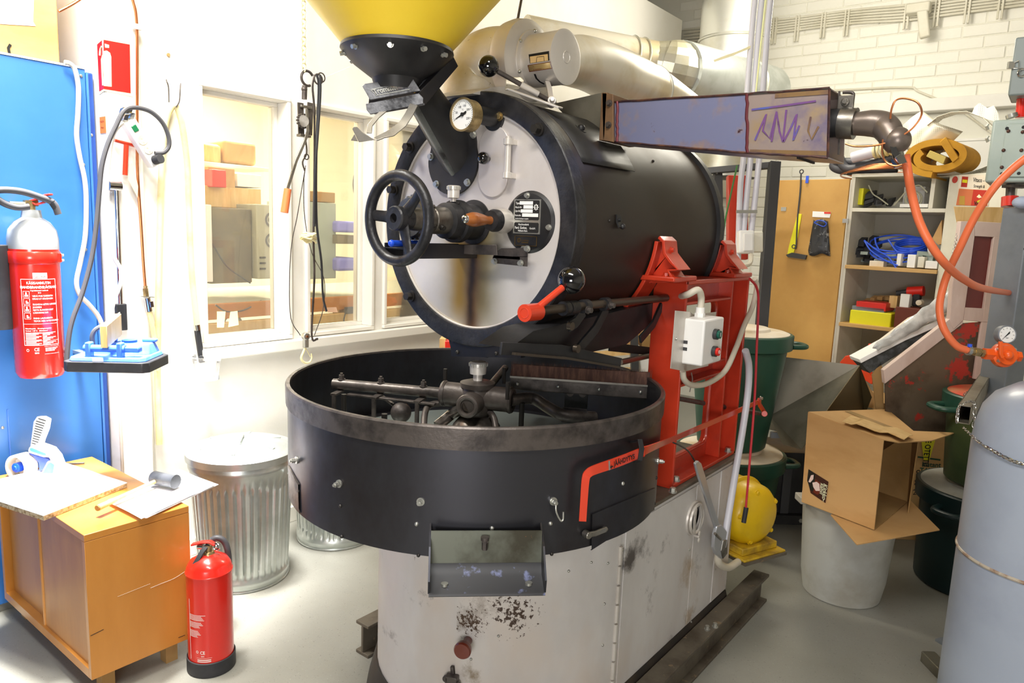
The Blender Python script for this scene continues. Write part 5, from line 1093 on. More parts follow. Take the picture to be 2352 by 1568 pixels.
# ---- red bar with handle for emptying the tray
br_ = root('discharge_bar', 'long flat red bar with bent handle running past the tray and the frame', 'lever', fr(1700, 930))
def tp(px, py, o=.02):
    p = on_cyl(px, py, (XC, TY), TR+o); return p
hb2 = [tp(1338, 1196, .03), tp(1341, 1150, .03), tp(1345, 1100, .03), tp(1352, 1086, .03), tp(1370, 1077, .03), tp(1420, 1060, .03), tp(1465, 1042, .03)]
pe = ox(1475, 1040, XO+.03)
far_ = [ox(1490, 1035, XO+.04), ox(1600, 985, XO+.03), ox(1748, 920, XO+.03)]
path = hb2+[tp(1500, 1027, .03)]+far_[1:]
ww = [.017, .017, .018, .02, .022, .024, .024, .022, .02, .017]
pp = crom(path, 5); w2 = []
for i in range(len(pp)): u = i/(len(pp)-1)*(len(ww)-1); k = int(min(u, len(ww)-2)); w2.append(ww[k]+(ww[k+1]-ww[k])*(u-k))
side = V((.0, .35, 1)).normalized()
hb_n = V((CF.x, CF.y, 0)).normalized()
vs = []; b = B()
for i, p in enumerate(pp):
    t = (pp[min(i+1, len(pp)-1)]-pp[max(i-1, 0)]).normalized(); s_ = t.cross(hb_n).normalized()*w2[i]/2; vs += [p+s_-hb_n*.003, p-s_-hb_n*.003, p-s_+hb_n*.003, p+s_+hb_n*.003]
nn_ = len(pp); fs = [(3, 2, 1, 0), (4*nn_-4, 4*nn_-3, 4*nn_-2, 4*nn_-1)]
for i in range(nn_-1):
    for j in range(4): j2 = (j+1) % 4; fs.append((4*i+j, 4*i+j2, 4*i+4+j2, 4*i+4+j))
b.add(vs, fs).build('flat_bar', M['red2'], br_, bevel=.001)
# marked plate, words and arrow as read on the bar
def barp(x):
    def sx_(p): v = p-EYE; return 1176+F_PX*v.dot(CX)/v.dot(CF)
    return min(pp, key=lambda p: abs(sx_(p)-x))
la, lb_ = barp(1404), barp(1455); ud = (lb_-la).normalized(); vd = (-hb_n).cross(ud)*-1; vd = ud.cross(hb_n).normalized(); vd = vd if vd.z > 0 else -vd
la = la-hb_n*.0045-vd*.0055
g = B().text('JÄÄHDYTYS', la+ud*.016-hb_n*.002, ud, vd, .0165, bold=.03, sx=.84)
g.prism([la+ud*.002, la+ud*.008+vd*.006, la+ud*.007+vd*.002, la+ud*.013+vd*.002, la+ud*.013-vd*.001, la+ud*.007-vd*.001, la+ud*.008-vd*.005], hb_n*-.001)
g.build('bar_lettering', M['ink'], br_, smooth=False)
q = barp(1400)-hb_n*.0042; B().ribbon([q+vd*.011, q-vd*.011], .004, ud, .002).build('silver_stripe', M['bolt'], br_)
gd = trayp(1462, 1020, .002)
B().ribbon([tp(1452, 1015, .002), tp(1470, 1010, .045), tp(1474, 1030, .05), tp(1470, 1056, .05), tp(1460, 1062, .03)], .012, tg, .004).build('guide_bracket', M['blk'], RO, bevel=.001)
B().ribbon([ox(1466, 1022, XO+.06), ox(1468, 1062, XO+.06)], .022, Y_, .004).build('guide_plate', M['blk'], RO, bevel=.001)
q = ox(1742, 917, XO+.03); B().ribbon([q, ox(1745, 930, XO+.03), ox(1758, 950, XO+.04)], .016, Y_, .01).cyl(ox(1756, 950, XO+.02), ox(1756, 950, XO+.07), .011).build('bar_crank', M['red2'], br_, bevel=.001)
B().hexb(ox(1746, 914, XO+.035), X_, .006, .01).build('crank_bolt', M['bolt'], br_)
B().cyl(ox(1758, 952, XO+.0), ox(1560, 915, XO-.1), .009, n=14).build('cross_shaft', M['iron'], br_)
# wrench hanging from the frame
wr = root('adjustable_wrench', 'chrome adjustable wrench hanging in front of the side panel', 'wrench', ox(1620, 1150, XO+.05))
wx = XO+.045
def wq(px, py): return ox(px, py, wx)
B().prism([wq(x, y) for x, y in ((1591, 1063), (1598, 1056), (1605, 1062), (1614, 1090), (1627, 1140), (1642, 1185), (1650, 1212), (1640, 1216), (1628, 1180), (1612, 1130), (1598, 1090))], (.010, 0, 0)).build('handle', M['satin'], wr, bevel=.003)
B().prism([wq(x, y) for x, y in ((1640, 1205), (1650, 1203), (1662, 1218), (1664, 1240), (1660, 1275), (1650, 1281), (1638, 1270), (1632, 1255), (1634, 1225))], (.014, 0, 0)).build('jaw_head', M['satin'], wr, bevel=.003)
B().prism([wq(x, y) for x, y in ((1652, 1238), (1662, 1235), (1661, 1268), (1651, 1280), (1647, 1262))], (.017, 0, 0)).build('movable_jaw', M['steel'], wr, bevel=.002)
B().cyl(ox(1642, 1225, wx+.014), ox(1655, 1238, wx+.014), .005, n=10).build('adjusting_screw', M['steel'], wr)
B().tube([ox(x, y, XO+.02) for x, y in ((1546, 1016), (1560, 1022), (1580, 1035), (1592, 1052), (1598, 1064))], .0028, 8, 5).build('hook_wire', M['iron'], cat='hook', label='bent steel wire from which the chrome wrench hangs')
# grey conduit with flexible hose
B().tube([ox(x, y, XO+.05) for x, y in ((1712, 805), (1720, 840), (1718, 900), (1706, 985), (1690, 1080), (1672, 1190), (1660, 1255), (1648, 1285), (1690, 1300), (1720, 1270))][:7], .0125, 14, 6).build('grey_conduit', M['pipeg'], cat='conduit', label='grey plastic conduit slanting down between red frame and yellow motor')
B().tube([ox(x, y, XO+.04) for x, y in ((1652, 1262), (1650, 1290), (1672, 1303), (1695, 1290))], .014, 14, 6).build('conduit_elbow', M['cablew'], cat='conduit', label='pale curved conduit elbow under the yellow motor')
B().tube([ox(x, y, XO+.06) for x, y in ((1722, 640), (1738, 660), (1742, 700), (1738, 800), (1733, 920), (1722, 1060), (1713, 1168))], .0045, 8, 6).build('red_cable', M['reds'], cat='cable', label='thin red cable hanging from the frame top past the yellow motor')
B().cyl(ox(1714, 1165, XO+.06), ox(1708, 1200, XO+.06), .009, n=14).build('cable_plug', M['rubber'], cat='plug', label='black rubber plug at the lower end of the red cable')
# yellow motor on its shelf
mo = B(); mc = ox(1715, 1170, -.90); mc = V((-.87, YE+.02, mc.z)); mc = dp(1708, 1172, 2.98); ma = V((.55, -.25, .06)).normalized()
ma = V((.93, -.37, 0)).normalized()
mo.lathe(mc-ma*.10, ma, [(0, 0), (.125, 0), (.132, .01), (.132, .07), (.138, .075), (.138, .09), (.13, .095), (.125, .15), (.11, .175), (.09, .187), (0, .192)], 40)
mo.torus(mc-ma*.018, ma, .136, .007, 48, 8)
mo_ = mo.build('gear_motor', M['yel'], RO, label='yellow chipped gear motor at the rear right of the base')
for a in (30, 100, 170, 250, 320): x_, y_, z_ = frame(ma); d = x_*math.cos(math.radians(a))+y_*math.sin(math.radians(a)); B().hexb(mc+ma*.072+d*.105, ma, .009, .012).build('motor_bolt', M['yel'], mo_)
B().box(mc-Z_*.125-ma*.02, (.24, .2, .03), (ma, Z_.cross(ma), Z_)).box(mc-Z_*.145, (.26, .24, .01), (ma, Z_.cross(ma), Z_)).build('motor_foot', mat('oily_yellow', '#c9a520', .5, h2='#7a5e2a', scale=9), mo_, bevel=.004)
B().box(mc-Z_*.155, (.27, .24, .012), (ma, Z_.cross(ma), Z_)).build('motor_shelf', M['beam'], mo_)
B().box(mc-ma*.03+Z_*.126, (.05, .055, .003), (ma, Z_.cross(ma), Z_)).build('rating_plate', M['sheet'], mo_)
# black skirting block between the base and beam at the back, crate legs etc.
# ================================================================ LEFT SIDE
def zax(px, py, c):   # height on the vertical line through c where the pixel row passes
    d = ray(px, py); h = math.hypot(d.x, d.y); return EYE.z+d.z*math.hypot(c[0], c[1])/h
BX = -3.05
r = root('blue_cabinet', 'tall glossy blue metal cabinet at the left edge of the room', 'cabinet', (-3.3, .7, 0))
zt = ox(120, 145, BX).z; yr = ox(196, 165, BX).y; ye = ox(213, 160, BX).y
B().bb((-3.62, -.3, .03), (BX, yr, zt)).build('body', M['blue'], r, bevel=.004)
B().bb((-3.62, yr+.001, .03), (BX+.002, ye, zt-.01)).build('edge_column', M['blued'], r, bevel=.006)
B().tube([(BX+.002, yr+.004, .03), (BX+.002, yr+.004, zt-.012)], .005, 8).build('edge_bead', M['blue'], r)
B().bb((-3.62, -.3, 0), (BX-.01, ye, .03)).build('plinth', M['bolt'], r)
B().bb((BX-.002, -.3, zt-.001), (BX+.004, yr, zt+.006)).build('top_trim', M['white'], r)
for px, py in ((186, 174), (197, 573), (192, 378), (210, 310), (6, 982)): B().sph(ox(px, py, BX+.002), .006, 12, 8, (.6, 1, 1)).build('screw', M['bolt'], r)
B().tube([ox(17, 940, BX+.001), ox(26, 1080, BX+.001)], .003, 6).build('panel_seam', M['bluep'], r)
# carton on the cabinet
r = root('large_carton', 'large plain cardboard carton standing on the blue cabinet', 'box', (BX-.3, .6, zt+.006))
yb = ox(138, 140, BX-.03).y; zc = zt+.006
B().bb((BX-.45, -.3, zc), (BX-.03, yb, zc+.5)).build('carton_body', M['card'], r, bevel=.004)
q = [ox(0, -10, BX-.029), ox(78, -10, BX-.029), ox(76, 50, BX-.029), ox(82, 60, BX-.029), ox(0, 55, BX-.029)]
B().prism(q, (.001, 0, 0)).build('label_remnant', M['paper'], r, smooth=False, label='torn pale paper remnant on the carton')
B().ribbon([ox(24, 102, BX-.028), ox(19, 110, BX-.028), ox(22, 124, BX-.028)], .008, Y_, .004).build('handle_hole', M['black'], r)
# fire point sign folded round the column edge
CXF = WX+.028
r = root('fire_extinguisher_sign', 'red fire extinguisher sign folded around the white column edge', 'sign', ox(236, 150, CXF))
def pln(q, d, name, m, par, X=CXF): return B().prism([ox(x, y, X) for x, y in q], (d, 0, 0)).build(name, m, par, smooth=False)
cy0 = 1.264
kx = ox(236, 150, CXF).y
f = lambda x, y: V((CXF, cy0+(ox(x, y, CXF).y-kx), ox(x, y, CXF).z))
def pl2(q, d, name, m, par): return B().prism([f(x, y) for x, y in q], (d, 0, 0)).build(name, m, par, smooth=False)
pl2([(236, 88), (302, 101), (303, 222), (236, 208)], .0015, 'sign_face', M['cream2'], r)
pl2([(236, 91), (296, 102), (298, 214), (236, 204)], .0022, 'red_field', M['signr'], r)
q = [f(236, 88), f(236, 208)]; dx = .045
B().prism([V((CXF, cy0, q[0].z)), V((CXF-dx, cy0, q[0].z-.01)), V((CXF-dx, cy0, q[1].z-.01)), V((CXF, cy0, q[1].z))], (0, -.0015, 0)).build('sign_fold', M['cream2'], r, smooth=False)
B().prism([V((CXF, cy0-.0015, q[0].z-.008)), V((CXF-dx+.004, cy0-.0015, q[0].z-.018)), V((CXF-dx+.004, cy0-.0015, q[1].z+.002)), V((CXF, cy0-.0015, q[1].z+.008))], (0, -.0008, 0)).build('red_fold', mat('sign_red_shaded', '#c01030', .4), r, smooth=False)  # same sign red, shade of the turned side put into the colour
pl2([(236, 117), (243, 116), (250, 121), (253, 130), (254, 199), (236, 197)], .003, 'figure_half', M['cream2'], r)
pl2([(238, 100), (248, 103), (248, 110), (239, 109)], .003, 'figure_head', M['cream2'], r)
B().prism([V((CXF, cy0-.0025, q[0].z-.06)), V((CXF-.012, cy0-.0025, q[0].z-.075)), V((CXF-.012, cy0-.0025, q[1].z+.02)), V((CXF, cy0-.0025, q[1].z+.02))], (0, -.0008, 0)).build('figure_half', M['cream2'], r, smooth=False)
B().tube([V((CXF-.0, cy0-.004, q[0].z-.03)), V((CXF-.012, cy0-.004, q[0].z-.04)), V((CXF-.018, cy0-.004, q[0].z-.06))], .003, 6, 4).build('figure_hose', M['cream2'], r)
r = root('orange_note', 'orange sticky label on the column edge beside the blue cabinet', 'label', (CXF-.02, cy0-.002, ox(228, 290, CXF).z))
za, zb = ox(228, 265, CXF).z, ox(228, 303, CXF).z
B().bb((CXF-.05, cy0-.002, zb), (CXF-.001, cy0-.0008, za)).build('note', mat('orange_note', '#ef7a3a', .7), r)
B().text('P. ROOM', (CXF-.048, cy0-.0025, za-.022), X_, Z_, .011, sx=.8).text('1 W4.4', (CXF-.046, cy0-.0025, za-.045), X_, Z_, .012, sx=.8).build('note_print', M['ink'], r, smooth=False)
# copper gas pipe on the column
r = root('copper_pipe', 'thin copper pipe running down the column to a brass and chrome tap', 'pipe', ox(330, 660, CXF+.012))
XP = CXF+.014
B().tube([ox(x, y, XP) for x, y in ((298, -20), (306, 5), (313, 40), (315, 120), (315, 350), (318, 430), (324, 520), (329, 600), (334, 664))], .0055, 10, 6).build('pipe_run', M['copper'], r)
B().tube([ox(x, y, XP-.05) for x, y in ((135, 26), (165, 10), (190, -6))], .0055, 8, 4).build('pipe_run', M['copper'], r)
B().box(ox(314, 62, XP), (.02, .03, .02)).build('pipe_clip', M['white'], r, bevel=.002)
a, c = ox(334, 662, XP), ox(336, 682, XP); B().cyl(a, c, .011, n=6).cyl(a+Z_*.01, a+Z_*.002, .008, n=12).build('brass_nut', M['brass'], r)
B().ribbon([ox(322, 680, XP), ox(352, 682, XP)], .02, X_, .003).build('stay_plate', M['bolt'], r)
B().cyl(ox(338, 684, XP), ox(343, 714, XP), .013, n=16).ribbon([ox(347, 692, XP+.012), ox(349, 705, XP+.012)], .012, Y_, .01).build('tap_body', M['chrome'], r)
B().tube([ox(x, y, XP) for x, y in ((343, 716), (350, 750), (358, 800), (364, 850))], .0095, 10, 5).build('tap_hose', M['pvc'], r)
# PVC hose looped on hooks
XH = WX+.02
r = root('looped_hose', 'yellowed clear hose hung in a loop on two wall hooks with a black nozzle', 'hose', ox(400, 250, XH))
B().tube([ox(x, y, XH) for x, y in ((366, 1020), (363, 920), (362, 820), (365, 620), (370, 420), (376, 310), (386, 262), (400, 242), (413, 262), (422, 310), (430, 380), (434, 480), (440, 620), (453, 748))], .0125, 12, 6).build('hose_run', M['pvc'], r)
B().tube([ox(452, 745, XH), ox(454, 758, XH)], .014, 14).build('hose_ferrule', M['chrome'], r)
B().ribbon([ox(453, 758, XH+.003), ox(464, 832, XH+.003)], .022, Y_, .016).cyl(ox(462, 822, XH+.01), ox(462, 822, XH+.018), .011, n=18).build('black_nozzle', M['rubber'], r, bevel=.002)
r = root('wire_hooks', 'two bent steel wire hooks above the yellowed hose loop', 'hook', ox(385, 185, WX+.0))
B().tube([ox(382, 183, WX+.004), ox(383, 187, WX+.03), ox(387, 200, WX+.03), ox(388, 235, WX+.02)], .0025, 8, 4).build('hook', M['iron'], r)
B().tube([ox(415, 192, WX+.004), ox(414, 200, WX+.02), ox(412, 232, WX+.035), ox(404, 246, WX+.035)], .0025, 8, 4).build('hook', M['iron'], r)
B().cyl(ox(386, 126, WX), ox(386, 126, WX)+X_*.006, .007, n=12).build('wall_plug', M['cardd'], cat='plug', label='small dark plug hole high on the white wall above the hooks')
# power strip with cables
XS_ = CXF+.05
r = root('power_strip', 'white power strip with green switch hanging aslant on the column', 'power strip', ox(330, 320, XS_))
a, c = ox(297, 285, XS_), ox(352, 372, XS_); d = (c-a).normalized(); pr = X_.cross(d)
B().box((a+c)/2, ((c-a).length+.03, .045, .05), (d, X_, pr)).build('strip_body', M['white'], r, bevel=.007, seg=3)
def onst(u): return a.lerp(c, u)+X_*.0235
g = B().box(onst(.12), (.024, .006, .02), (d, X_, pr)).build('strip_switch', mat('switch_green', '#1d7a4e', .3), r, bevel=.002)
for u in (.42, .66): B().cyl(onst(u), onst(u)+X_*.002, .018, n=24).cyl(onst(u)+d*.008, onst(u)+d*.008+X_*.003, .003, n=8).cyl(onst(u)-d*.008, onst(u)-d*.008+X_*.003, .003, n=8).build('socket', M['cream'], r)
B().cyl(onst(.95), onst(.95)+X_*.03+pr*.01, .018, n=20).build('plug', M['rubber'], r)
g = B()
random.seed(3)
for i in range(9): p = ox(291+random.uniform(-9, 9), 265+random.uniform(-12, 18), XS_+random.uniform(-.01, .02)); g.box(p, (.02, .014, .018), (V((1, random.random(), .3)), V((random.random(), 1, 0)), V((0, .3, 1))))
g.build('foil_wrap', M['chrome'], cat='foil', label='crumpled silver foil wrapped round the cable above the power strip', smooth=False)
B().tube([ox(x, y, CXF+.09) for x, y in ((356, 352), (376, 350), (388, 335), (386, 310), (372, 280), (345, 256), (310, 247), (285, 255), (266, 290), (248, 330), (234, 380), (228, 440), (222, 510), (211, 590), (190, 670), (168, 730), (158, 775), (152, 845))], .0085, 10, 6).build('black_cable', M['hose'], cat='cable', label='thick black cable arching over the power strip and down past the blue press')
B().tube([ox(x, y, CXF+.06) for x, y in ((300, 280), (282, 282), (262, 305), (252, 350), (246, 410), (246, 470), (251, 540), (262, 590), (278, 620), (277, 650), (262, 690), (254, 730))], .0075, 10, 6).build('white_cable', M['white'], cat='cable', label='white cable falling from the power strip in front of the chrome bar')
B().tube([ox(x, y, BX+.03) for x, y in ((148, 143), (160, 146), (172, 160), (180, 200), (179, 260), (176, 310), (183, 360), (194, 410), (198, 460), (196, 540), (185, 600), (176, 645), (182, 675), (205, 700), (225, 725), (236, 750))], .0085, 10, 6).build('grey_cable', M['cablew'], cat='cable', label='pale grey cable hanging down the face of the blue cabinet')
# red T key with paper tag
XT = CXF+.02
r = root('t_handle_key', 'red T shaped box key hanging on the column below the power strip', 'key', ox(288, 360, XT))
B().cyl(ox(263, 322, XT), ox(311, 335, XT), .0065, n=12).build('cross_handle', M['red2'], r)
B().cyl(ox(290, 332, XT), ox(287, 402, XT), .0095, n=14).build('key_stem', M['red2'], r)
B().prism([ox(x, y, XT+.01) for x, y in ((297, 378), (301, 372), (306, 378), (317, 428), (316, 454), (294, 412))], (.001, 0, 0)).build('paper_tag', M['cream2'], cat='tag', label='small cream paper tag on a string right of the red T key', smooth=False)
# chrome bar tool
XR_ = CXF+.02
r = root('chrome_bar_tool', 'long chrome bar with a cylindrical head hanging on the column', 'tool', ox(268, 600, XR_))
B().cyl(ox(249, 426, XR_), ox(277, 428, XR_), .019, n=24).build('bar_head', M['chrome'], r)
B().cyl(ox(268, 436, XR_), ox(277, 705, XR_), .0085, n=16).build('bar_rod', M['chrome'], r)
B().box(ox(278, 728, XR_), (.02, .04, .105)).build('bar_foot', M['rubber'], r, bevel=.003)
# blue press on wall bracket
ZPk = .985
r = root('blue_press', 'blue plastic hand held suction plate with black rubber pad on the column', 'tool', oz(245, 845, ZPk))
def zb_(x, y, h=0): return oz(x, y, ZPk+h)
P0 = [zb_(140, 846), zb_(330, 850), zb_(355, 822), zb_(175, 815)]
ex = (P0[1]-P0[0]).normalized(); ey = V((-ex.y, ex.x, 0)); Lx = (P0[1]-P0[0]).length; Ly = .20
o_ = P0[0]
def pp_(u, v_, h): return o_+ex*(u*Lx)+ey*(v_*Ly)+Z_*h
def loop(u0, u1, v0, v1, h, c=.07): return [pp_(u0+c, v0, h), pp_(u1-c, v0, h), pp_(u1, v0+c*1.3, h), pp_(u1, v1-c*1.3, h), pp_(u1-c, v1, h), pp_(u0+c, v1, h), pp_(u0, v1-c*1.3, h), pp_(u0, v0+c*1.3, h)]
B().prism([p-Z_*.012 for p in loop(0, 1.05, 0, 1, 0)], (0, 0, .036)).build('rubber_pad', M['rubber'], r, bevel=.003)
def loft(l0, l1): n = len(l0); return B().add(l0+l1, [tuple(range(n))[::-1], tuple(range(n, 2*n))]+[(i, (i+1) % n, n+(i+1) % n, n+i) for i in range(n)])
body = loft(loop(.05, 1.0, .03, .97, .024), loop(.07, .98, .06, .94, .038)).build('blue_base', M['bluep'], r, bevel=.003)
loft(loop(.22, .95, .40, .96, .036, .05), loop(.30, .90, .52, .92, .072, .05)).build('blue_housing', M['bluep'], r, bevel=.004)
for u in (.30, .68): B().box(pp_(u, .15, .058), (.018, .03, .06), (ex, ey, Z_)).build('roller_bracket', M['bluep'], r, bevel=.004)
B().cyl(pp_(.24, .15, .066), pp_(.74, .15, .066), .0125, n=20).build('roller', M['bluep'], r)
B().box(pp_(.82, .2, .064), (.05, .03, .02), (ex, ey, Z_)).build('locking_lever', M['bluep'], r, bevel=.005)
B().cyl(pp_(.62, .7, .07), pp_(.62, .7, .08), .025, n=24).build('dark_dimple', M['blued'], r)
for (u, v_) in ((.35, .75), (.85, .8)): B().box(pp_(u, v_, .078), (.05, .02, .012), (ex, ey, Z_)).build('top_rib', M['bluep'], r, bevel=.004)
B().box(pp_(.45, -.002, .032), (.035, .002, .01), (ex, ey, Z_)).build('small_label', M['white'], r)
B().tube([pp_(.22, .5, .06), pp_(.22, .5, .10), pp_(.28, .55, .125), pp_(.42, .7, .14)], .008, 10, 5).build('black_lead', M['hose'], r)
r2 = root('wooden_bracket', 'pale wooden block on a small metal bracket above the blue press', 'bracket', ox(250, 780, CXF+.1))
Dp = (pp_(.4, .15, .05)-EYE).dot(CF)-.03; w0, w1 = dp(272, 744, Dp+.14), dp(238, 774, Dp)
dd = (w1-w0).normalized(); B().box((w0+w1)/2, ((w1-w0).length, .022, .075), (dd, Z_.cross(dd), Z_)).build('wooden_block', M['woodl'], r2, bevel=.002)
B().box(w0+V((-.005, 0, .005)), (.05, .004, .06), (dd, Z_.cross(dd), Z_)).build('metal_plate', M['bolt'], r2)
q = pp_(.45, .8, -.010); B().bb((min(BX, q.x), q.y-.012, q.z-.012), (max(BX, q.x)+.01, q.y+.012, q.z)).build('support_arm', M['bolt'], r)
# hanging fire extinguisher
ec = V((-2.94, .985, 0)); er = .079
def ez(py): return zax(83, py, ec)
r = root('hanging_extinguisher', 'large red fire extinguisher with grey shoulder hanging before the blue cabinet', 'extinguisher', (ec.x, ec.y, ez(868)))
B().lathe(ec, Z_, [(0, ez(860)), (er-.01, ez(862)), (er, ez(850)), (er, ez(571)), (0, ez(571))], 48).build('cylinder', M['ered'], r)
B().lathe(ec, Z_, [(er, ez(571)), (er, ez(548)), (er*.93, ez(528)), (er*.7, ez(510)), (er*.42, ez(500)), (er*.38, ez(486)), (er*.38, ez(482)), (0, ez(482))], 48).build('shoulder', M['lgrey'], r, label='light grey shoulder and neck')
B().lathe(ec, Z_, [(er+.001, ez(604)), (er+.003, ez(602)), (er+.003, ez(578)), (er+.001, ez(576))], 48).build('bracket_band', M['ered'], r)
tb = V((ec.x+er*.7, ec.y+er*.75, ez(590))); B().box(tb, (.015, .014, .03)).build('band_lug', M['ered'], r)
for s_ in (-.009, .009): B().hexb(tb+Z_*s_+Y_*.006, Y_, .0055, .01).build('band_bolt', M['bolt'], r)
B().cyl(ec+Z_*ez(482), ec+Z_*ez(468), .014, n=20).box(ec+Z_*ez(467), (.026, .04, .02)).cyl(ec+Z_*ez(472)-Y_*.02, ec+Z_*ez(472)-Y_*.065, .011, n=16).build('valve', M['brass'], r)
cfv = V((CF.x, CF.y, 0)).normalized(); crx = V((CX.x, CX.y, 0)).normalized()
hv = ec+Z_*ez(462)
B().ribbon([hv+Z_*0, hv+crx*.02+Z_*.006, hv+crx*.055+Z_*.022, hv+crx*.075+Z_*.026], .018, cfv, .006).ribbon([hv, hv+crx*.02-Z_*.012, hv+crx*.05-Z_*.002], .016, cfv, .005).build('squeeze_handle', M['ltred'], r, bevel=.0015)
Dh = (ec-EYE).dot(CF)-.06
B().tube([ox(x, y, ec.x+.05) for x, y in ((66, 474), (40, 476), (12, 468), (-12, 452), (-18, 440), (10, 436), (50, 440), (90, 452), (122, 466), (134, 492))], .0115, 14, 6).build('hose', M['hose'], r)
B().tube([ox(x, y, ec.x+.05) for x, y in ((118, 462), (128, 478), (135, 492))], [.012, .011, .008], 12, 4).build('hose_tip', M['rubber'], r)
# printed label, wrapped on the cylinder
def lab_ext(c, rad, a_c, z_top, hgt, half, par, lines, box=True, name='printed_label'):
    g = B(); R_ = rad+.0006
    def P(x, z): a = a_c+x/R_; return V((c[0]+R_*math.cos(a), c[1]+R_*math.sin(a), z))
    def bar(x0, x1, z0, z1, n=8):
        vs = []
        for i in range(n+1): x = x0+(x1-x0)*i/n; vs += [P(x, z0), P(x, z1)]
        g.add(vs, [(2*i, 2*i+2, 2*i+3, 2*i+1) for i in range(n)])
    if box:
        t = .0018
        bar(-half, half, z_top-t, z_top); bar(-half, half, z_top-hgt, z_top-hgt+t); bar(-half, -half+t, z_top-hgt, z_top, 1); bar(half-t, half, z_top-hgt, z_top, 1)
    for (x, dz, h, s_, al) in lines:
        me = font(s_, .015, al); vs = [P(x+v.co.x*h*.82, z_top-dz+v.co.y*h) for v in me.vertices]; g.add(vs, [tuple(p.vertices) for p in me.polygons])
    return g, bar
acam = math.atan2(-ec.y, -ec.x)
zt_ = ez(637); hh = ez(637)-ez(786)
L = [(.0, .018, .013, 'KÄSISAMMUTIN', 'CENTER'), (.0, .033, .013, 'HANDBRANDSLÄCKARE', 'CENTER'), (.0, .042, .006, '5 kg hiilidioksidi / koldioxid', 'CENTER'), (0, .05, .006, '89 B', 'CENTER')]
for i, s_ in enumerate(('VEDÄ POIS VARMISTIN', 'DRAG UT SÄKRINGEN', '', 'SUUNTAA LETKU LIEKKIEN', 'JUUREEN', 'RIKTA SLANGEN MOT', 'LÅGORNAS BAS', '', 'PAINA LAUKAISINTA', 'TRYCK NED AVTRYCKAREN')):
    if s_: L.append((-.022, .062+.0098*i, .0078, s_, 'LEFT'))
for i in range(3): L.append((-.05, .176+i*.008, .006, ('Säilytyslämpötila    Förvaringstemperatur', 'Varoitus!  + 50° C    Sähkölaitteet', 'Varning!  – 1000 V  elektriska apparater')[i], 'LEFT'))
g, bar = lab_ext(ec, er, acam+.12, zt_, hh, .056, r, L)
for z0, z1 in ((ez(655)-.0, ez(655)+.0012), (ez(738), ez(738)+.001), (ez(776), ez(776)+.0008)): bar(-.055, .055, z0, z1)
for i in range(11): bar(-.05, -.002-.008*(i % 3), ez(757)-.0042*i-.0022, ez(757)-.0042*i); bar(.002, .045-.01*(i % 4), ez(757)-.0042*i-.0022, ez(757)-.0042*i)
for k in range(4):
    z0 = ez(678)-k*.0255; bar(-.05, -.030, z0, z0+.0012, 3); bar(-.05, -.030, z0+.021, z0+.0222, 3); bar(-.05, -.049, z0, z0+.022, 1); bar(-.031, -.030, z0, z0+.022, 1); bar(-.046+.003*(k % 2), -.034, z0+.004, z0+.009, 3); bar(-.043, -.038, z0+.009, z0+.018-.004*(k % 2), 2)
g.build('printed_label', M['white'], r, smooth=False)
g, bar = lab_ext(ec, er, acam+.12, ez(787), .05, .056, r, [(-.018, .018, .016, 'CE', 'CENTER'), (-.018, .028, .008, '0044', 'CENTER'), (-.046, .02, .014, '◎' if False else 'O', 'CENTER')], box=False)
bar(.005, .055, ez(789), ez(789)+.001); bar(.005, .055, ez(806), ez(806)+.001)
for i in range(3): bar(.008, .05-.006*i, ez(792)-.0048*i-.0026, ez(792)-.0048*i)
g.build('certification_marks', M['white'], r, smooth=False)
g, bar = lab_ext(ec, er, acam+.18, ez(624), .02, .02, r, [], box=False); bar(-.022, .022, ez(636), ez(623)); g.build('brand_patch', M['white'], r)
g, bar = lab_ext(ec, er+.0008, acam+.18, ez(624), .02, .02, r, [(0, ez(624)-ez(634), .0115, 'GLORIA', 'CENTER')], box=False); g.build('brand_lettering', M['ltred'], r, smooth=False)
# black cylinder at the very edge
kc = ox(-5, 650, BX+.08)
B().cyl((kc.x, kc.y, ox(0, 755, kc.x).z), (kc.x, kc.y, ox(0, 562, kc.x).z), .042, n=32).cyl((kc.x, kc.y, ox(0, 562, kc.x).z), (kc.x, kc.y, ox(0, 552, kc.x).z), .01).build('black_canister', M['rubber'], cat='canister', label='black canister at the far left edge before the blue cabinet', bevel=.002)
# ---- wooden cabinet
CXR, CYF = -2.25, .84
r = root('wooden_cabinet', 'low orange varnished wooden cabinet with sliding doors below the blue cabinet', 'cabinet', (-2.6, 1.0, 0))
zT_ = ox(183, 1232, CXR).z; yb = ox(430, 1476, CXR).y+.01; yb = 1.165
zb0 = .075
B().bb((-3.0, CYF, zT_-.022), (CXR, yb, zT_)).build('top_board', M['wood'], r, bevel=.0015)
B().bb((CXR-.02, CYF, zb0), (CXR, yb, zT_-.023)).build('side_panel', M['wood'], r, bevel=.001)
B().bb((-3.0, CYF, zb0), (-2.98, yb, zT_-.023)).build('side_panel', M['wood'], r)
B().bb((-2.98, CYF+.0, zb0), (CXR-.02, yb, zb0+.03)).build('bottom_board', M['wood'], r)
B().bb((-2.98, yb-.01, zb0+.03), (CXR-.02, yb, zT_-.022)).build('back_panel', M['woodd'], r)
xm_ = -2.62
B().bb((-2.975, CYF+.026, zb0+.03), (xm_+.02, CYF+.040, zT_-.03)).build('sliding_door', M['woodd'], r)
B().bb((xm_-.02, CYF+.010, zb0+.03), (CXR-.022, CYF+.024, zT_-.03)).build('sliding_door', M['woodd'], r)
B().tube([(xm_-.018, CYF+.012, zb0+.03), (xm_-.018, CYF+.012, zT_-.03)], .007, 8).build('door_grip', M['wood'], r)
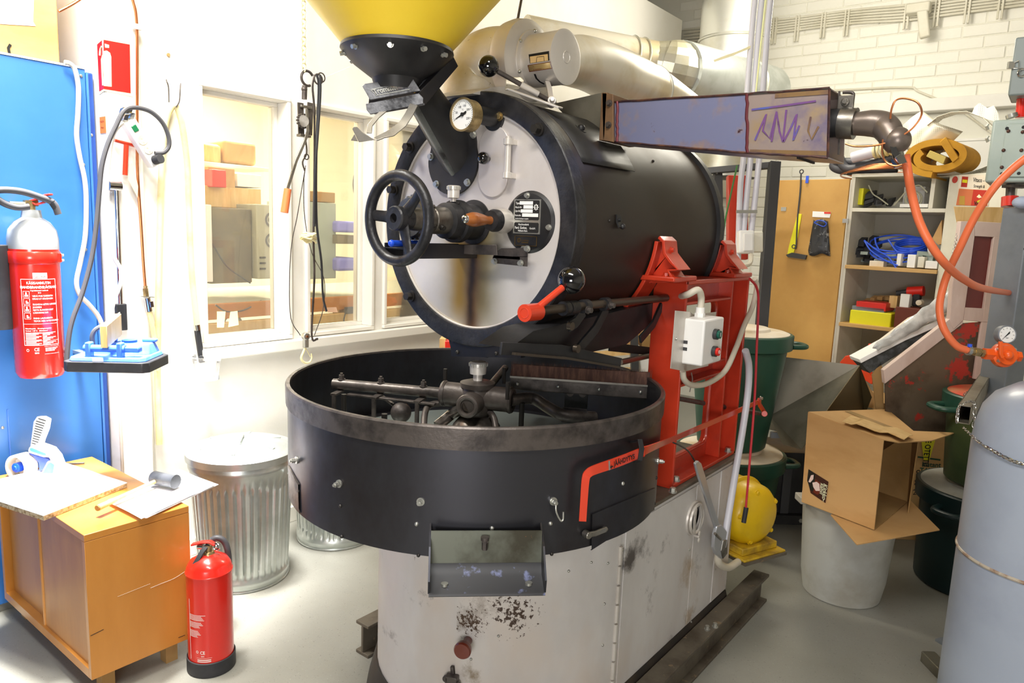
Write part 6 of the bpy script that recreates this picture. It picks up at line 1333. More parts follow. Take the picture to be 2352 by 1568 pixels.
for x in (-2.95, -2.30):
    for y in (CYF+.06, yb-.06): B().bb((x-.02, y-.02, 0), (x+.02, y+.02, zb0)).build('foot', M['cardd'], r)
g = B().tube([ox(x, y, CXR+.0006) for x, y in ((346, 1350), (370, 1340), (400, 1328), (425, 1312))], .0008, 5, 3).tube([ox(x, y, CXR+.0006) for x, y in ((270, 1370), (300, 1358), (345, 1340))], .0005, 5, 3)
g.build('pale_scratch', M['cream'], r)
B().tube([ox(x, y, CXR+.0006) for x, y in ((208, 1460), (238, 1445))], .001, 5).tube([ox(410, 1464, CXR+.0006), ox(425, 1458, CXR+.0006)], .001, 5).build('dark_scratch', M['ink'], r)
# white coated chipboard, papers, mallet, tape gun, pen
def zc_(x, y, h=0): return oz(x, y, zT_+h)
q = [zc_(-90, 1122, .018), zc_(100, 1184, .018), zc_(292, 1108, .018), zc_(150, 1062, .018)]
cb_ = root('coated_board', 'white coated chipboard sheet lying over the front of the wooden cabinet', 'board', (q[1].x, q[1].y, zT_))
B().prism([p-Z_*.0165 for p in q], (0, 0, .015)).build('chipboard_core', M['chip'], cb_)
B().prism([p-Z_*.0015 for p in q], (0, 0, .0015)).build('white_face', M['wht'], cb_)
r = root('paper_stack', 'loose stack of white paper sheets under the mallet', 'paper', zc_(380, 1130))
random.seed(5)
for i in range(7):
    a = random.uniform(-3, 3); k = [(248, 1150), (330, 1188), (497, 1112), (418, 1082)]
    q = [zc_(x+a+random.uniform(-5, 5), y+random.uniform(-3, 3), .0008+.0022*i) for x, y in k]
    rows = []
    for jj in range(7):
        u = jj/6; rows.append([q[0].lerp(q[1], v_).lerp(q[3].lerp(q[2], v_), u)+Z_*(.004*math.sin(u*5+i)*(u > .6)+.0015*math.sin(v_*4+i)) for v_ in (0, .33, .66, 1)])
    B().grid(rows).build('sheet', M['paper'], r, solid=.0006)
r = root('mallet', 'mallet with wooden handle and grey lead coloured head on the papers', 'mallet', zc_(290, 1140, .03))
hd0, hd1 = zc_(352, 1096, .045), zc_(404, 1106, .045); dm = (hd1-hd0).normalized()
B().lathe(hd0, hd1-hd0, [(0, 0), (.021, 0), (.0235, .004), (.0228, .03), (.0232, (hd1-hd0).length-.012), (.0245, (hd1-hd0).length-.006), (.0245, (hd1-hd0).length), (0, (hd1-hd0).length+.001)], 28).build('mallet_head', mat('lead_grey', '#5f6268', .45, .4, h2='#4b4e54', scale=20), r)
h0_, h1_ = zc_(225, 1166, .032), zc_(372, 1098, .042)
B().tube([h0_, h0_.lerp(h1_, .1), h0_.lerp(h1_, .5), h0_.lerp(h1_, .95)], [.0105, .0095, .0075, .007], 14, 4).build('mallet_handle', M['woodl'], r)
B().cyl(h0_-(h1_-h0_).normalized()*.004, h0_, .0095, n=12).build('handle_end', M['cardd'], r)
# tape dispenser standing on the top
DT = (zc_(60, 1098, 0)-EYE).dot(CF)
r = root('tape_dispenser', 'blue and white packing tape gun with a clear tape roll on the cabinet', 'tape dispenser', zc_(60, 1098))
tc_ = dp(47, 1071, DT+.01); na = (CF*-1+CX*-.25).normalized(); na.z = na.z*.3; na.normalize()
rr_ = (dp(80, 1071, DT)-dp(47, 1071, DT)).length*.9
B().lathe(tc_-na*.03, na, [(rr_*.82, 0), (rr_, 0), (rr_, .05), (rr_*.82, .05), (rr_*.82, 0)], 40).build('tape_roll', M['cream'], r)
B().lathe(tc_-na*.02, na, [(0, .0), (rr_*.8, .0), (rr_*.8, .01), (rr_*.35, .012), (rr_*.35, .03), (rr_*.16, .032), (rr_*.16, .036), (0, .036)], 6, PI/6, 2*PI+PI/6-.0001).build('roll_hub', M['white'], r)
B().lathe(tc_-na*.0, na, [(.0, .0), (rr_*.38, 0), (rr_*.36, .02), (rr_*.18, .022), (rr_*.16, .026), (0, .026)], 24).build('hub_knob', M['bluev'], r)
def dt(x, y, o=0): return dp(x, y, DT+.015+o)
B().prism([dt(x, y) for x, y in ((64, 1040), (110, 1054), (124, 1070), (90, 1082), (88, 1062), (76, 1048))], CF*.02).build('gun_frame', M['navy'], r, bevel=.002)
B().prism([dt(x, y, -.004) for x, y in ((64, 1035), (66, 1028), (72, 1022), (92, 1018), (118, 1028), (132, 1045), (142, 1070), (118, 1062), (112, 1050), (100, 1050), (66, 1040))], CF*.03).build('gun_cover', M['white'], r, bevel=.003)
B().prism([dt(x, y, -.0065) for x, y in ((67, 1030), (72, 1028), (104, 1040), (106, 1045), (100, 1046), (70, 1036))], CF*.004).build('blue_inlay', M['bluep'], r, bevel=.001)
B().prism([dt(x, y, -.006) for x, y in ((93, 1088), (108, 1060), (116, 1057), (128, 1064), (124, 1094), (96, 1092))], CF*.025).build('side_guard', M['white'], r, bevel=.003)
B().prism([dt(x, y, -.0085) for x, y in ((97, 1087), (110, 1064), (117, 1061), (124, 1067), (120, 1091))], CF*.004).build('blue_inlay', M['bluep'], r, bevel=.001)
B().prism([dt(x, y, .0) for x, y in ((68, 1030), (72, 1000), (76, 968), (84, 956), (98, 956), (110, 962), (106, 985), (96, 1010), (92, 1028))], CF*.025).build('grip', M['white'], r, bevel=.004)
g = B()
for i in range(12): y = 961+i*5.6; x0 = 84-i*1.1 if i else 88; x1 = 105-i*1.9; g.ribbon([dt(x0, y, -.0008), dt(x1, y+(x1-x0)*.3, -.0008)], .0032, CU, .001)
g.build('grip_rib', M['darkg'], r, smooth=False, kind='stuff')
B().cyl(zc_(143, 1066, .006), zc_(194, 1063, .006), .0035, n=10).build('pen', M['darkg'], cat='pen', label='slim dark pen lying behind the tape dispenser')
# ---- floor extinguisher
fc_ = oz(487, 1556, 0); d = V((fc_.x, fc_.y, 0)).normalized(); er2 = .0745; fc_ = fc_+d*er2
r = root('floor_extinguisher', 'smaller red fire extinguisher with black foot standing beside the wooden cabinet', 'extinguisher', (fc_.x, fc_.y, 0))
def fz(py): return zax(480, py, fc_)
B().lathe(fc_, Z_, [(0, 0), (er2+.001, 0), (er2+.003, .004), (er2+.003, .05), (er2, .052)], 48).build('rubber_foot', M['rubber'], r)
zs_ = fz(1310)
B().lathe(fc_, Z_, [(er2-.002, .04), (er2-.002, zs_), (er2, zs_+.001), (er2, zs_+.006), (er2-.002, zs_+.008), (er2*.93, zs_+.025), (er2*.78, zs_+.042), (er2*.45, zs_+.057), (er2*.25, zs_+.062), (0, zs_+.062)], 56).build('cylinder', M['ered'], r)
zv = zs_+.06
B().lathe(fc_, Z_, [(.02, zv), (.017, zv+.008), (.011, zv+.01), (.011, zv+.03), (0, zv+.03)], 24).build('valve', M['brass'], r)
hv = fc_+Z_*(zv+.036)
B().ribbon([hv+crx*.022-Z_*.004, hv+crx*.006+Z_*.006, hv-crx*.02+Z_*.004, hv-crx*.055-Z_*.006], .02, cfv, .006).build('squeeze_handle', M['ltred'], r, bevel=.002)
B().ribbon([hv-Z_*.004, hv-crx*.012-Z_*.02-cfv*.02, hv-crx*.03-Z_*.06-cfv*.045, hv-crx*.04-Z_*.085-cfv*.05], .016, crx, .007).build('black_lever', M['rubber'], r, bevel=.002)
B().cyl(hv-crx*.035-Z_*.012, hv-crx*.018-Z_*.012, .009, n=16).build('pressure_cap', M['chrome'], r)
B().torus(hv+crx*.026-Z_*.01, cfv, .011, .003, 24, 8).sph(hv+crx*.026-Z_*.01, .008, 16, 10).build('safety_ring', M['chrome'], r)
Df = (fc_-EYE).dot(CF)+.0
B().tube([dp(x, y, Df+.01+.004*i) for i, (x, y) in enumerate(((486, 1240), (498, 1235), (512, 1240), (521, 1256), (525, 1280), (526, 1312)))], .0105, 14, 6).build('hose', M['hose'], r)
B().ribbon([dp(x, y, Df-.01) for x, y in ((516, 1330), (524, 1328), (531, 1318))], .012, cfv, .003).ribbon([dp(528, 1340, Df+.03), dp(536, 1530, Df+.03)], .006, cfv, .004).build('hose_clip', M['ered'], r)
a2 = math.atan2(-fc_.y, -fc_.x)
g, bar = lab_ext(fc_, er2-.002, a2-.62, fz(1355), fz(1355)-fz(1490), .046, r, [(.018, fz(1355)-fz(1475), .016, 'CE', 'CENTER'), (.018, fz(1355)-fz(1481), .006, '0044', 'CENTER'), (-.0, fz(1355)-fz(1473), .013, 'O', 'CENTER')], box=False)
for i in range(19):
    if i in (5, 11, 12): continue
    bar(-.03, .030-.004*((i*3) % 4)-.001*i, fz(1388)-.0042*i-.0016, fz(1388)-.0042*i)
bar(-.002, .047, fz(1484), fz(1484)+.0008); bar(-.002, .047, fz(1497), fz(1497)+.0008)
for i in range(2): bar(.0, .044, fz(1487)-.006*i-.003, fz(1487)-.006*i)
bar(-.03, -.028, fz(1490), fz(1355), 1)
g.build('printed_label', M['white'], r, smooth=False)
# ---- galvanised dustbins
def dustbin(c, rf, rt, zt, label, lid=True):
    r = root('dustbin', label, 'dustbin', (c[0], c[1], 0), 'galvanised dustbins by the window wall')
    g = B(); n = 240; rows = []
    zs = [0, .004, .02, .045, .05, .07, .09, zt-.14, zt-.12, zt-.10, zt-.07, zt-.055, zt-.04, zt-.03, zt-.015, zt]
    for z in zs:
        rr = rf+(rt-rf)*z/zt; amp = 0
        if .08 < z < zt-.11: amp = 1
        elif .06 < z < zt-.10: amp = .5
        if z in (zs[2], zs[3]): rr += .005
        if zt-.06 < z < zt-.035: rr += .006
        if z < .003: rr -= .004
        row = []
        for i in range(n+1):
            a = 2*PI*i/n; u = (i*40/n) % 1; fl = -.011*amp*(math.sin(PI*min(max((u-.35)/.4, 0), 1))**1)
            row.append((c[0]+(rr+fl)*math.cos(a), c[1]+(rr+fl)*math.sin(a), z))
        rows.append(row)
    g.grid(rows); g.build('bin_body', M['galv'], r, ang=50)
    B().torus((c[0], c[1], .006), Z_, rf, .006, 64, 8).build('foot_ring', M['galv'], r)
    lz = zt
    ld = B().lathe((c[0], c[1], 0), Z_, [(rt+.004, lz-.022), (rt+.012, lz-.024), (rt+.013, lz+.004), (rt+.006, lz+.010), (rt-.01, lz+.012), (rt*.9, lz+.016), (rt*.86, lz+.022), (rt*.5, lz+.034), (.0, lz+.040)], 72).build('lid', M['galv'], r)
    for k in range(6): a = k*PI/3+.3; B().ribbon([(c[0]+rt*q_*math.cos(a), c[1]+rt*q_*math.sin(a), lz+.024+.014*(1-q_)) for q_ in (.8, .5, .25)], .014, Z_.cross(V((math.cos(a), math.sin(a), 0))), .006).build('lid_rib', M['galv'], ld, bevel=.002)
    B().tube([(c[0]-.04, c[1]+.03, lz+.036), (c[0]-.035, c[1]+.028, lz+.05), (c[0]+.035, c[1]-.028, lz+.05), (c[0]+.04, c[1]-.03, lz+.036)], .005, 10, 4).build('lid_handle', M['galv'], ld)
    d = V((CX.x, CX.y, 0)); p = V((c[0], c[1], zt-.08))+d*(rt+.0)
    B().tube([p+cfv*.05, p+cfv*.05+d*.03, p-cfv*.05+d*.03, p-cfv*.05], .0045, 8, 3).build('side_handle', M['galv'], r)
    return r
dustbin((-2.665, 1.615), .178, .207, .555, 'ribbed galvanised dustbin with lid standing right behind the wooden cabinet')
dustbin((-2.70, 2.13), .178, .207, .555, 'second galvanised dustbin, half hidden behind the cooling tray')
# clear tub on the wall
q = ox(475, 840, WX+.08)
r = root('clear_tub', 'clear plastic tub on the wall under the black nozzle', 'tub', q)
B().lathe((q.x, q.y, q.z-.06), Z_, [(.0, 0), (.045, 0), (.06, .10), (.064, .10), (.064, .104), (.058, .104)], 32).build('tub_body', HAZY, r)
B().box(ox(497, 866, WX+.05), (.012, .02, .02)).build('grey_block', M['post'], r)
# ---- lever hoist and straps hanging at the window post
XQ = WX+.13
hx = lambda px, py, o=0: ox(px, py, XQ+o)
r = root('lever_hoist', 'rusty ratchet cable puller with orange grip hanging at the window post', 'hoist', hx(700, 300))
p = hx(697, 30); g = B(); zc0, zc1 = hx(697, -60).z, hx(697, 160).z; k = 0; zz = zc1
while zz < 3.5: g.torus((p.x, p.y, zz), X_ if k % 2 else Y_, .011, .003, 14, 6); zz += .019; k += 1
g.build('chain', M['pvc'], r, kind='stuff')
B().torus(hx(706, 180), X_, .032, .006, 30, 10, .5, 5.2).build('shackle', M['iron'], r)
B().cyl(hx(700, 197), hx(699, 228), .012, n=14).sph(hx(699, 205), .014, 12, 8).build('swivel', M['iron'], r)
B().ribbon([hx(690, 236), hx(692, 310)], .006, X_, .03).ribbon([hx(713, 236), hx(710, 310)], .006, X_, .03).build('hoist_cheek', M['iron'], r)
B().cyl(hx(696, 278, -.02), hx(696, 278, .025), .026, n=28).build('ratchet_drum', M['steel'], r)
g = B()
for i in range(14): a = 2*PI*i/14; g.box(hx(696, 278, .02)+V((0, .030*math.cos(a), .030*math.sin(a))), (.01, .008, .008), (X_, V((0, math.cos(a), math.sin(a))), V((0, -math.sin(a), math.cos(a)))))
g.build('ratchet_teeth', M['iron'], r)
B().box(hx(700, 246), (.03, .06, .012)).box(hx(698, 312), (.03, .06, .012)).build('cross_bolt', M['steel'], r, bevel=.002)
B().ribbon([hx(704, 250, .03), hx(707, 300, .03), hx(700, 325, .03), hx(680, 370, .03), hx(660, 435, .03)], .014, Y_, .006).build('lever_arm', M['steel'], r, bevel=.001)
B().cyl(hx(661, 434, .03), hx(653, 488, .03), .0165, .0175, n=20).build('orange_grip', mat('grip_orange', '#d9713f', .5), r)
B().tube([hx(702, 320), hx(704, 352), hx(695, 372), hx(700, 392)], .004, 8, 4).torus(hx(704, 360), X_, .012, .003, 16, 6).build('cable_eye', M['iron'], r)
B().tube([hx(x, y) for x, y in ((700, 392), (692, 440), (682, 500), (670, 560), (665, 640), (668, 730), (690, 770))], .0022, 6, 5).build('wire_rope', M['iron'], r)
B().tube([hx(x, y) for x, y in ((702, 380), (698, 420), (700, 500), (716, 580), (744, 640), (742, 710), (722, 770))], .0022, 6, 5).build('wire_rope', M['iron'], r)
q0 = hx(702, 772); B().cyl(q0-X_*.012, q0+X_*.012, .018, n=26).ribbon([q0, hx(702, 798)], .024, Y_, .02).build('pulley_block', M['bolt'], r, bevel=.003)
B().cyl(q0+X_*.012, q0+X_*.016, .006, n=14).build('pulley_pin', M['copper'], r)
B().tube([hx(x, y) for x, y in ((702, 796), (697, 808), (692, 822), (698, 832), (710, 832), (716, 822), (715, 812))], [.005, .006, .006, .006, .005, .004, .003], 10, 5).tube([hx(703, 800), hx(713, 820)], .0018, 6).build('snap_hook', M['pvc'], r)
r = root('strap_bundle', 'bundle of black straps and rusty rods hanging beside the lever hoist', 'straps', hx(728, 400, .03))
for i, pts in enumerate((((722, 172), (718, 200), (722, 260), (722, 400), (720, 540), (722, 640), (716, 770), (730, 778)), ((727, 170), (732, 200), (728, 300), (726, 420), (728, 520), (738, 600), (742, 680), (750, 715)), ((735, 172), (736, 210), (732, 280), (724, 400), (722, 520)))):
    B().tube([hx(x, y, .035+.006*i) for x, y in pts], .0065 if i else .006, 8, 5, flat=.6).build('strap', M['rubber'] if i else M['iron'], r)
B().torus(hx(731, 182, .04), X_, .022, .004, 20, 8).torus(hx(738, 178, .04), X_, .02, .003, 20, 8).build('strap_hook', M['iron'], r)
B().tube([hx(745, 178, .03), hx(760, 172, .05), hx(804, 153, .1)], .0012, 5).build('tie_wire', M['bolt'], r)
g = B()
random.seed(9)
for i in range(8): g.tube([hx(686+random.uniform(0, 40), 548+random.uniform(-12, 10), .05+random.uniform(-.02, .02)) for _ in range(4)], .006, 6, 4)
g.build('rope_knot', M['pvc'], cat='rope', label='dirty knotted scrap of rope tied round the hanging straps')
# ================================================================ RIGHT SIDE
cfv = V((CF.x, CF.y, 0)).normalized(); crx = V((CX.x, CX.y, 0)).normalized()
# ---- cupboard
ec_ = V((.993, -.118, 0)); nc_ = V((-.118, -.993, 0))       # width direction, outward normal
P0 = oy(1958, 475, 4.8); P0.z = 0
def cu(px, py, d=0): return opl(px, py, P0+nc_*d, nc_)
WI = (cu(2172, 480)-cu(1958, 475)).dot(ec_)
ztop = cu(2050, 405).z
def cp(u, d, z): return V((P0.x, P0.y, 0))+ec_*u-nc_*d+Z_*z     # u across, d depth inward
r = root('storage_cupboard', 'white wooden storage cupboard with open doors and crowded shelves', 'cupboard', cp(WI/2, .2, 0))
def cbox(name, u0, u1, d0, d1, z0, z1, m, par=None, **k):
    return B().box(cp((u0+u1)/2, (d0+d1)/2, (z0+z1)/2), (u1-u0, d1-d0, z1-z0), (ec_, -nc_, Z_)).build(name, m, par or r, bevel=.0015, **k)
DPc = .42
cbox('side_panel', -.022, 0, 0, DPc, 0, ztop, M['cup']); cbox('side_panel', WI, WI+.022, 0, DPc, 0, ztop, M['cup'])
cbox('top_panel', -.022, WI+.022, -.005, DPc, ztop, ztop+.02, M['cup']); cbox('back_panel', 0, WI, DPc-.01, DPc, 0, ztop, M['cupin'])
zs1, zs2, zs3 = cu(2060, 478).z, cu(2050, 614).z, cu(2000, 747).z
cbox('shelf', 0, WI, 0, DPc-.01, zs1-.022, zs1, M['cup']); cbox('shelf', 0, WI, -.02, DPc-.01, zs2-.022, zs2, M['shelfw']); cbox('shelf', 0, WI, -.02, DPc-.01, zs3-.022, zs3, M['shelfw']); cbox('shelf', 0, WI, 0, DPc-.01, .55, .572, M['cup'])
ud_ = (cu(2137, 440)-cu(1958, 440)).dot(ec_); cbox('divider', ud_-.011, ud_+.011, 0, DPc-.01, zs1, ztop, M['cup'])
# left door, folded fully open, hardboard inner face
wl = (cu(1958, 600)-cu(1783, 560)).dot(ec_)
ld = B().box(cp(-wl/2-.02, -.012, (ztop+.35)/2-.01), (wl-.01, .02, ztop-.35), (ec_, -nc_, Z_)).build('left_door', M['mason'], r, bevel=.002, label='open left door with tan hardboard inner face')
for px, py in ((1800, 480), (1942, 507)): q = cu(px, py, .024); B().box(q, (.035, .006, .025), (ec_, -nc_, Z_)).build('hinge_plate', M['bolt'], ld)
B().box(cu(1854, 412, .03), (.018, .004, .045), (ec_, -nc_, Z_)).build('blue_clip', M['cable'], ld)
# right door standing open towards the camera, slightly beyond square
d0 = cp(WI+.012, 0, 0); rdv = (opl(2340, 430, cp(WI+.012, .0, 0), nc_)-d0); rdv.z = 0
rdir = (ec_*.86+nc_*.5).normalized(); wr_ = .40; rn = V((rdir.y, -rdir.x, 0))
if rn.dot(-cfv) < 0: rn = -rn
def rd(px, py, o=0): return opl(px, py, d0+rn*o, rn)
rdz = rd(2200, 402).z
rdo = B().box(d0+rdir*wr_/2+Z_*((rdz+.35)/2), (wr_, .02, rdz-.35), (rdir, rn, Z_)).build('right_door', M['cup'], r, bevel=.002)
def sticker(q, m, name, o=.0112, th=.0008, par=None, **k): return B().prism([rd(x, y, o) for x, y in q], rn*th).build(name, m, par or rdo, smooth=False, **k)
c_ = rd(2193.5, 412.5, .0112); B().cyl(c_, c_+rn*.001, .0185, n=32).build('round_sticker', mat('sticker_red', '#b03a30', .6), rdo)
pst = root('poster', 'instant drink advertisement poster with red fields on the white cupboard door', 'poster', rd(2235, 440, .012))
ps_ = lambda q, m, name, o=.0118, **k: B().prism([rd(x, y, o) for x, y in q], rn*.0005).build(name, m, pst, smooth=False, **k)
ps_([(2204, 401), (2275, 402), (2270, 473), (2196, 471)], M['cream'], 'poster_sheet')
ps_([(2203, 433), (2269, 437), (2268, 473), (2196, 471)], mat('poster_orange', '#cc7145', .6), 'orange_field', .0124)
ps_([(2236, 435), (2269, 437), (2266, 473), (2230, 472)], mat('poster_red', '#bf2c1a', .6), 'red_field', .013)
ps_([(2210, 405), (2224, 406), (2221, 430), (2207, 429)], mat('poster_red2', '#b22a1c', .6), 'printed_jar', .0124)
ps_([(2211, 412), (2222, 413), (2221, 420), (2210, 419)], M['ryel'], 'jar_stripe', .013)
ps_([(2243, 452), (2249, 446), (2255, 453), (2249, 455)], M['cream2'], 'yellow_print', .0136)
ps_([(2243, 462), (2254, 457), (2261, 461), (2259, 467), (2244, 466)], mat('poster_yellow', '#cdbb1e', .6), 'yellow_print', .0136)
ps_([(2204, 450), (2216, 450), (2216, 471), (2203, 470)], mat('poster_ochre', '#b8923a', .6), 'figure_print', .013)
ud2 = (rd(2270, 412)-rd(2235, 410)).normalized()
g = B().text('Vitaco -', rd(2235, 417, .0130), ud2, Z_, .030, bold=.02, sx=.72).text('Strength &', rd(2236, 430, .0130), ud2, Z_, .022, bold=.015, sx=.72).text('Vitaco', rd(2237, 471, .0142), ud2, Z_, .030, bold=.03, sx=.8)
g.build('poster_lettering', M['ink'], pst, smooth=False)
# dustpan brush and glove bag on the left door
r = root('hand_broom', 'yellow and black hand broom hanging on the hardboard door', 'broom', cu(1835, 590, .03))
q = lambda x, y, d=.03: cu(x, y, d)
B().torus(q(1841, 394), nc_, .012, .0035, 20, 6).tube([q(1840, 398), q(1838, 440), q(1832, 500), q(1829, 560), q(1827, 572)], .005, 8, 4).torus(q(1823, 566), nc_, .011, .003, 20, 6).build('broom_handle', M['darkg'], r)
B().prism([q(1832, 490), q(1841, 492), q(1832, 545), q(1822, 583), q(1808, 585), q(1812, 565)], nc_*-.012).build('yellow_back', M['ryel'], r, bevel=.001)
B().prism([q(1808, 585), q(1822, 580), q(1855, 586), (q(1852, 596)), q(1812, 590)], nc_*.02).build('black_bristles', M['darkg'], r)
r = root('glove_bag', 'clear bag with black work gloves hanging on the hardboard door', 'bag', cu(1884, 540, .03))
B().prism([q(1867, 485), q(1909, 487), q(1906, 500), q(1866, 498)], nc_*.002).build('header_card', M['white'], r)
B().prism([q(1893, 486.5, .033), q(1908, 487, .033), q(1908, 491, .033), q(1893, 490.5, .033)], nc_*.001).build('red_print', M['redv'], r)
rows = []
for i in range(9):
    v_ = i/8; y = 505+80*v_; x0 = 1869-14*v_+(4 if i == 8 else 0); x1 = 1902+5*v_
    rows.append([q(x0+(x1-x0)*j/8, y+3*math.sin(j), .03+.02*math.sin(PI*j/8)+.006*math.sin(j*2.3+i*1.7)) for j in range(9)])
B().grid(rows).build('black_gloves', mat('glove_fabric', '#35363a', .45, h2='#9a9da0', scale=30, lo=.58, hi=.66), r, solid=.004)
B().tube([q(x, y, .06) for x, y in ((1870, 512), (1878, 506), (1892, 508), (1898, 514), (1892, 520), (1880, 516), (1872, 512))], .003, 6, 4).build('blue_loop', M['cable'], r)
# top shelf things
def citem(name, m, q4, d0, dep, label, cat, bev=.002, group=None):
    (x0, y0, x1, y1) = q4; a, b_ = opl(x0, y1, P0-nc_*d0, nc_), opl(x1, y0, P0-nc_*d0, nc_)
    wdt = (b_-a).dot(ec_); hgt = b_.z-a.z; c = a+ec_*wdt/2+Z_*hgt/2-nc_*dep/2
    return B().box(c, (abs(wdt), dep, abs(hgt)), (ec_, -nc_, Z_)).build(name, m, bevel=bev, label=label, cat=cat, group=group)
citem('yellow_box', M['ryel'], (1967, 432, 1984, 470), .08, .12, 'upright bright yellow box at the left end of the top cupboard shelf', 'box')
citem('clear_case', BAG, (2072, 428, 2126, 472), .10, .12, 'clear plastic case with coiled cable on the top cupboard shelf', 'case')
c = opl(2098, 458, P0-nc_*.09, nc_)
B().torus(c, nc_, .045, .005, 28, 8).torus(c+nc_*.01+Z_*.004, nc_, .038, .005, 28, 8).build('coiled_cable', M['pcg'], cat='cable', label='grey coiled cable in front of the clear case on the top shelf')
citem('white_tray', M['white'], (2066, 468, 2132, 476), .06, .15, 'low white tray under the clear case on the top shelf', 'tray')
g = B(); random.seed(11)
for i in range(14): c = opl(2018+random.uniform(-30, 30), 462+random.uniform(-22, 6), P0-nc_*(.12+random.uniform(0, .1)), nc_); g.box(c, (random.uniform(.03, .07), .04, random.uniform(.02, .04)), (V((random.random(), random.random(), .2)), V((.2, 1, random.random())), V((0, .2, 1))))
g.build('scrap_parts', M['darkg'], label='jumble of dark electrical scrap in the middle of the top cupboard shelf', cat='parts', kind='stuff', smooth=False)
B().tube([opl(x, y, P0-nc_*.08, nc_) for x, y in ((1995, 425), (2005, 445), (2020, 455), (2040, 470))], .004, 6, 4).build('grey_cable', M['pcg'], cat='cable', label='grey cable lying over the dark scrap on the top shelf')
B().tube([opl(x, y, P0-nc_*.04, nc_) for x, y in ((2053, 472), (2068, 455), (2082, 440), (2110, 425), (2130, 442))], .004, 6, 4).build('grey_cable', M['pcg'], cat='cable', label='grey cable rising beside the clear case on the top shelf')
# blue hose coil shelf
r = root('blue_hose_coil', 'coil of bright blue plastic hose on the middle cupboard shelf', 'hose', opl(2080, 600, P0-nc_*.15, nc_))
cc = opl(2062, 565, P0-nc_*.16, nc_)
g = B(); ax_ = (Z_*.80-nc_*-.6).normalized()
ax_ = (Z_*.93+nc_*.36).normalized()
for i in range(5): g.torus(cc+V((random.uniform(-.015, .015), 0, .012*i-.03)), (ax_+V((random.uniform(-.1, .1), random.uniform(-.1, .1), 0))).normalized(), .155-.008*(i % 3), .0048, 60, 8)
g.build('large_loops', M['cable'], r)
c2 = opl(2092, 565, P0-nc_*.14, nc_); g = B()
for i in range(7): g.torus(c2+Z_*(.006*i-.02), ax_, .085-.004*(i % 2), .0048, 48, 8)
g.build('small_loops', M['cable'], r)
g = B()
for pts in (((1985, 552), (2000, 575), (2030, 596), (2062, 610)), ((1985, 552), (2010, 572), (2040, 590), (2060, 618)), ((2010, 545), (2012, 560), (2020, 575)), ((2040, 550), (2052, 568), (2062, 580))): g.tube([opl(x, y, P0+nc_*.0, nc_) for x, y in pts], .0048, 8, 4)
g.build('loose_ends', M['cable'], r)
g = B(); random.seed(4)
for i in range(26): c = opl(1978+random.uniform(0, 165), 598+random.uniform(-18, 2), P0-nc_*(.08+random.uniform(0, .15)), nc_); g.box(c, (random.uniform(.03, .06), .04, random.uniform(.015, .04)), (V((1, random.uniform(-.5, .5), random.uniform(-.2, .2))), V((.2, 1, 0)), V((0, .2, 1))))
g.build('fittings_heap', M['box'], label='heap of grey white pipe fittings under the blue hose coil', cat='fittings', kind='stuff', smooth=False)
g = B()
for i in range(16): c = opl(1972+random.uniform(0, 45), 588+random.uniform(-40, 8), P0-nc_*(.12+random.uniform(0, .12)), nc_); g.box(c, (.05, .05, .04), (V((1, random.uniform(-.9, .9), random.uniform(-.2, .2))), V((.2, 1, .4)), V((0, .2, 1))))
g.build('dark_scrap', M['rubber'], label='dark heap of leather and rubber at the left of the blue hose coil', cat='parts', kind='stuff', smooth=False)
for i, (x0, y0, x1, y1, m, lb) in enumerate(((2058, 583, 2071, 610, 'white', 'narrow white box below the blue coil'), (2082, 585, 2104, 614, 'white', 'larger white box below the blue coil, middle one of three'), (2106, 590, 2124, 614, 'cup', 'off white box right of the larger one below the blue coil'), (2124, 600, 2154, 616, 'white', 'low white box at the right end below the blue coil'), (1996, 600, 2030, 611, 'cream', 'small cream tray at the front left of the middle shelf'))):
    citem('small_box', M[m], (x0, y0, x1, y1), .0, .06, lb, 'box')
B().prism([opl(x, y, P0-nc_*.06, nc_) for x, y in ((2141, 548), (2163, 505), (2163, 560), (2155, 562))], -nc_*.1).build('brown_carton', M['card'], label='slanting brown carton at the right side of the middle cupboard shelf', cat='box')
g = B()
for k in range(4): g.torus(opl(2136+k*3, 572, P0-nc_*.03, nc_), (ec_+Z_*.2), .035, .0035, 24, 6)
g.build('white_cable_coil', M['white'], cat='cable', label='small coil of white cable at the right of the middle shelf')
# lower shelf
citem('yellow_case', M['ryel'], (1949, 720, 2048, 748), .02, .18, 'flat bright yellow plastic case at the bottom of the pile on the lower shelf', 'case', .006)
citem('grey_case', M['post'], (1955, 708, 2032, 720), .03, .16, 'grey transparent sorting case between yellow and red ones', 'case', .004)
citem('red_case', M['redv'], (1965, 697, 2036, 709), .03, .16, 'flat red case on top of the pile on the lower shelf', 'case', .004)
citem('brown_box', M['brown'], (2052, 710, 2120, 750), .0, .16, 'dark brown wooden box right of the yellow case', 'box')
citem('white_packet', M['white'], (2065, 676, 2090, 708), .03, .04, 'upright white packet leaning out of the brown box', 'packet')
citem('printed_carton', M['woodl'], (2040, 680, 2062, 706), .10, .06, 'small printed yellow carton behind the white packet', 'box')
c = opl(2110, 695, P0-nc_*.03, nc_); B().cyl(c, c-nc_*.05, .016, n=20).cyl(c+nc_*.001, c-nc_*.04, .01).build('tape_reel', M['cream'], cat='tape', label='small cream tape reel lying in the brown box')
r = root('power_drill', 'red and black cordless drill at the back of the lower shelf', 'drill', opl(2110, 690, P0-nc_*.15, nc_))
B().cyl(opl(2060, 674, P0-nc_*.16, nc_), opl(2085, 670, P0-nc_*.16, nc_), .018, n=18).build('chuck', M['rubber'], r)
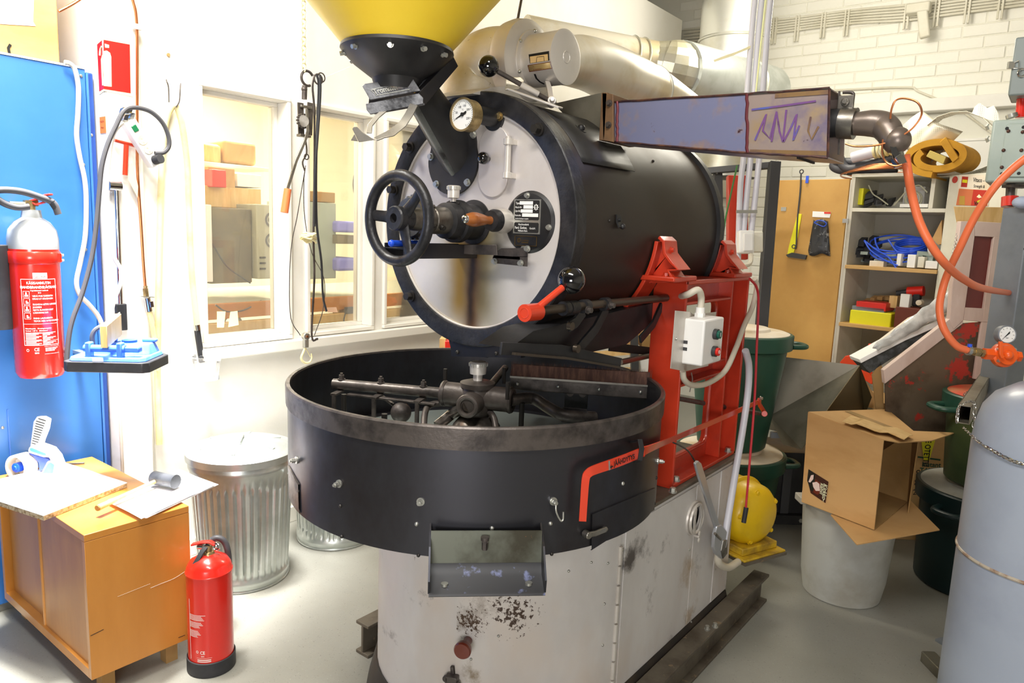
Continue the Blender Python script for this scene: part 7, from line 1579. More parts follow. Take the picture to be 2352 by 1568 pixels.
B().cyl(opl(2085, 670, P0-nc_*.16, nc_), opl(2122, 668, P0-nc_*.16, nc_), .03, n=20).build('motor_housing', M['redv'], r)
B().box(opl(2106, 688, P0-nc_*.16, nc_), (.04, .05, .08), (ec_, -nc_, Z_)).build('grip', M['rubber'], r, bevel=.008)
g = B()
for i in range(12): c = opl(2010+random.uniform(-20, 30), 690+random.uniform(-8, 4), P0-nc_*(.2+random.uniform(0, .08)), nc_); g.box(c, (.04, .03, .02), (V((1, random.uniform(-.9, .9), 0)), V((.3, 1, .3)), V((0, .2, 1))))
g.build('small_tools_heap', M['cardd'], label='heap of small tools behind the case pile on the lower shelf', cat='tools', kind='stuff', smooth=False)
r = root('orange_stand', 'orange red plastic toolbox on the floor of the cupboard', 'tool', opl(1975, 850, P0+nc_*.05, nc_))
B().prism([opl(x, y, P0+nc_*.06, nc_) for x, y in ((1937, 830), (1950, 815), (1992, 816), (1990, 835), (2015, 870), (2010, 880), (1960, 850))], nc_*.06).prism([opl(x, y, P0+nc_*.02, nc_) for x, y in ((1998, 788), (2008, 790), (2008, 820), (1998, 820))], nc_*.03).build('orange_body', M['oran'], r, bevel=.003)
# ---- things on top of the cupboard
zt2 = ztop+.02
r = root('copper_tube_coil', 'flat coil of bright copper tube lying on top of the cupboard', 'coil', cp(.1, .1, zt2))
g = B()
for i in range(5): g.torus(cp(.10+.02*i, .16, zt2+.008+.008*i), (Z_+V((.02*i-.05, .05, 0))).normalized(), .235-.012*i, .0055, 64, 8)
g.build('tube_loops', M['copper'], r)
r = root('suction_hose', 'black corrugated suction hose with grey nozzle on top of the cupboard', 'hose', cp(0, .1, zt2))
def ct(x, y, d): return opl(x, y, P0-nc_*d, nc_)
B().tube([ct(x, y, .1) for x, y in ((2060, 388), (2000, 392), (1940, 392), (1916, 384), (1920, 374), (1960, 372), (2020, 376), (2070, 366))], .026, 14, 5).build('hose_run', M['hose'], r)
B().tube([ct(x, y, .06) for x, y in ((1926, 340), (1930, 365), (1950, 388), (2020, 372), (2060, 355))], .026, 14, 5).build('hose_run', M['hose'], r)
B().cyl(ct(1958, 362, .02), ct(2010, 348, .02), .032, .036, n=24).build('grey_nozzle', M['pipeg'], r)
g = B()
for i in range(6): p = ct(2010, 348, .02).lerp(ct(2055, 338, .02), i/5); g.torus(p, ct(2055, 338, .02)-ct(2010, 348, .02), .036, .008, 24, 8)
g.build('ribbed_cuff', M['pvc'], r)
# perforated sheet rolled loosely
r = root('perforated_sheet_roll', 'loose roll of thin perforated metal sheet on top of the cupboard', 'sheet', cp(.4, .1, zt2))
pm2 = mat('perforated_metal', '#c9c4b2', .35, .5)
rows = []; cR = ct(2180, 330, .1); 
for i in range(33):
    t = math.radians(150+210*i/32); rr_ = .34
    p = V((0, 0, 0))+cR+ec_*(rr_*1.0*math.cos(t))+Z_*(.19*math.sin(t))
    rows.append([p+nc_*.12, p-nc_*.18])
B().grid(rows).build('lower_curl', pm2, r, solid=.0015)
rows = []
for i in range(17):
    t = i/16; x = 2046+t*165; y = 318-55*math.sin(PI*(.25+t*.5))-0*t
    rows.append([ct(2046+100*t, 300-58*math.sin(PI*t*.55), -.0), ct(2090+125*t, 372-80*math.sin(PI*t*.40)-10*t, .0)])
B().grid([[ct(2052+ (2118-2052)*v_, 312-(312-254)*v_-6*math.sin(PI*v_), .08), ct(2090+(2160-2090)*v_, 350-(350-285)*v_, .08), ct(2120+(2212-2120)*v_, 392-(392-302)*v_, .10)] for v_ in [k/10 for k in range(11)]]).build('front_curl', pm2, r, solid=.0015)
B().ribbon([ct(x, y, .12) for x, y in ((2135, 290), (2160, 270), (2190, 260), (2225, 258), (2262, 272), (2290, 300))], .10, -nc_, .002).build('upper_curl', pm2, r)
B().prism([ct(x, y, .16) for x, y in ((2232, 262), (2238, 246), (2250, 236), (2268, 248), (2283, 242), (2292, 258), (2297, 282), (2270, 275))], nc_*.002).build('torn_end', pm2, r)
nt = pm2.node_tree; vt = nt.nodes.new('ShaderNodeTexVoronoi'); vt.inputs['Scale'].default_value = 110; vt.inputs['Randomness'].default_value = 0
mr = nt.nodes.new('ShaderNodeMapRange'); mr.inputs[1].default_value = .2; mr.inputs[2].default_value = .3
mx = nt.nodes.new('ShaderNodeMix'); mx.data_type = 'RGBA'; mx.inputs[6].default_value = lin('#8d8975'); mx.inputs[7].default_value = lin('#cfcab8')
nt.links.new(nt.nodes['Texture Coordinate'].outputs['Object'], vt.inputs['Vector']); nt.links.new(vt.outputs['Distance'], mr.inputs[0]); nt.links.new(mr.outputs[0], mx.inputs[0]); nt.links.new(mx.outputs[2], nt.nodes['Principled BSDF'].inputs['Base Color'])
# foam roll
r = root('foam_roll', 'rolled slab of mustard yellow foam with a pale foam block inside', 'foam', ct(2165, 380, 0))
cF_ = ct(2152, 360, -.10); pts = []
for i in range(61):
    t = i/60; a = math.radians(-215+480*t); R1 = .088+.062*t if t < .6 else .125
    R1 = .085+.06*t
    pts.append(cF_+ec_*(R1*1.12*math.cos(a))+Z_*(R1*.64*math.sin(a)))
pts += [ct(2167, 330, -.02), ct(2160, 318, -.02)] if False else []
fl_ = B(); n_ = len(pts); vs = []
for i, p in enumerate(pts):
    t = (pts[min(i+1, n_-1)]-pts[max(i-1, 0)]).normalized(); s_ = t.cross(nc_)*.018; vs += [p-s_, p+s_, p+s_-nc_*.30, p-s_-nc_*.30]
fs = [(0, 1, 2, 3)]+[(4*i+j, 4*i+(j+1) % 4, 4*i+4+(j+1) % 4, 4*i+4+j) for i in range(n_-1) for j in range(4)]+[tuple(4*n_-4+j for j in (3, 2, 1, 0))]
fl_.add(vs, fs).build('foam_slab', M['foam'], r)
B().prism([ct(x, y, -.11) for x, y in ((2158, 326), (2172, 314), (2202, 362), (2188, 374))], -nc_*.2).build('foam_flap', M['foam'], r, bevel=.003)
B().prism([ct(x, y, -.11) for x, y in ((2136, 345), (2173, 360), (2166, 377), (2127, 359))], -nc_*.2).build('foam_block', M['foaml'], r, bevel=.002)
# ---- things between roaster and cupboard
def bin_(c, rb, rt, z0, z1, body, lidm, label, rim=None, hd=None, inner=True, grp=None):
    r = root('plastic_bin', label, 'bin', (c[0], c[1], z0), grp)
    B().lathe((c[0], c[1], 0), Z_, [(0, z0), (rb-.01, z0), (rb, z0+.01), (rt-.01, z1-.08), (rt, z1-.075), (rt, z1-.07)], 64).build('bin_body', body, r)
    B().lathe((c[0], c[1], 0), Z_, [(rt, z1-.075), (rt+.012, z1-.07), (rt+.015, z1-.005), (rt+.008, z1), (rt-.01, z1), (rt-.01, z1-.03)], 64).build('bin_rim', rim or body, r)
    B().lathe((c[0], c[1], 0), Z_, [(rt-.004, z1-.014), (rt-.004, z1+.002), (rt-.02, z1+.008), (rt*.6, z1+.010), (rt*.58, z1+.022), (rt*.55, z1+.026), (0, z1+.026)], 64).build('lid', lidm, r)
    if hd:
        d = V(hd).normalized(); t_ = Z_.cross(d); p = V((c[0], c[1], z1-.06))+d*(rt+.005)
        B().tube([p+t_*.06, p+t_*.055+d*.05, p+d*.075+t_*.03, p+d*.075-t_*.03, p-t_*.055+d*.05, p-t_*.06], .016, 10, 4, flat=.8).build('bin_handle', rim or body, r)
        B().bb((0, 0, 0), (0, 0, 0)) if False else None
    return r
c1 = dp(1700, 765, 3.55); bc = (c1.x, c1.y)
ztp = c1.z; zlo = dp(1700, 1040, 3.55).z
zlo = oz(1700, 1040, .44).z
for zt_ in (.44,): pass
bin_(bc, .21, .255, 0, .455, M['green'], M['cream'], 'dark green plastic bin with white lid on the floor behind the yellow motor', hd=crx)
bin_(bc, .165, .235, .482, ztp+.01, M['green'], M['cream'], 'dark green plastic bin with cream lid stacked on another one behind the red frame', hd=crx)
# sheet steel hopper lying on the black machine
r = root('steel_hopper', 'dull grey sheet steel hopper lying tilted behind the cardboard box', 'hopper', dp(1880, 1000, 3.5))
Dq = 3.55
a_, b_, c_, d_, e_, f_ = dp(1793, 819, Dq+.1), dp(1974, 839, Dq-.1), dp(1897, 945, Dq-.25), dp(1842, 1032, Dq-.2), dp(1798, 1020, Dq), dp(1768, 955, Dq+.1)
g_, h_ = dp(2002, 912, Dq), dp(1985, 955, Dq+.1)
B().add([a_, b_, c_, d_, e_, f_], [(0, 5, 4, 3, 2, 1)]).build('front_sheet', M['sheet'], r, smooth=False, solid=.003)
B().add([b_, c_, h_, g_], [(0, 1, 2, 3)]).build('side_sheet', mat('sheet_shaded', '#5f5236', .4, .6), r, smooth=False, solid=.003)  # same sheet steel, darkened in colour for the shaded facet
B().add([a_+cfv*.35, b_+cfv*.35, a_, b_], [(0, 2, 3, 1)]).build('top_edge', M['sheet'], r, smooth=False, solid=.003) if False else None
B().add([a_+cfv*.3-Z_*.1, b_+cfv*.3-Z_*.1, d_+cfv*.3, e_+cfv*.3], [(0, 1, 2, 3)]).build('rear_sheet', M['sheet'], r, smooth=False, solid=.003)
B().add([g_, h_, d_+cfv*.3, b_+cfv*.3-Z_*.1], [(0, 1, 2, 3)]).build('side_sheet', M['sheet'], r, smooth=False, solid=.003)
# black machine below
r = root('black_machine_frame', 'black steel machine housing on the floor between the bins', 'machine', oz(1830, 1240, 0))
ctr = oz(1825, 1235, 0)+cfv*.30; ctr.z = 0
zk = dp(1830, 1030, 3.9).z
Rk = (crx, cfv, Z_)
B().box(ctr+Z_*(zk/2+.02), (.34, .35, zk-.04), Rk).build('housing', M['blk'], r, bevel=.004)
B().box(ctr+Z_*zk-cfv*.19, (.40, .03, .05), Rk).build('top_rail', M['blk'], r, bevel=.003)
B().box(ctr+Z_*.06-cfv*.19, (.42, .05, .05), Rk).build('bottom_rail', M['blk'], r, bevel=.003)
for u in (-.13, -.02, .12): B().box(ctr+Z_*(zk/2)-cfv*.18+crx*u, (.045, .01, zk-.12), Rk).build('slat', M['darkg'], r, bevel=.002)
for u, z in ((-.14, zk), (.1, zk), (-.1, .06), (.06, .06)): B().hexb(ctr+Z_*z-cfv*.206+crx*u, -cfv, .012, .012).build('frame_bolt', M['bolt'], r)
B().ribbon([dp(1770, 998, 3.7), dp(1840, 1000, 3.7)], .03, Z_, .02).build('flat_strip', M['post'], cat='strip', label='flat grey strip between the black machine and the steel hopper')
# cartons with handwriting behind the box
Dk = 3.65
r = root('marked_carton', 'tall brown carton with green print and handwriting behind the grey bucket', 'box', oz(2120, 1290, 0)+cfv*.2)
k0, k1 = dp(2010, 990, Dk), dp(2185, 1010, Dk); uk = (k1-k0); uk.z = 0; wk = uk.length; uk.normalize(); nk = uk.cross(Z_)
if nk.dot(cfv) > 0: nk = -nk
zk1 = k0.z; B().box(k0+uk*wk/2-nk*.15+Z_*(-k0.z+(zk1)/2), (wk, .3, zk1), (uk, nk, Z_)).build('carton_body', M['card'], r, bevel=.003)
kf = lambda x, y, o=.0015: opl(x, y, k0+nk*o, nk)
g = B().text('Instant', kf(2117, 1071), uk, Z_, .035, bold=.02).text('TANZANIA', kf(2112, 1084), uk, Z_, .034, bold=.03).ribbon([kf(2108, 1049), kf(2160, 1056)], .008, Z_, .001)
g.build('green_print', mat('print_green', '#1e4a35', .8), r, smooth=False)
g = B()
for s_, x, y, h_ in (('8', 2103, 1094, .05), ('gR wam', 2100, 1110, .045), ('X1', 2100, 1124, .05), ('2x', 2096, 1136, .04)): g.text(s_, kf(x, y), uk+Z_*.1, Z_-uk*.1, h_)
g.ribbon([kf(2100, 1111), kf(2142, 1118)], .002, Z_, .001)
g.build('handwriting', M['ink'], r, smooth=False)
B().prism([kf(x, y, .003) for x, y in ((2116, 1012), (2148, 1010), (2134, 1058), (2122, 1057))], nk*.001).build('yellow_tape', M['ryel'], r, smooth=False)
B().text('E OTETTU', kf(2127, 1010, .0055), -Z_, uk, .04, bold=.02, sx=.75).build('tape_lettering', M['ink'], r, smooth=False)
r = root('open_carton', 'open brown carton with raised flaps standing behind the cardboard box', 'box', dp(2080, 950, 3.6))
B().prism([dp(x, y, 3.5) for x, y in ((2003, 860), (2022, 832), (2029, 850), (2030, 938), (2012, 940))], cfv*.005).build('raised_flap', M['cardd'], r)
B().prism([dp(x, y, 3.6) for x, y in ((2030, 926), (2152, 945), (2155, 975), (2080, 968), (2025, 950))], cfv*.3+Z_*.01).build('side_flap', M['card'], r)
B().prism([dp(x, y, 3.7) for x, y in ((1985, 870), (2008, 905), (2010, 940), (1995, 935))], cfv*.005).build('raised_flap', M['card'], r)
# slanted insulation boards and plastic
r = root('insulation_boards', 'bundle of black and white foam strips in plastic leaning towards the cupboard', 'boards', dp(2080, 790, 3.3))
D3 = 3.5
B().prism([dp(x, y, D3) for x, y in ((1977, 833), (1998, 857), (2035, 832), (2178, 740), (2170, 728))], cfv*.09).build('black_board', mat('board_black', '#3a3c3b', .8, h2='#55585a', scale=30), r, bevel=.002)
B().prism([dp(x, y, D3-.01) for x, y in ((1974, 825), (1978, 834), (2080, 782), (2182, 738), (2188, 722), (2080, 768))], cfv*.11).build('white_board', M['wht'], r, bevel=.002)
B().prism([dp(x, y, D3) for x, y in ((2040, 788), (2070, 775), (2184, 715), (2184, 706), (2110, 735))], cfv*.1).build('white_board', M['cream'], r, bevel=.002)
rows = []
random.seed(2)
for i in range(15):
    t = i/14; x, y = 2008+(2192-2008)*t, 798+(664-798)*t
    rows.append([dp(x-6+random.uniform(-3, 3)+14*v_, y-4+random.uniform(-3, 3)+(12+34*t)*v_, D3-.03+random.uniform(-.012, .012)) for v_ in (0, .33, .66, 1)])
B().grid(rows).build('plastic_film', mat('milky_film', '#c9cac6', .18, h2='#e6e6e2', scale=14), r, solid=.001)
# limewashed frame with dark window and rusty panel
Dp_ = 3.3
r = root('old_machine_panel', 'old machine side panel with pale limewashed frame, maroon window and rusty sheet', 'panel', oz(2150, 1150, 0)+cfv*.4)
rp3 = lambda L, o=0: [opl(x, y, dp(2200, 700, Dp_)+cfv*o, cfv) for x, y in L]
def pp3(L, m, name, o=0, th=.03, **k): return B().prism(rp3(L, o), cfv*th).build(name, m, r, **k)
pp3([(2212, 742), (2258, 739), (2310, 700), (2310, 1000), (2034, 1000), (2033, 880)], M['rust'], 'rusty_sheet', .012, .006)
pp3([(2207, 508), (2239, 508), (2239, 542), (2217, 706), (2213, 735), (2190, 757), (2182, 732), (2188, 653)], M['pinkw'], 'frame_stile', 0, bevel=.002)
pp3([(2182, 732), (2190, 757), (2213, 735), (2212, 743), (2033, 881), (2030, 850)], M['pinkw'], 'frame_brace', .002, bevel=.002)
pp3([(2239, 508), (2309, 512), (2306, 546), (2239, 542)], M['pinkw'], 'frame_rail', .001, bevel=.002)
pp3([(2217, 706), (2285, 710), (2282, 742), (2213, 735)], M['pinkw'], 'frame_rail', .001, bevel=.002)
pp3([(2283, 544), (2310, 546), (2290, 742), (2258, 739), (2260, 708)], M['pinkw'], 'frame_stile', 0, bevel=.002)
pp3([(2255, 739), (2275, 741), (2254, 872), (2236, 870)], M['pinkw'], 'frame_stile', .001, bevel=.002)
pp3([(2239, 542), (2283, 544), (2260, 708), (2217, 706)], M['maroon'], 'maroon_window', .015, .004)
B().prism([opl(x, y, dp(2240, 490, Dp_+.02), cfv) for x, y in ((2190, 474), (2308, 476), (2308, 512), (2197, 511))], V((ray(2240, 490).x, ray(2240, 490).y, 0)).normalized()*.14).build('plywood_board', M['woodl'], label='yellowish plywood board lying on top of the limewashed panel frame', cat='board', bevel=.002)
g = B(); p0_, p1_ = dp(2203, 520, Dp_-.03), dp(2166, 690, Dp_-.03); n = 40
for i in range(n): g.torus(p0_.lerp(p1_, i/n), (X_ if i % 2 else Y_), .005, .0013, 10, 5)
g.build('thin_chain', M['bolt'], cat='chain', kind='stuff', label='thin chain hanging in front of the white cupboard door')
# ---- grey bucket, cardboard sheet and box
BC = V((-.655, 3.24, 0))
r = root('grey_bucket', 'large scuffed grey plastic bucket standing on the floor under the cardboard box', 'bucket', BC)
B().lathe(BC, Z_, [(0, 0), (.150, 0), (.155, .005), (.168, .08), (.169, .085), (.187, .36), (.187, .395), (.191, .40), (.195, .405), (.195, .42), (.183, .42), (.152, .02), (0, .02)], 72).build('bucket_body', M['bucket'], r)
p = BC-crx*.195+Z_*.405; B().prism([p-cfv*.04, p-cfv*.04-crx*.035, p+cfv*.03-crx*.035, p+cfv*.03], (0, 0, .03)).build('bucket_handle', M['bucket'], r, bevel=.004)
ZX = .428
sq = [oz(x, y, ZX) for x, y in ((1908, 1184), (1968, 1252), (2158, 1218), (2090, 1150), (1990, 1120))]
B().prism(sq, (0, 0, .004)).build('cardboard_sheet', M['card'], cat='cardboard', label='flat cardboard sheet lying under the box on the grey bucket')
r = root('cardboard_box', 'open cardboard box lying on its side on the grey bucket', 'box', oz(1990, 1180, ZX))
ZX2 = ZX+.008
B0 = oz(2008, 1216, ZX2); A0 = oz(1842, 1152, ZX2)
def ht(pxy, base, dirz=None):   # height over base so that it shows at the wanted row
    d = ray(*pxy); h = math.hypot(base.x, base.y)/math.hypot(d.x, d.y); return EYE.z+d.z*h
B1 = V((B0.x, B0.y, ht((2030, 1008), B0))); A1 = V((A0.x, A0.y, ht((1857, 946), A0)))
B1 = dp(2030, 1010, (B0-EYE).dot(CF)-.02); A1 = dp(1857, 946, (A0-EYE).dot(CF)-.02)
Dr = (oz(2085, 1152, ZX2)-B0); Dr.z = 0
C0 = B0+Dr*1.0; C1 = dp(2098, 990, (C0-EYE).dot(CF)-.02); D0_ = A0+(C0-B0); D1_ = A1+(C1-B1)
D1_ = opl(2038, 940, A1, (B1-A1).cross(C1-B1))
def wall4(a, b, c, d, name, m=M['card'], th=.004): return B().add([a, b, c, d], [(0, 1, 2, 3)]).build(name, m, r, smooth=False, solid=th)
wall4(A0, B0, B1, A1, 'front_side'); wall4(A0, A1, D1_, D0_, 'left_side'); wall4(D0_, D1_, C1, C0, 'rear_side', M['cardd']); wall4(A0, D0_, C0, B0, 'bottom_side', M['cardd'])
wall4(A1, B1, C1, D1_, 'top_side')
E1 = opl(2195, 994, A1, (B1-A1).cross(C1-B1)); E2 = opl(2140, 1010, A1, (B1-A1).cross(C1-B1))-Z_*.004; E0 = opl(2065, 1014, A1, (B1-A1).cross(C1-B1))-Z_*.004
B().add([B1, E0, E2, E1, C1], [(0, 1, 2, 3, 4)]).build('open_flap', M['card'], r, smooth=False, solid=.004)
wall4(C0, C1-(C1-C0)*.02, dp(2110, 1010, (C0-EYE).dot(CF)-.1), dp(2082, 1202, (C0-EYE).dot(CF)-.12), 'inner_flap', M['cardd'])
# torn top flap
rows = []
for i in range(9):
    t = i/8; a = (1934+(2078-1934)*t, 970+(1008-970)*t)
    rows.append([opl(a[0]+20*v_+4*math.sin(i*2), a[1]-14*v_*(1-t*.3)+3*math.sin(i*1.9), A1+Z_*.012, (B1-A1).cross(C1-B1))+Z_*random.uniform(0, .008) for v_ in (0, .5, 1)])
B().grid(rows).build('torn_flap', M['woodl'], r, smooth=False, solid=.002)
tpm = lambda L, m, nm: B().prism([opl(x, y, A1+Z_*.0035, (B1-A1).cross(C1-B1)) for x, y in L], Z_*.0006).build(nm, m, r, smooth=False)
tpm([(1940, 944), (1952, 943), (2080, 992), (2066, 996)], M['tape'], 'packing_tape')
# printed sticker on the front side: plain coloured shapes and the words
nf_ = (B0-A0).cross(A1-A0).normalized()
if nf_.dot(-CF) < 0: nf_ = -nf_
sk = lambda x, y, o: opl(x, y, A0+nf_*(.0025+o), nf_)
stq = lambda L, m, nm, o: B().prism([sk(x, y, o) for x, y in L], nf_*.0004).build(nm, m, r, smooth=False)
stq([(1857, 1077), (1903, 1106), (1896, 1155), (1862, 1132), (1855, 1103)], mat('sticker_brown', '#3a1612', .5), 'sticker', .0004)
stq([(1857, 1077), (1873, 1088), (1868, 1128), (1862, 1126), (1854, 1103)], M['black'], 'sticker_field', .0008)
stq([(1873, 1100), (1884, 1108), (1886, 1118), (1884, 1130), (1878, 1136), (1868, 1130), (1871, 1112)], M['maroon'], 'sticker_shape', .0010)
stq([(1857, 1106), (1863, 1091), (1869, 1090), (1868, 1100), (1861, 1108)], M['skin'], 'sticker_shape', .0013)
stq([(1866, 1108), (1876, 1106), (1882, 1111), (1883, 1127), (1874, 1127), (1868, 1118)], M['skin'], 'sticker_shape', .0016)
u_ = (sk(1885, 1140, 0)-sk(1888, 1110, 0)).normalized(); v2 = (sk(1899, 1106, 0)-sk(1886, 1098, 0)).normalized()
B().text('Kirkko-', sk(1892, 1109, .0018), u_, v2, .026, bold=.02, sx=.9).text('kahvi', sk(1885, 1108, .0018), u_, v2, .024, bold=.02, sx=.9).build('sticker_lettering', mat('print_pale', '#d9dcbc', .7), r, smooth=False)
# ---- right stack of bins
c2 = dp(2306, 900, 3.15); b2 = (c2.x, c2.y)
zr = dp(2292, 908, 3.15).z
bin_(b2, .185, .215, .475, zr+.0, M['greeno'], M['redlid'], 'green plastic bin with faded red lid behind the gas cylinder', rim=M['green'], hd=-crx)
bin_(b2, .255, .275, 0, .45, M['greend'], M['bucket'], 'very dark green bin with whitish lid under the red lidded bin', hd=(-crx-cfv*.6))
# ---- gas cylinder
TD = 1.86; tcx = dp(2425, 1200, TD); TC = V((tcx.x, tcx.y, 0)); 
ra = ray(2196, 1250); hx_ = V((ra.x, ra.y, 0)).normalized(); tr = abs(hx_.x*TC.y-hx_.y*TC.x)
def tzx(py): return zax(2400, py, TC)
ztk = zax(2425, 868, TC)
ra2 = ray(2330, 868); ztk = EYE.z+ra2.z*(math.hypot(TC.x, TC.y)-.02)/math.hypot(ra2.x, ra2.y)
zwld = on_cyl(2260, 1300, (TC.x, TC.y), tr).z
r = root('gas_cylinder', 'large scratched grey gas cylinder in the right foreground', 'gas cylinder', TC)
B().lathe(TC, Z_, [(0, .02), (tr*.7, .02), (tr-.005, .06), (tr, .1), (tr, zwld-.004)], 80).build('lower_shell', M['tank'], r)
B().lathe(TC, Z_, [(tr, zwld+.004), (tr, ztk-.17), (tr*.985, ztk-.13), (tr*.93, ztk-.08), (tr*.82, ztk-.045), (tr*.6, ztk-.015), (tr*.3, ztk), (0, ztk+.003)], 80).build('upper_shell', M['tank'], r)
B().torus(TC+Z_*zwld, Z_, tr-.001, .005, 80, 8).build('weld_seam', mat('seam_rust', '#b5aa98', .5, h2='#7d5234', scale=30), r, label='slightly rusty weld seam')
B().lathe(TC, Z_, [(tr*.8, 0), (tr*.8, .05)], 48).build('foot_ring', M['tank'], r, solid=.004)
B().lathe(TC, Z_, [(.085, ztk-.03), (.09, ztk+.07), (.085, ztk+.075), (.08, ztk+.07), (.078, ztk-.03)], 40, math.radians(70), math.radians(330)).build('valve_collar', M['tank'], r)
B().cyl(TC+Z_*(ztk-.01), TC+Z_*(ztk+.06), .02, n=24).build('valve', M['brass'], r)
# square rail with chain behind the cylinder
r = root('square_rail', 'short square steel rail beside the gas cylinder holding its chain', 'rail', dp(2225, 950, 2.3))
s0_ = dp(2214, 952, 2.12); s1_ = dp(2268, 866, 2.75); dd = (s1_-s0_).normalized()
g = B(); wq_, hq_ = .035, .055; uu = dd.cross(Z_).normalized(); vv = uu.cross(dd).normalized(); 
for (a, b_) in ((wq_/2-.0015, 0), (-wq_/2+.0015, 0)): g.box((s0_+s1_)/2+uu*a, ((s1_-s0_).length, .003, hq_), (dd, uu, vv))
for b_ in (hq_/2-.0015, -hq_/2+.0015): g.box((s0_+s1_)/2+vv*b_, ((s1_-s0_).length, wq_, .003), (dd, uu, vv))
g.build('rail_tube', mat('rail_steel', '#9b9484', .4, .5, h2='#7d7462', scale=8), r)
g = B()
def chain(g, pts, n, R_=.0062, r_=.0011):
    P = crom(pts, 12); L = len(P)
    for i in range(n):
        p = P[int(i/(n-1)*(L-1))]; q = P[min(int(i/(n-1)*(L-1))+1, L-1)]; t = (q-p) if (q-p).length > 1e-6 else (p-P[-2]); t.normalize(); s_ = t.cross(Z_ if i % 2 else cfv).normalized(); u_ = t.cross(s_)
        loop_ = [p+t*(R_*1.5*math.cos(a))+s_*(R_*.6*math.sin(a)) for a in [2*PI*k/8 for k in range(9)]]; g.tube(loop_, r_, 5, cap=False)
pts = [on_cyl(x, y, (TC.x, TC.y), tr+.006) for x, y in ((2232, 1000), (2256, 1020), (2290, 1040), (2330, 1060), (2370, 1070), (2420, 1078))]
chain(g, [dp(2213, 982, 2.1)]+pts, 42)
chain(g, [dp(2198, 965, 2.08), dp(2203, 935, 2.09), dp(2225, 922, 2.12), dp(2238, 930, 2.12), dp(2236, 975, 2.1)], 16)
chain(g, [dp(2215, 905, 2.35), dp(2235, 893, 2.4), dp(2250, 896, 2.4)], 6)
g.build('holding_chain', M['chrome'], r, kind='stuff')
# ---- grey post, switch boxes
r = root('grey_post', 'thick grey painted square post behind the gas cylinder', 'post', oz(2150, 1568, 0))
t0 = dp(2356, 478, 2.5); u1 = (crx*.93+cfv*.36).normalized(); u2 = V((-u1.y, u1.x, 0))
pw_ = .095
bt = V((t0.x, t0.y, 0))
B().box(bt+Z_*t0.z/2+u1*.0, (pw_, pw_, t0.z), (u1, u2, Z_)).build('post_body', M['post'], r, bevel=.004)
B().box(bt+Z_*.005, (.13, .13, .01), (u1, u2, Z_)).build('foot_plate', M['post'], r)
pb_ = bt-u2*(pw_/2)
B().tube([pb_-u1*.04+Z_*(t0.z-.052), pb_+Z_*(t0.z-.05), pb_+u1*.045+Z_*(t0.z-.052)], .006, 8, 3).build('weld_bead', M['cream'], r)
B().box(pb_+Z_*(t0.z-.062), (pw_, .004, .014), (u1, u2, Z_)).build('black_tape', M['rubber'], r)
gl = B()
random.seed(21)
for i in range(14): gl.sph(pb_-u1*(.035+random.uniform(0, .01))+Z_*(t0.z-.08-random.uniform(0, .08))-u2*.001, random.uniform(.002, .006), 8, 5)
gl.build('black_drips', M['ink'], r)
r = root('green_switch_box', 'large grey green steel switch box with a welded cover plate', 'switch box', dp(2320, 350, 2.45))
cf2 = ray(2330, 350); cf2 = V((cf2.x, cf2.y, 0)).normalized(); cr2 = V((cf2.y, -cf2.x, 0)); cr2 = (cr2+cf2*-.06).normalized(); cf2 = V((-cr2.y, cr2.x, 0))
Db = 2.45; bx_ = lambda x, y, o=0: opl(x, y, dp(2320, 350, Db)+cf2*o, cf2)
a, c = bx_(2275, 421), bx_(2400, 274)
wbx = (bx_(2400, 340)-bx_(2272, 340)).length; zb1, zb0_ = bx_(2272, 276).z, bx_(2268, 419).z
cbx = bx_(2272, 340)+cr2*wbx/2; cbx.z = (zb1+zb0_)/2
B().box(cbx+cf2*.08, (wbx, .16, zb1-zb0_), (cr2, cf2, Z_)).build('box_body', M['box'], r, bevel=.008, seg=3)
pl_ = B().prism([bx_(x, y, -.001) for x, y in ((2312, 288), (2318, 284), (2395, 284), (2390, 402), (2382, 407), (2298, 407), (2294, 402), (2296, 388))], -cf2*.006).build('cover_plate', M['box'], r, bevel=.003)
for x, y in ((2313, 295), (2351, 292), (2301, 399), (2340, 398)): B().cyl(bx_(x, y, -.0072), bx_(x, y, -.0078), .0055, n=16).build('plate_hole', M['black'], pl_)
for x, y in ((2305, 345), (2301, 384), (2346, 345), (2349, 303), (2316, 301)): B().sph(bx_(x, y, -.008), .006, 12, 8).build('weld_spot', mat('weld_brown', '#5b4038', .4, .5), pl_)
for y in (290, 318): B().ribbon([bx_(2270, y-6, .02), bx_(2266, y, .02), bx_(2269, y+8, .02)], .012, cfv, .004).build('side_latch', M['bolt'], r)
B().cyl(bx_(2325, 270, .05), bx_(2323, 262, .05), .018, n=24).build('top_stud', M['bolt'], r)
r = root('upper_switch_box', 'smaller grey steel box with latch above the green switch box', 'switch box', bx_(2345, 150))
zu1, zu0 = bx_(2330, 86).z, bx_(2318, 220).z; cc_ = bx_(2324, 150)+cr2*.12; cc_.z = (zu1+zu0)/2
B().box(cc_+cf2*.08, (.24, .16, zu1-zu0), (cr2, cf2, Z_)).build('box_body', mat('box_grey_dark', '#7d8684', .4, spots=('#5c4a40', 25, .73)), r, bevel=.006)
B().ribbon([bx_(2313, 148, -.004), bx_(2340, 140, -.004), bx_(2340, 156, -.004), bx_(2313, 157, -.004)], .004, cfv, .004).box(bx_(2322, 150, -.006), (.02, .01, .022), (crx, cfv, Z_)).build('box_latch', M['bolt'], r)
B().torus(bx_(2347, 167, -.003), cfv, .012, .004, 24, 8).build('key_lock', M['chrome'], r)
B().cyl(bx_(2349, 219, .08), bx_(2345, 270, .08), .017, n=20).build('red_pipe', M['ered'], cat='pipe', label='short red pipe joining the two grey switch boxes')
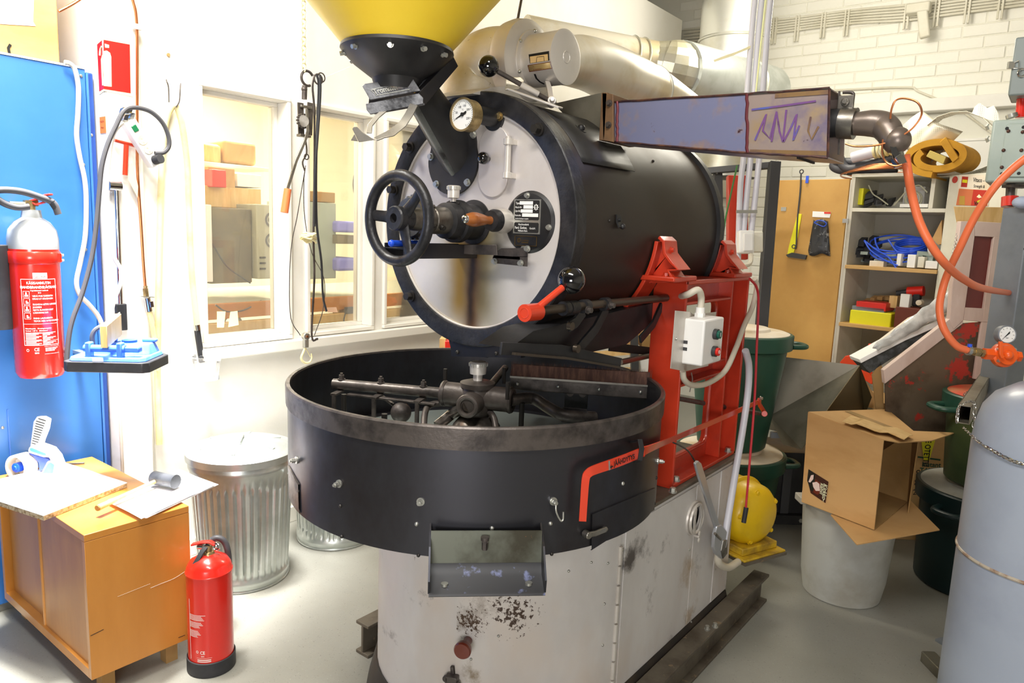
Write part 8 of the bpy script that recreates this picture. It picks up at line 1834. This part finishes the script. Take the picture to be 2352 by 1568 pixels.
r = root('red_pipe_stub', 'red pipe stub standing on the grey post under the green switch box', 'pipe', dp(2318, 470, 2.5))
B().cyl(dp(2319, 474, 2.52), dp(2320, 452, 2.52), .026, n=28).build('pipe_sleeve', M['ered'], r)
B().cyl(dp(2320, 452, 2.52), dp(2322, 415, 2.52), .014, n=16).box(dp(2335, 428, 2.5), (.07, .05, .01), (crx, cfv, Z_)).build('box_bracket', M['iron'], r)
B().sph(dp(2348, 465, 2.45), .03, 16, 10, (1, 1, .7)).build('crumpled_rag', mat('rag', '#aab6cc', .8, bump=.8, bs=30), cat='rag', label='crumpled pale blue rag on top of the grey post')
# ---- regulator, gauge and gas hose
DR = 1.98
r = root('gas_regulator', 'bright orange gas regulator with round pressure gauge above the cylinder', 'regulator', dp(2300, 815, DR))
rc = dp(2303, 815, DR)
g = B(); n8 = 12
g.lathe(rc, CF, [(0, -.022), (.026, -.022), (.028, -.014), (.033, -.010), (.034, .004), (.03, .012), (0, .014)], 32).build('regulator_body', M['oreg'], r)
for a in (35, 145, 215, 325): d = CX*math.cos(math.radians(a))+CU*math.sin(math.radians(a)); B().cyl(rc+d*.026-CF*.012, rc+d*.026-CF*.019, .0048, n=14).build('body_screw', M['bolt'], r)
B().cyl(dp(2260, 812, DR), dp(2281, 813, DR), .0165, n=6).cyl(dp(2281, 813, DR), rc, .012, n=20).cyl(rc, dp(2335, 818, DR), .012, n=20).cyl(dp(2333, 818, DR), dp(2342, 818, DR), .015, n=6).build('union_nut', M['oreg'], r)
B().ribbon([dp(2298, 784, DR-.03), dp(2298, 812, DR-.03), dp(2303, 822, DR-.03)], .009, CX, .007).sph(rc-CF*.022, .013, 18, 10).build('tap_lever', M['oreg'], r, bevel=.001)
B().cyl(dp(2231, 806, DR), dp(2262, 810, DR), .0085, n=18).cyl(dp(2238, 807, DR), dp(2250, 809, DR), .0125, n=6).cyl(dp(2252, 810, DR), dp(2259, 811, DR), .0115, n=6).build('hose_union', M['brass'], r)
B().cyl(dp(2222, 804, DR), dp(2229, 805, DR), .0135, n=24).build('hose_clamp', M['bolt'], r)
B().cyl(dp(2227, 797, DR-.005), dp(2228, 790, DR-.005), .006, n=12).build('clamp_screw', M['cable'], r)
gcn = dp(2313, 768, DR-.005)
gg = B().lathe(gcn+CF*.02, -CF, [(0, 0), (.0245, 0), (.0255, .004), (.0255, .021), (.0235, .023), (.022, .0215)], 40).build('pressure_gauge', M['post'], r)
B().cyl(gcn+CF*.0, gcn-CF*.001, .0225, n=36).build('gauge_dial', M['white'], r)
g = B()
for i in range(9): a = math.radians(225-33*i); d = CX*math.cos(a)+CU*math.sin(a); g.ribbon([gcn-CF*.0015+d*.019, gcn-CF*.0015+d*.0155], .0008, CF.cross(d), .0004)
d = (CX*-.72+CU*-.66).normalized(); g.prism([gcn-CF*.002+d*.018, gcn-CF*.002-d*.009+CU*.003, gcn-CF*.002-d*.009-CX*.0-CU*.003], -CF*.0004); g.text('bar', gcn-CF*.0015-CU*.011, CX, CU, .006, 'CENTER')
g.build('gauge_marks', M['ink'], r, smooth=False)
B().cyl(dp(2312, 790, DR), dp(2310, 800, DR), .008, n=12).build('gauge_stem', M['brass'], r)
pe_ = oy(2076, 375, 1.87)
De = (pe_-EYE).dot(CF)
def hz_(x, y, D): return dp(x, y, D)
B().tube([dp(2080, 356, De), dp(2086, 400, De), dp(2095, 450, De+.02), dp(2112, 510, De+.03), dp(2140, 565, De+.03), dp(2175, 610, De+.05), dp(2215, 642, De+.15), dp(2262, 663, De+.35), dp(2340, 674, 2.75), dp(2400, 670, 2.8)], .0095, 14, 8).build('gas_hose', M['ohose'], cat='hose', label='orange gas hose from the burner elbow passing behind the grey post')
B().tube([dp(2222, 804, DR), dp(2200, 796, DR), dp(2180, 775, DR), dp(2164, 745, DR), dp(2158, 705, DR), dp(2166, 660, DR), dp(2180, 620, DR-.02), dp(2204, 570, DR-.06), dp(2238, 500, DR-.1), dp(2280, 435, DR-.14), dp(2325, 388, DR-.16), dp(2380, 345, DR-.18)], .0098, 14, 8).build('gas_hose', M['ohose'], cat='hose', label='orange gas hose from the regulator looping up to the right edge')
# small things on the floor at the right foreground
B().box(oz(2150, 1540, 0)+Z_*.02, (.05, .12, .04), (crx, cfv, Z_)).build('wooden_wedge', M['sheet'], cat='wedge', label='small dusty wedge on the floor left of the gas cylinder foot', bevel=.003)
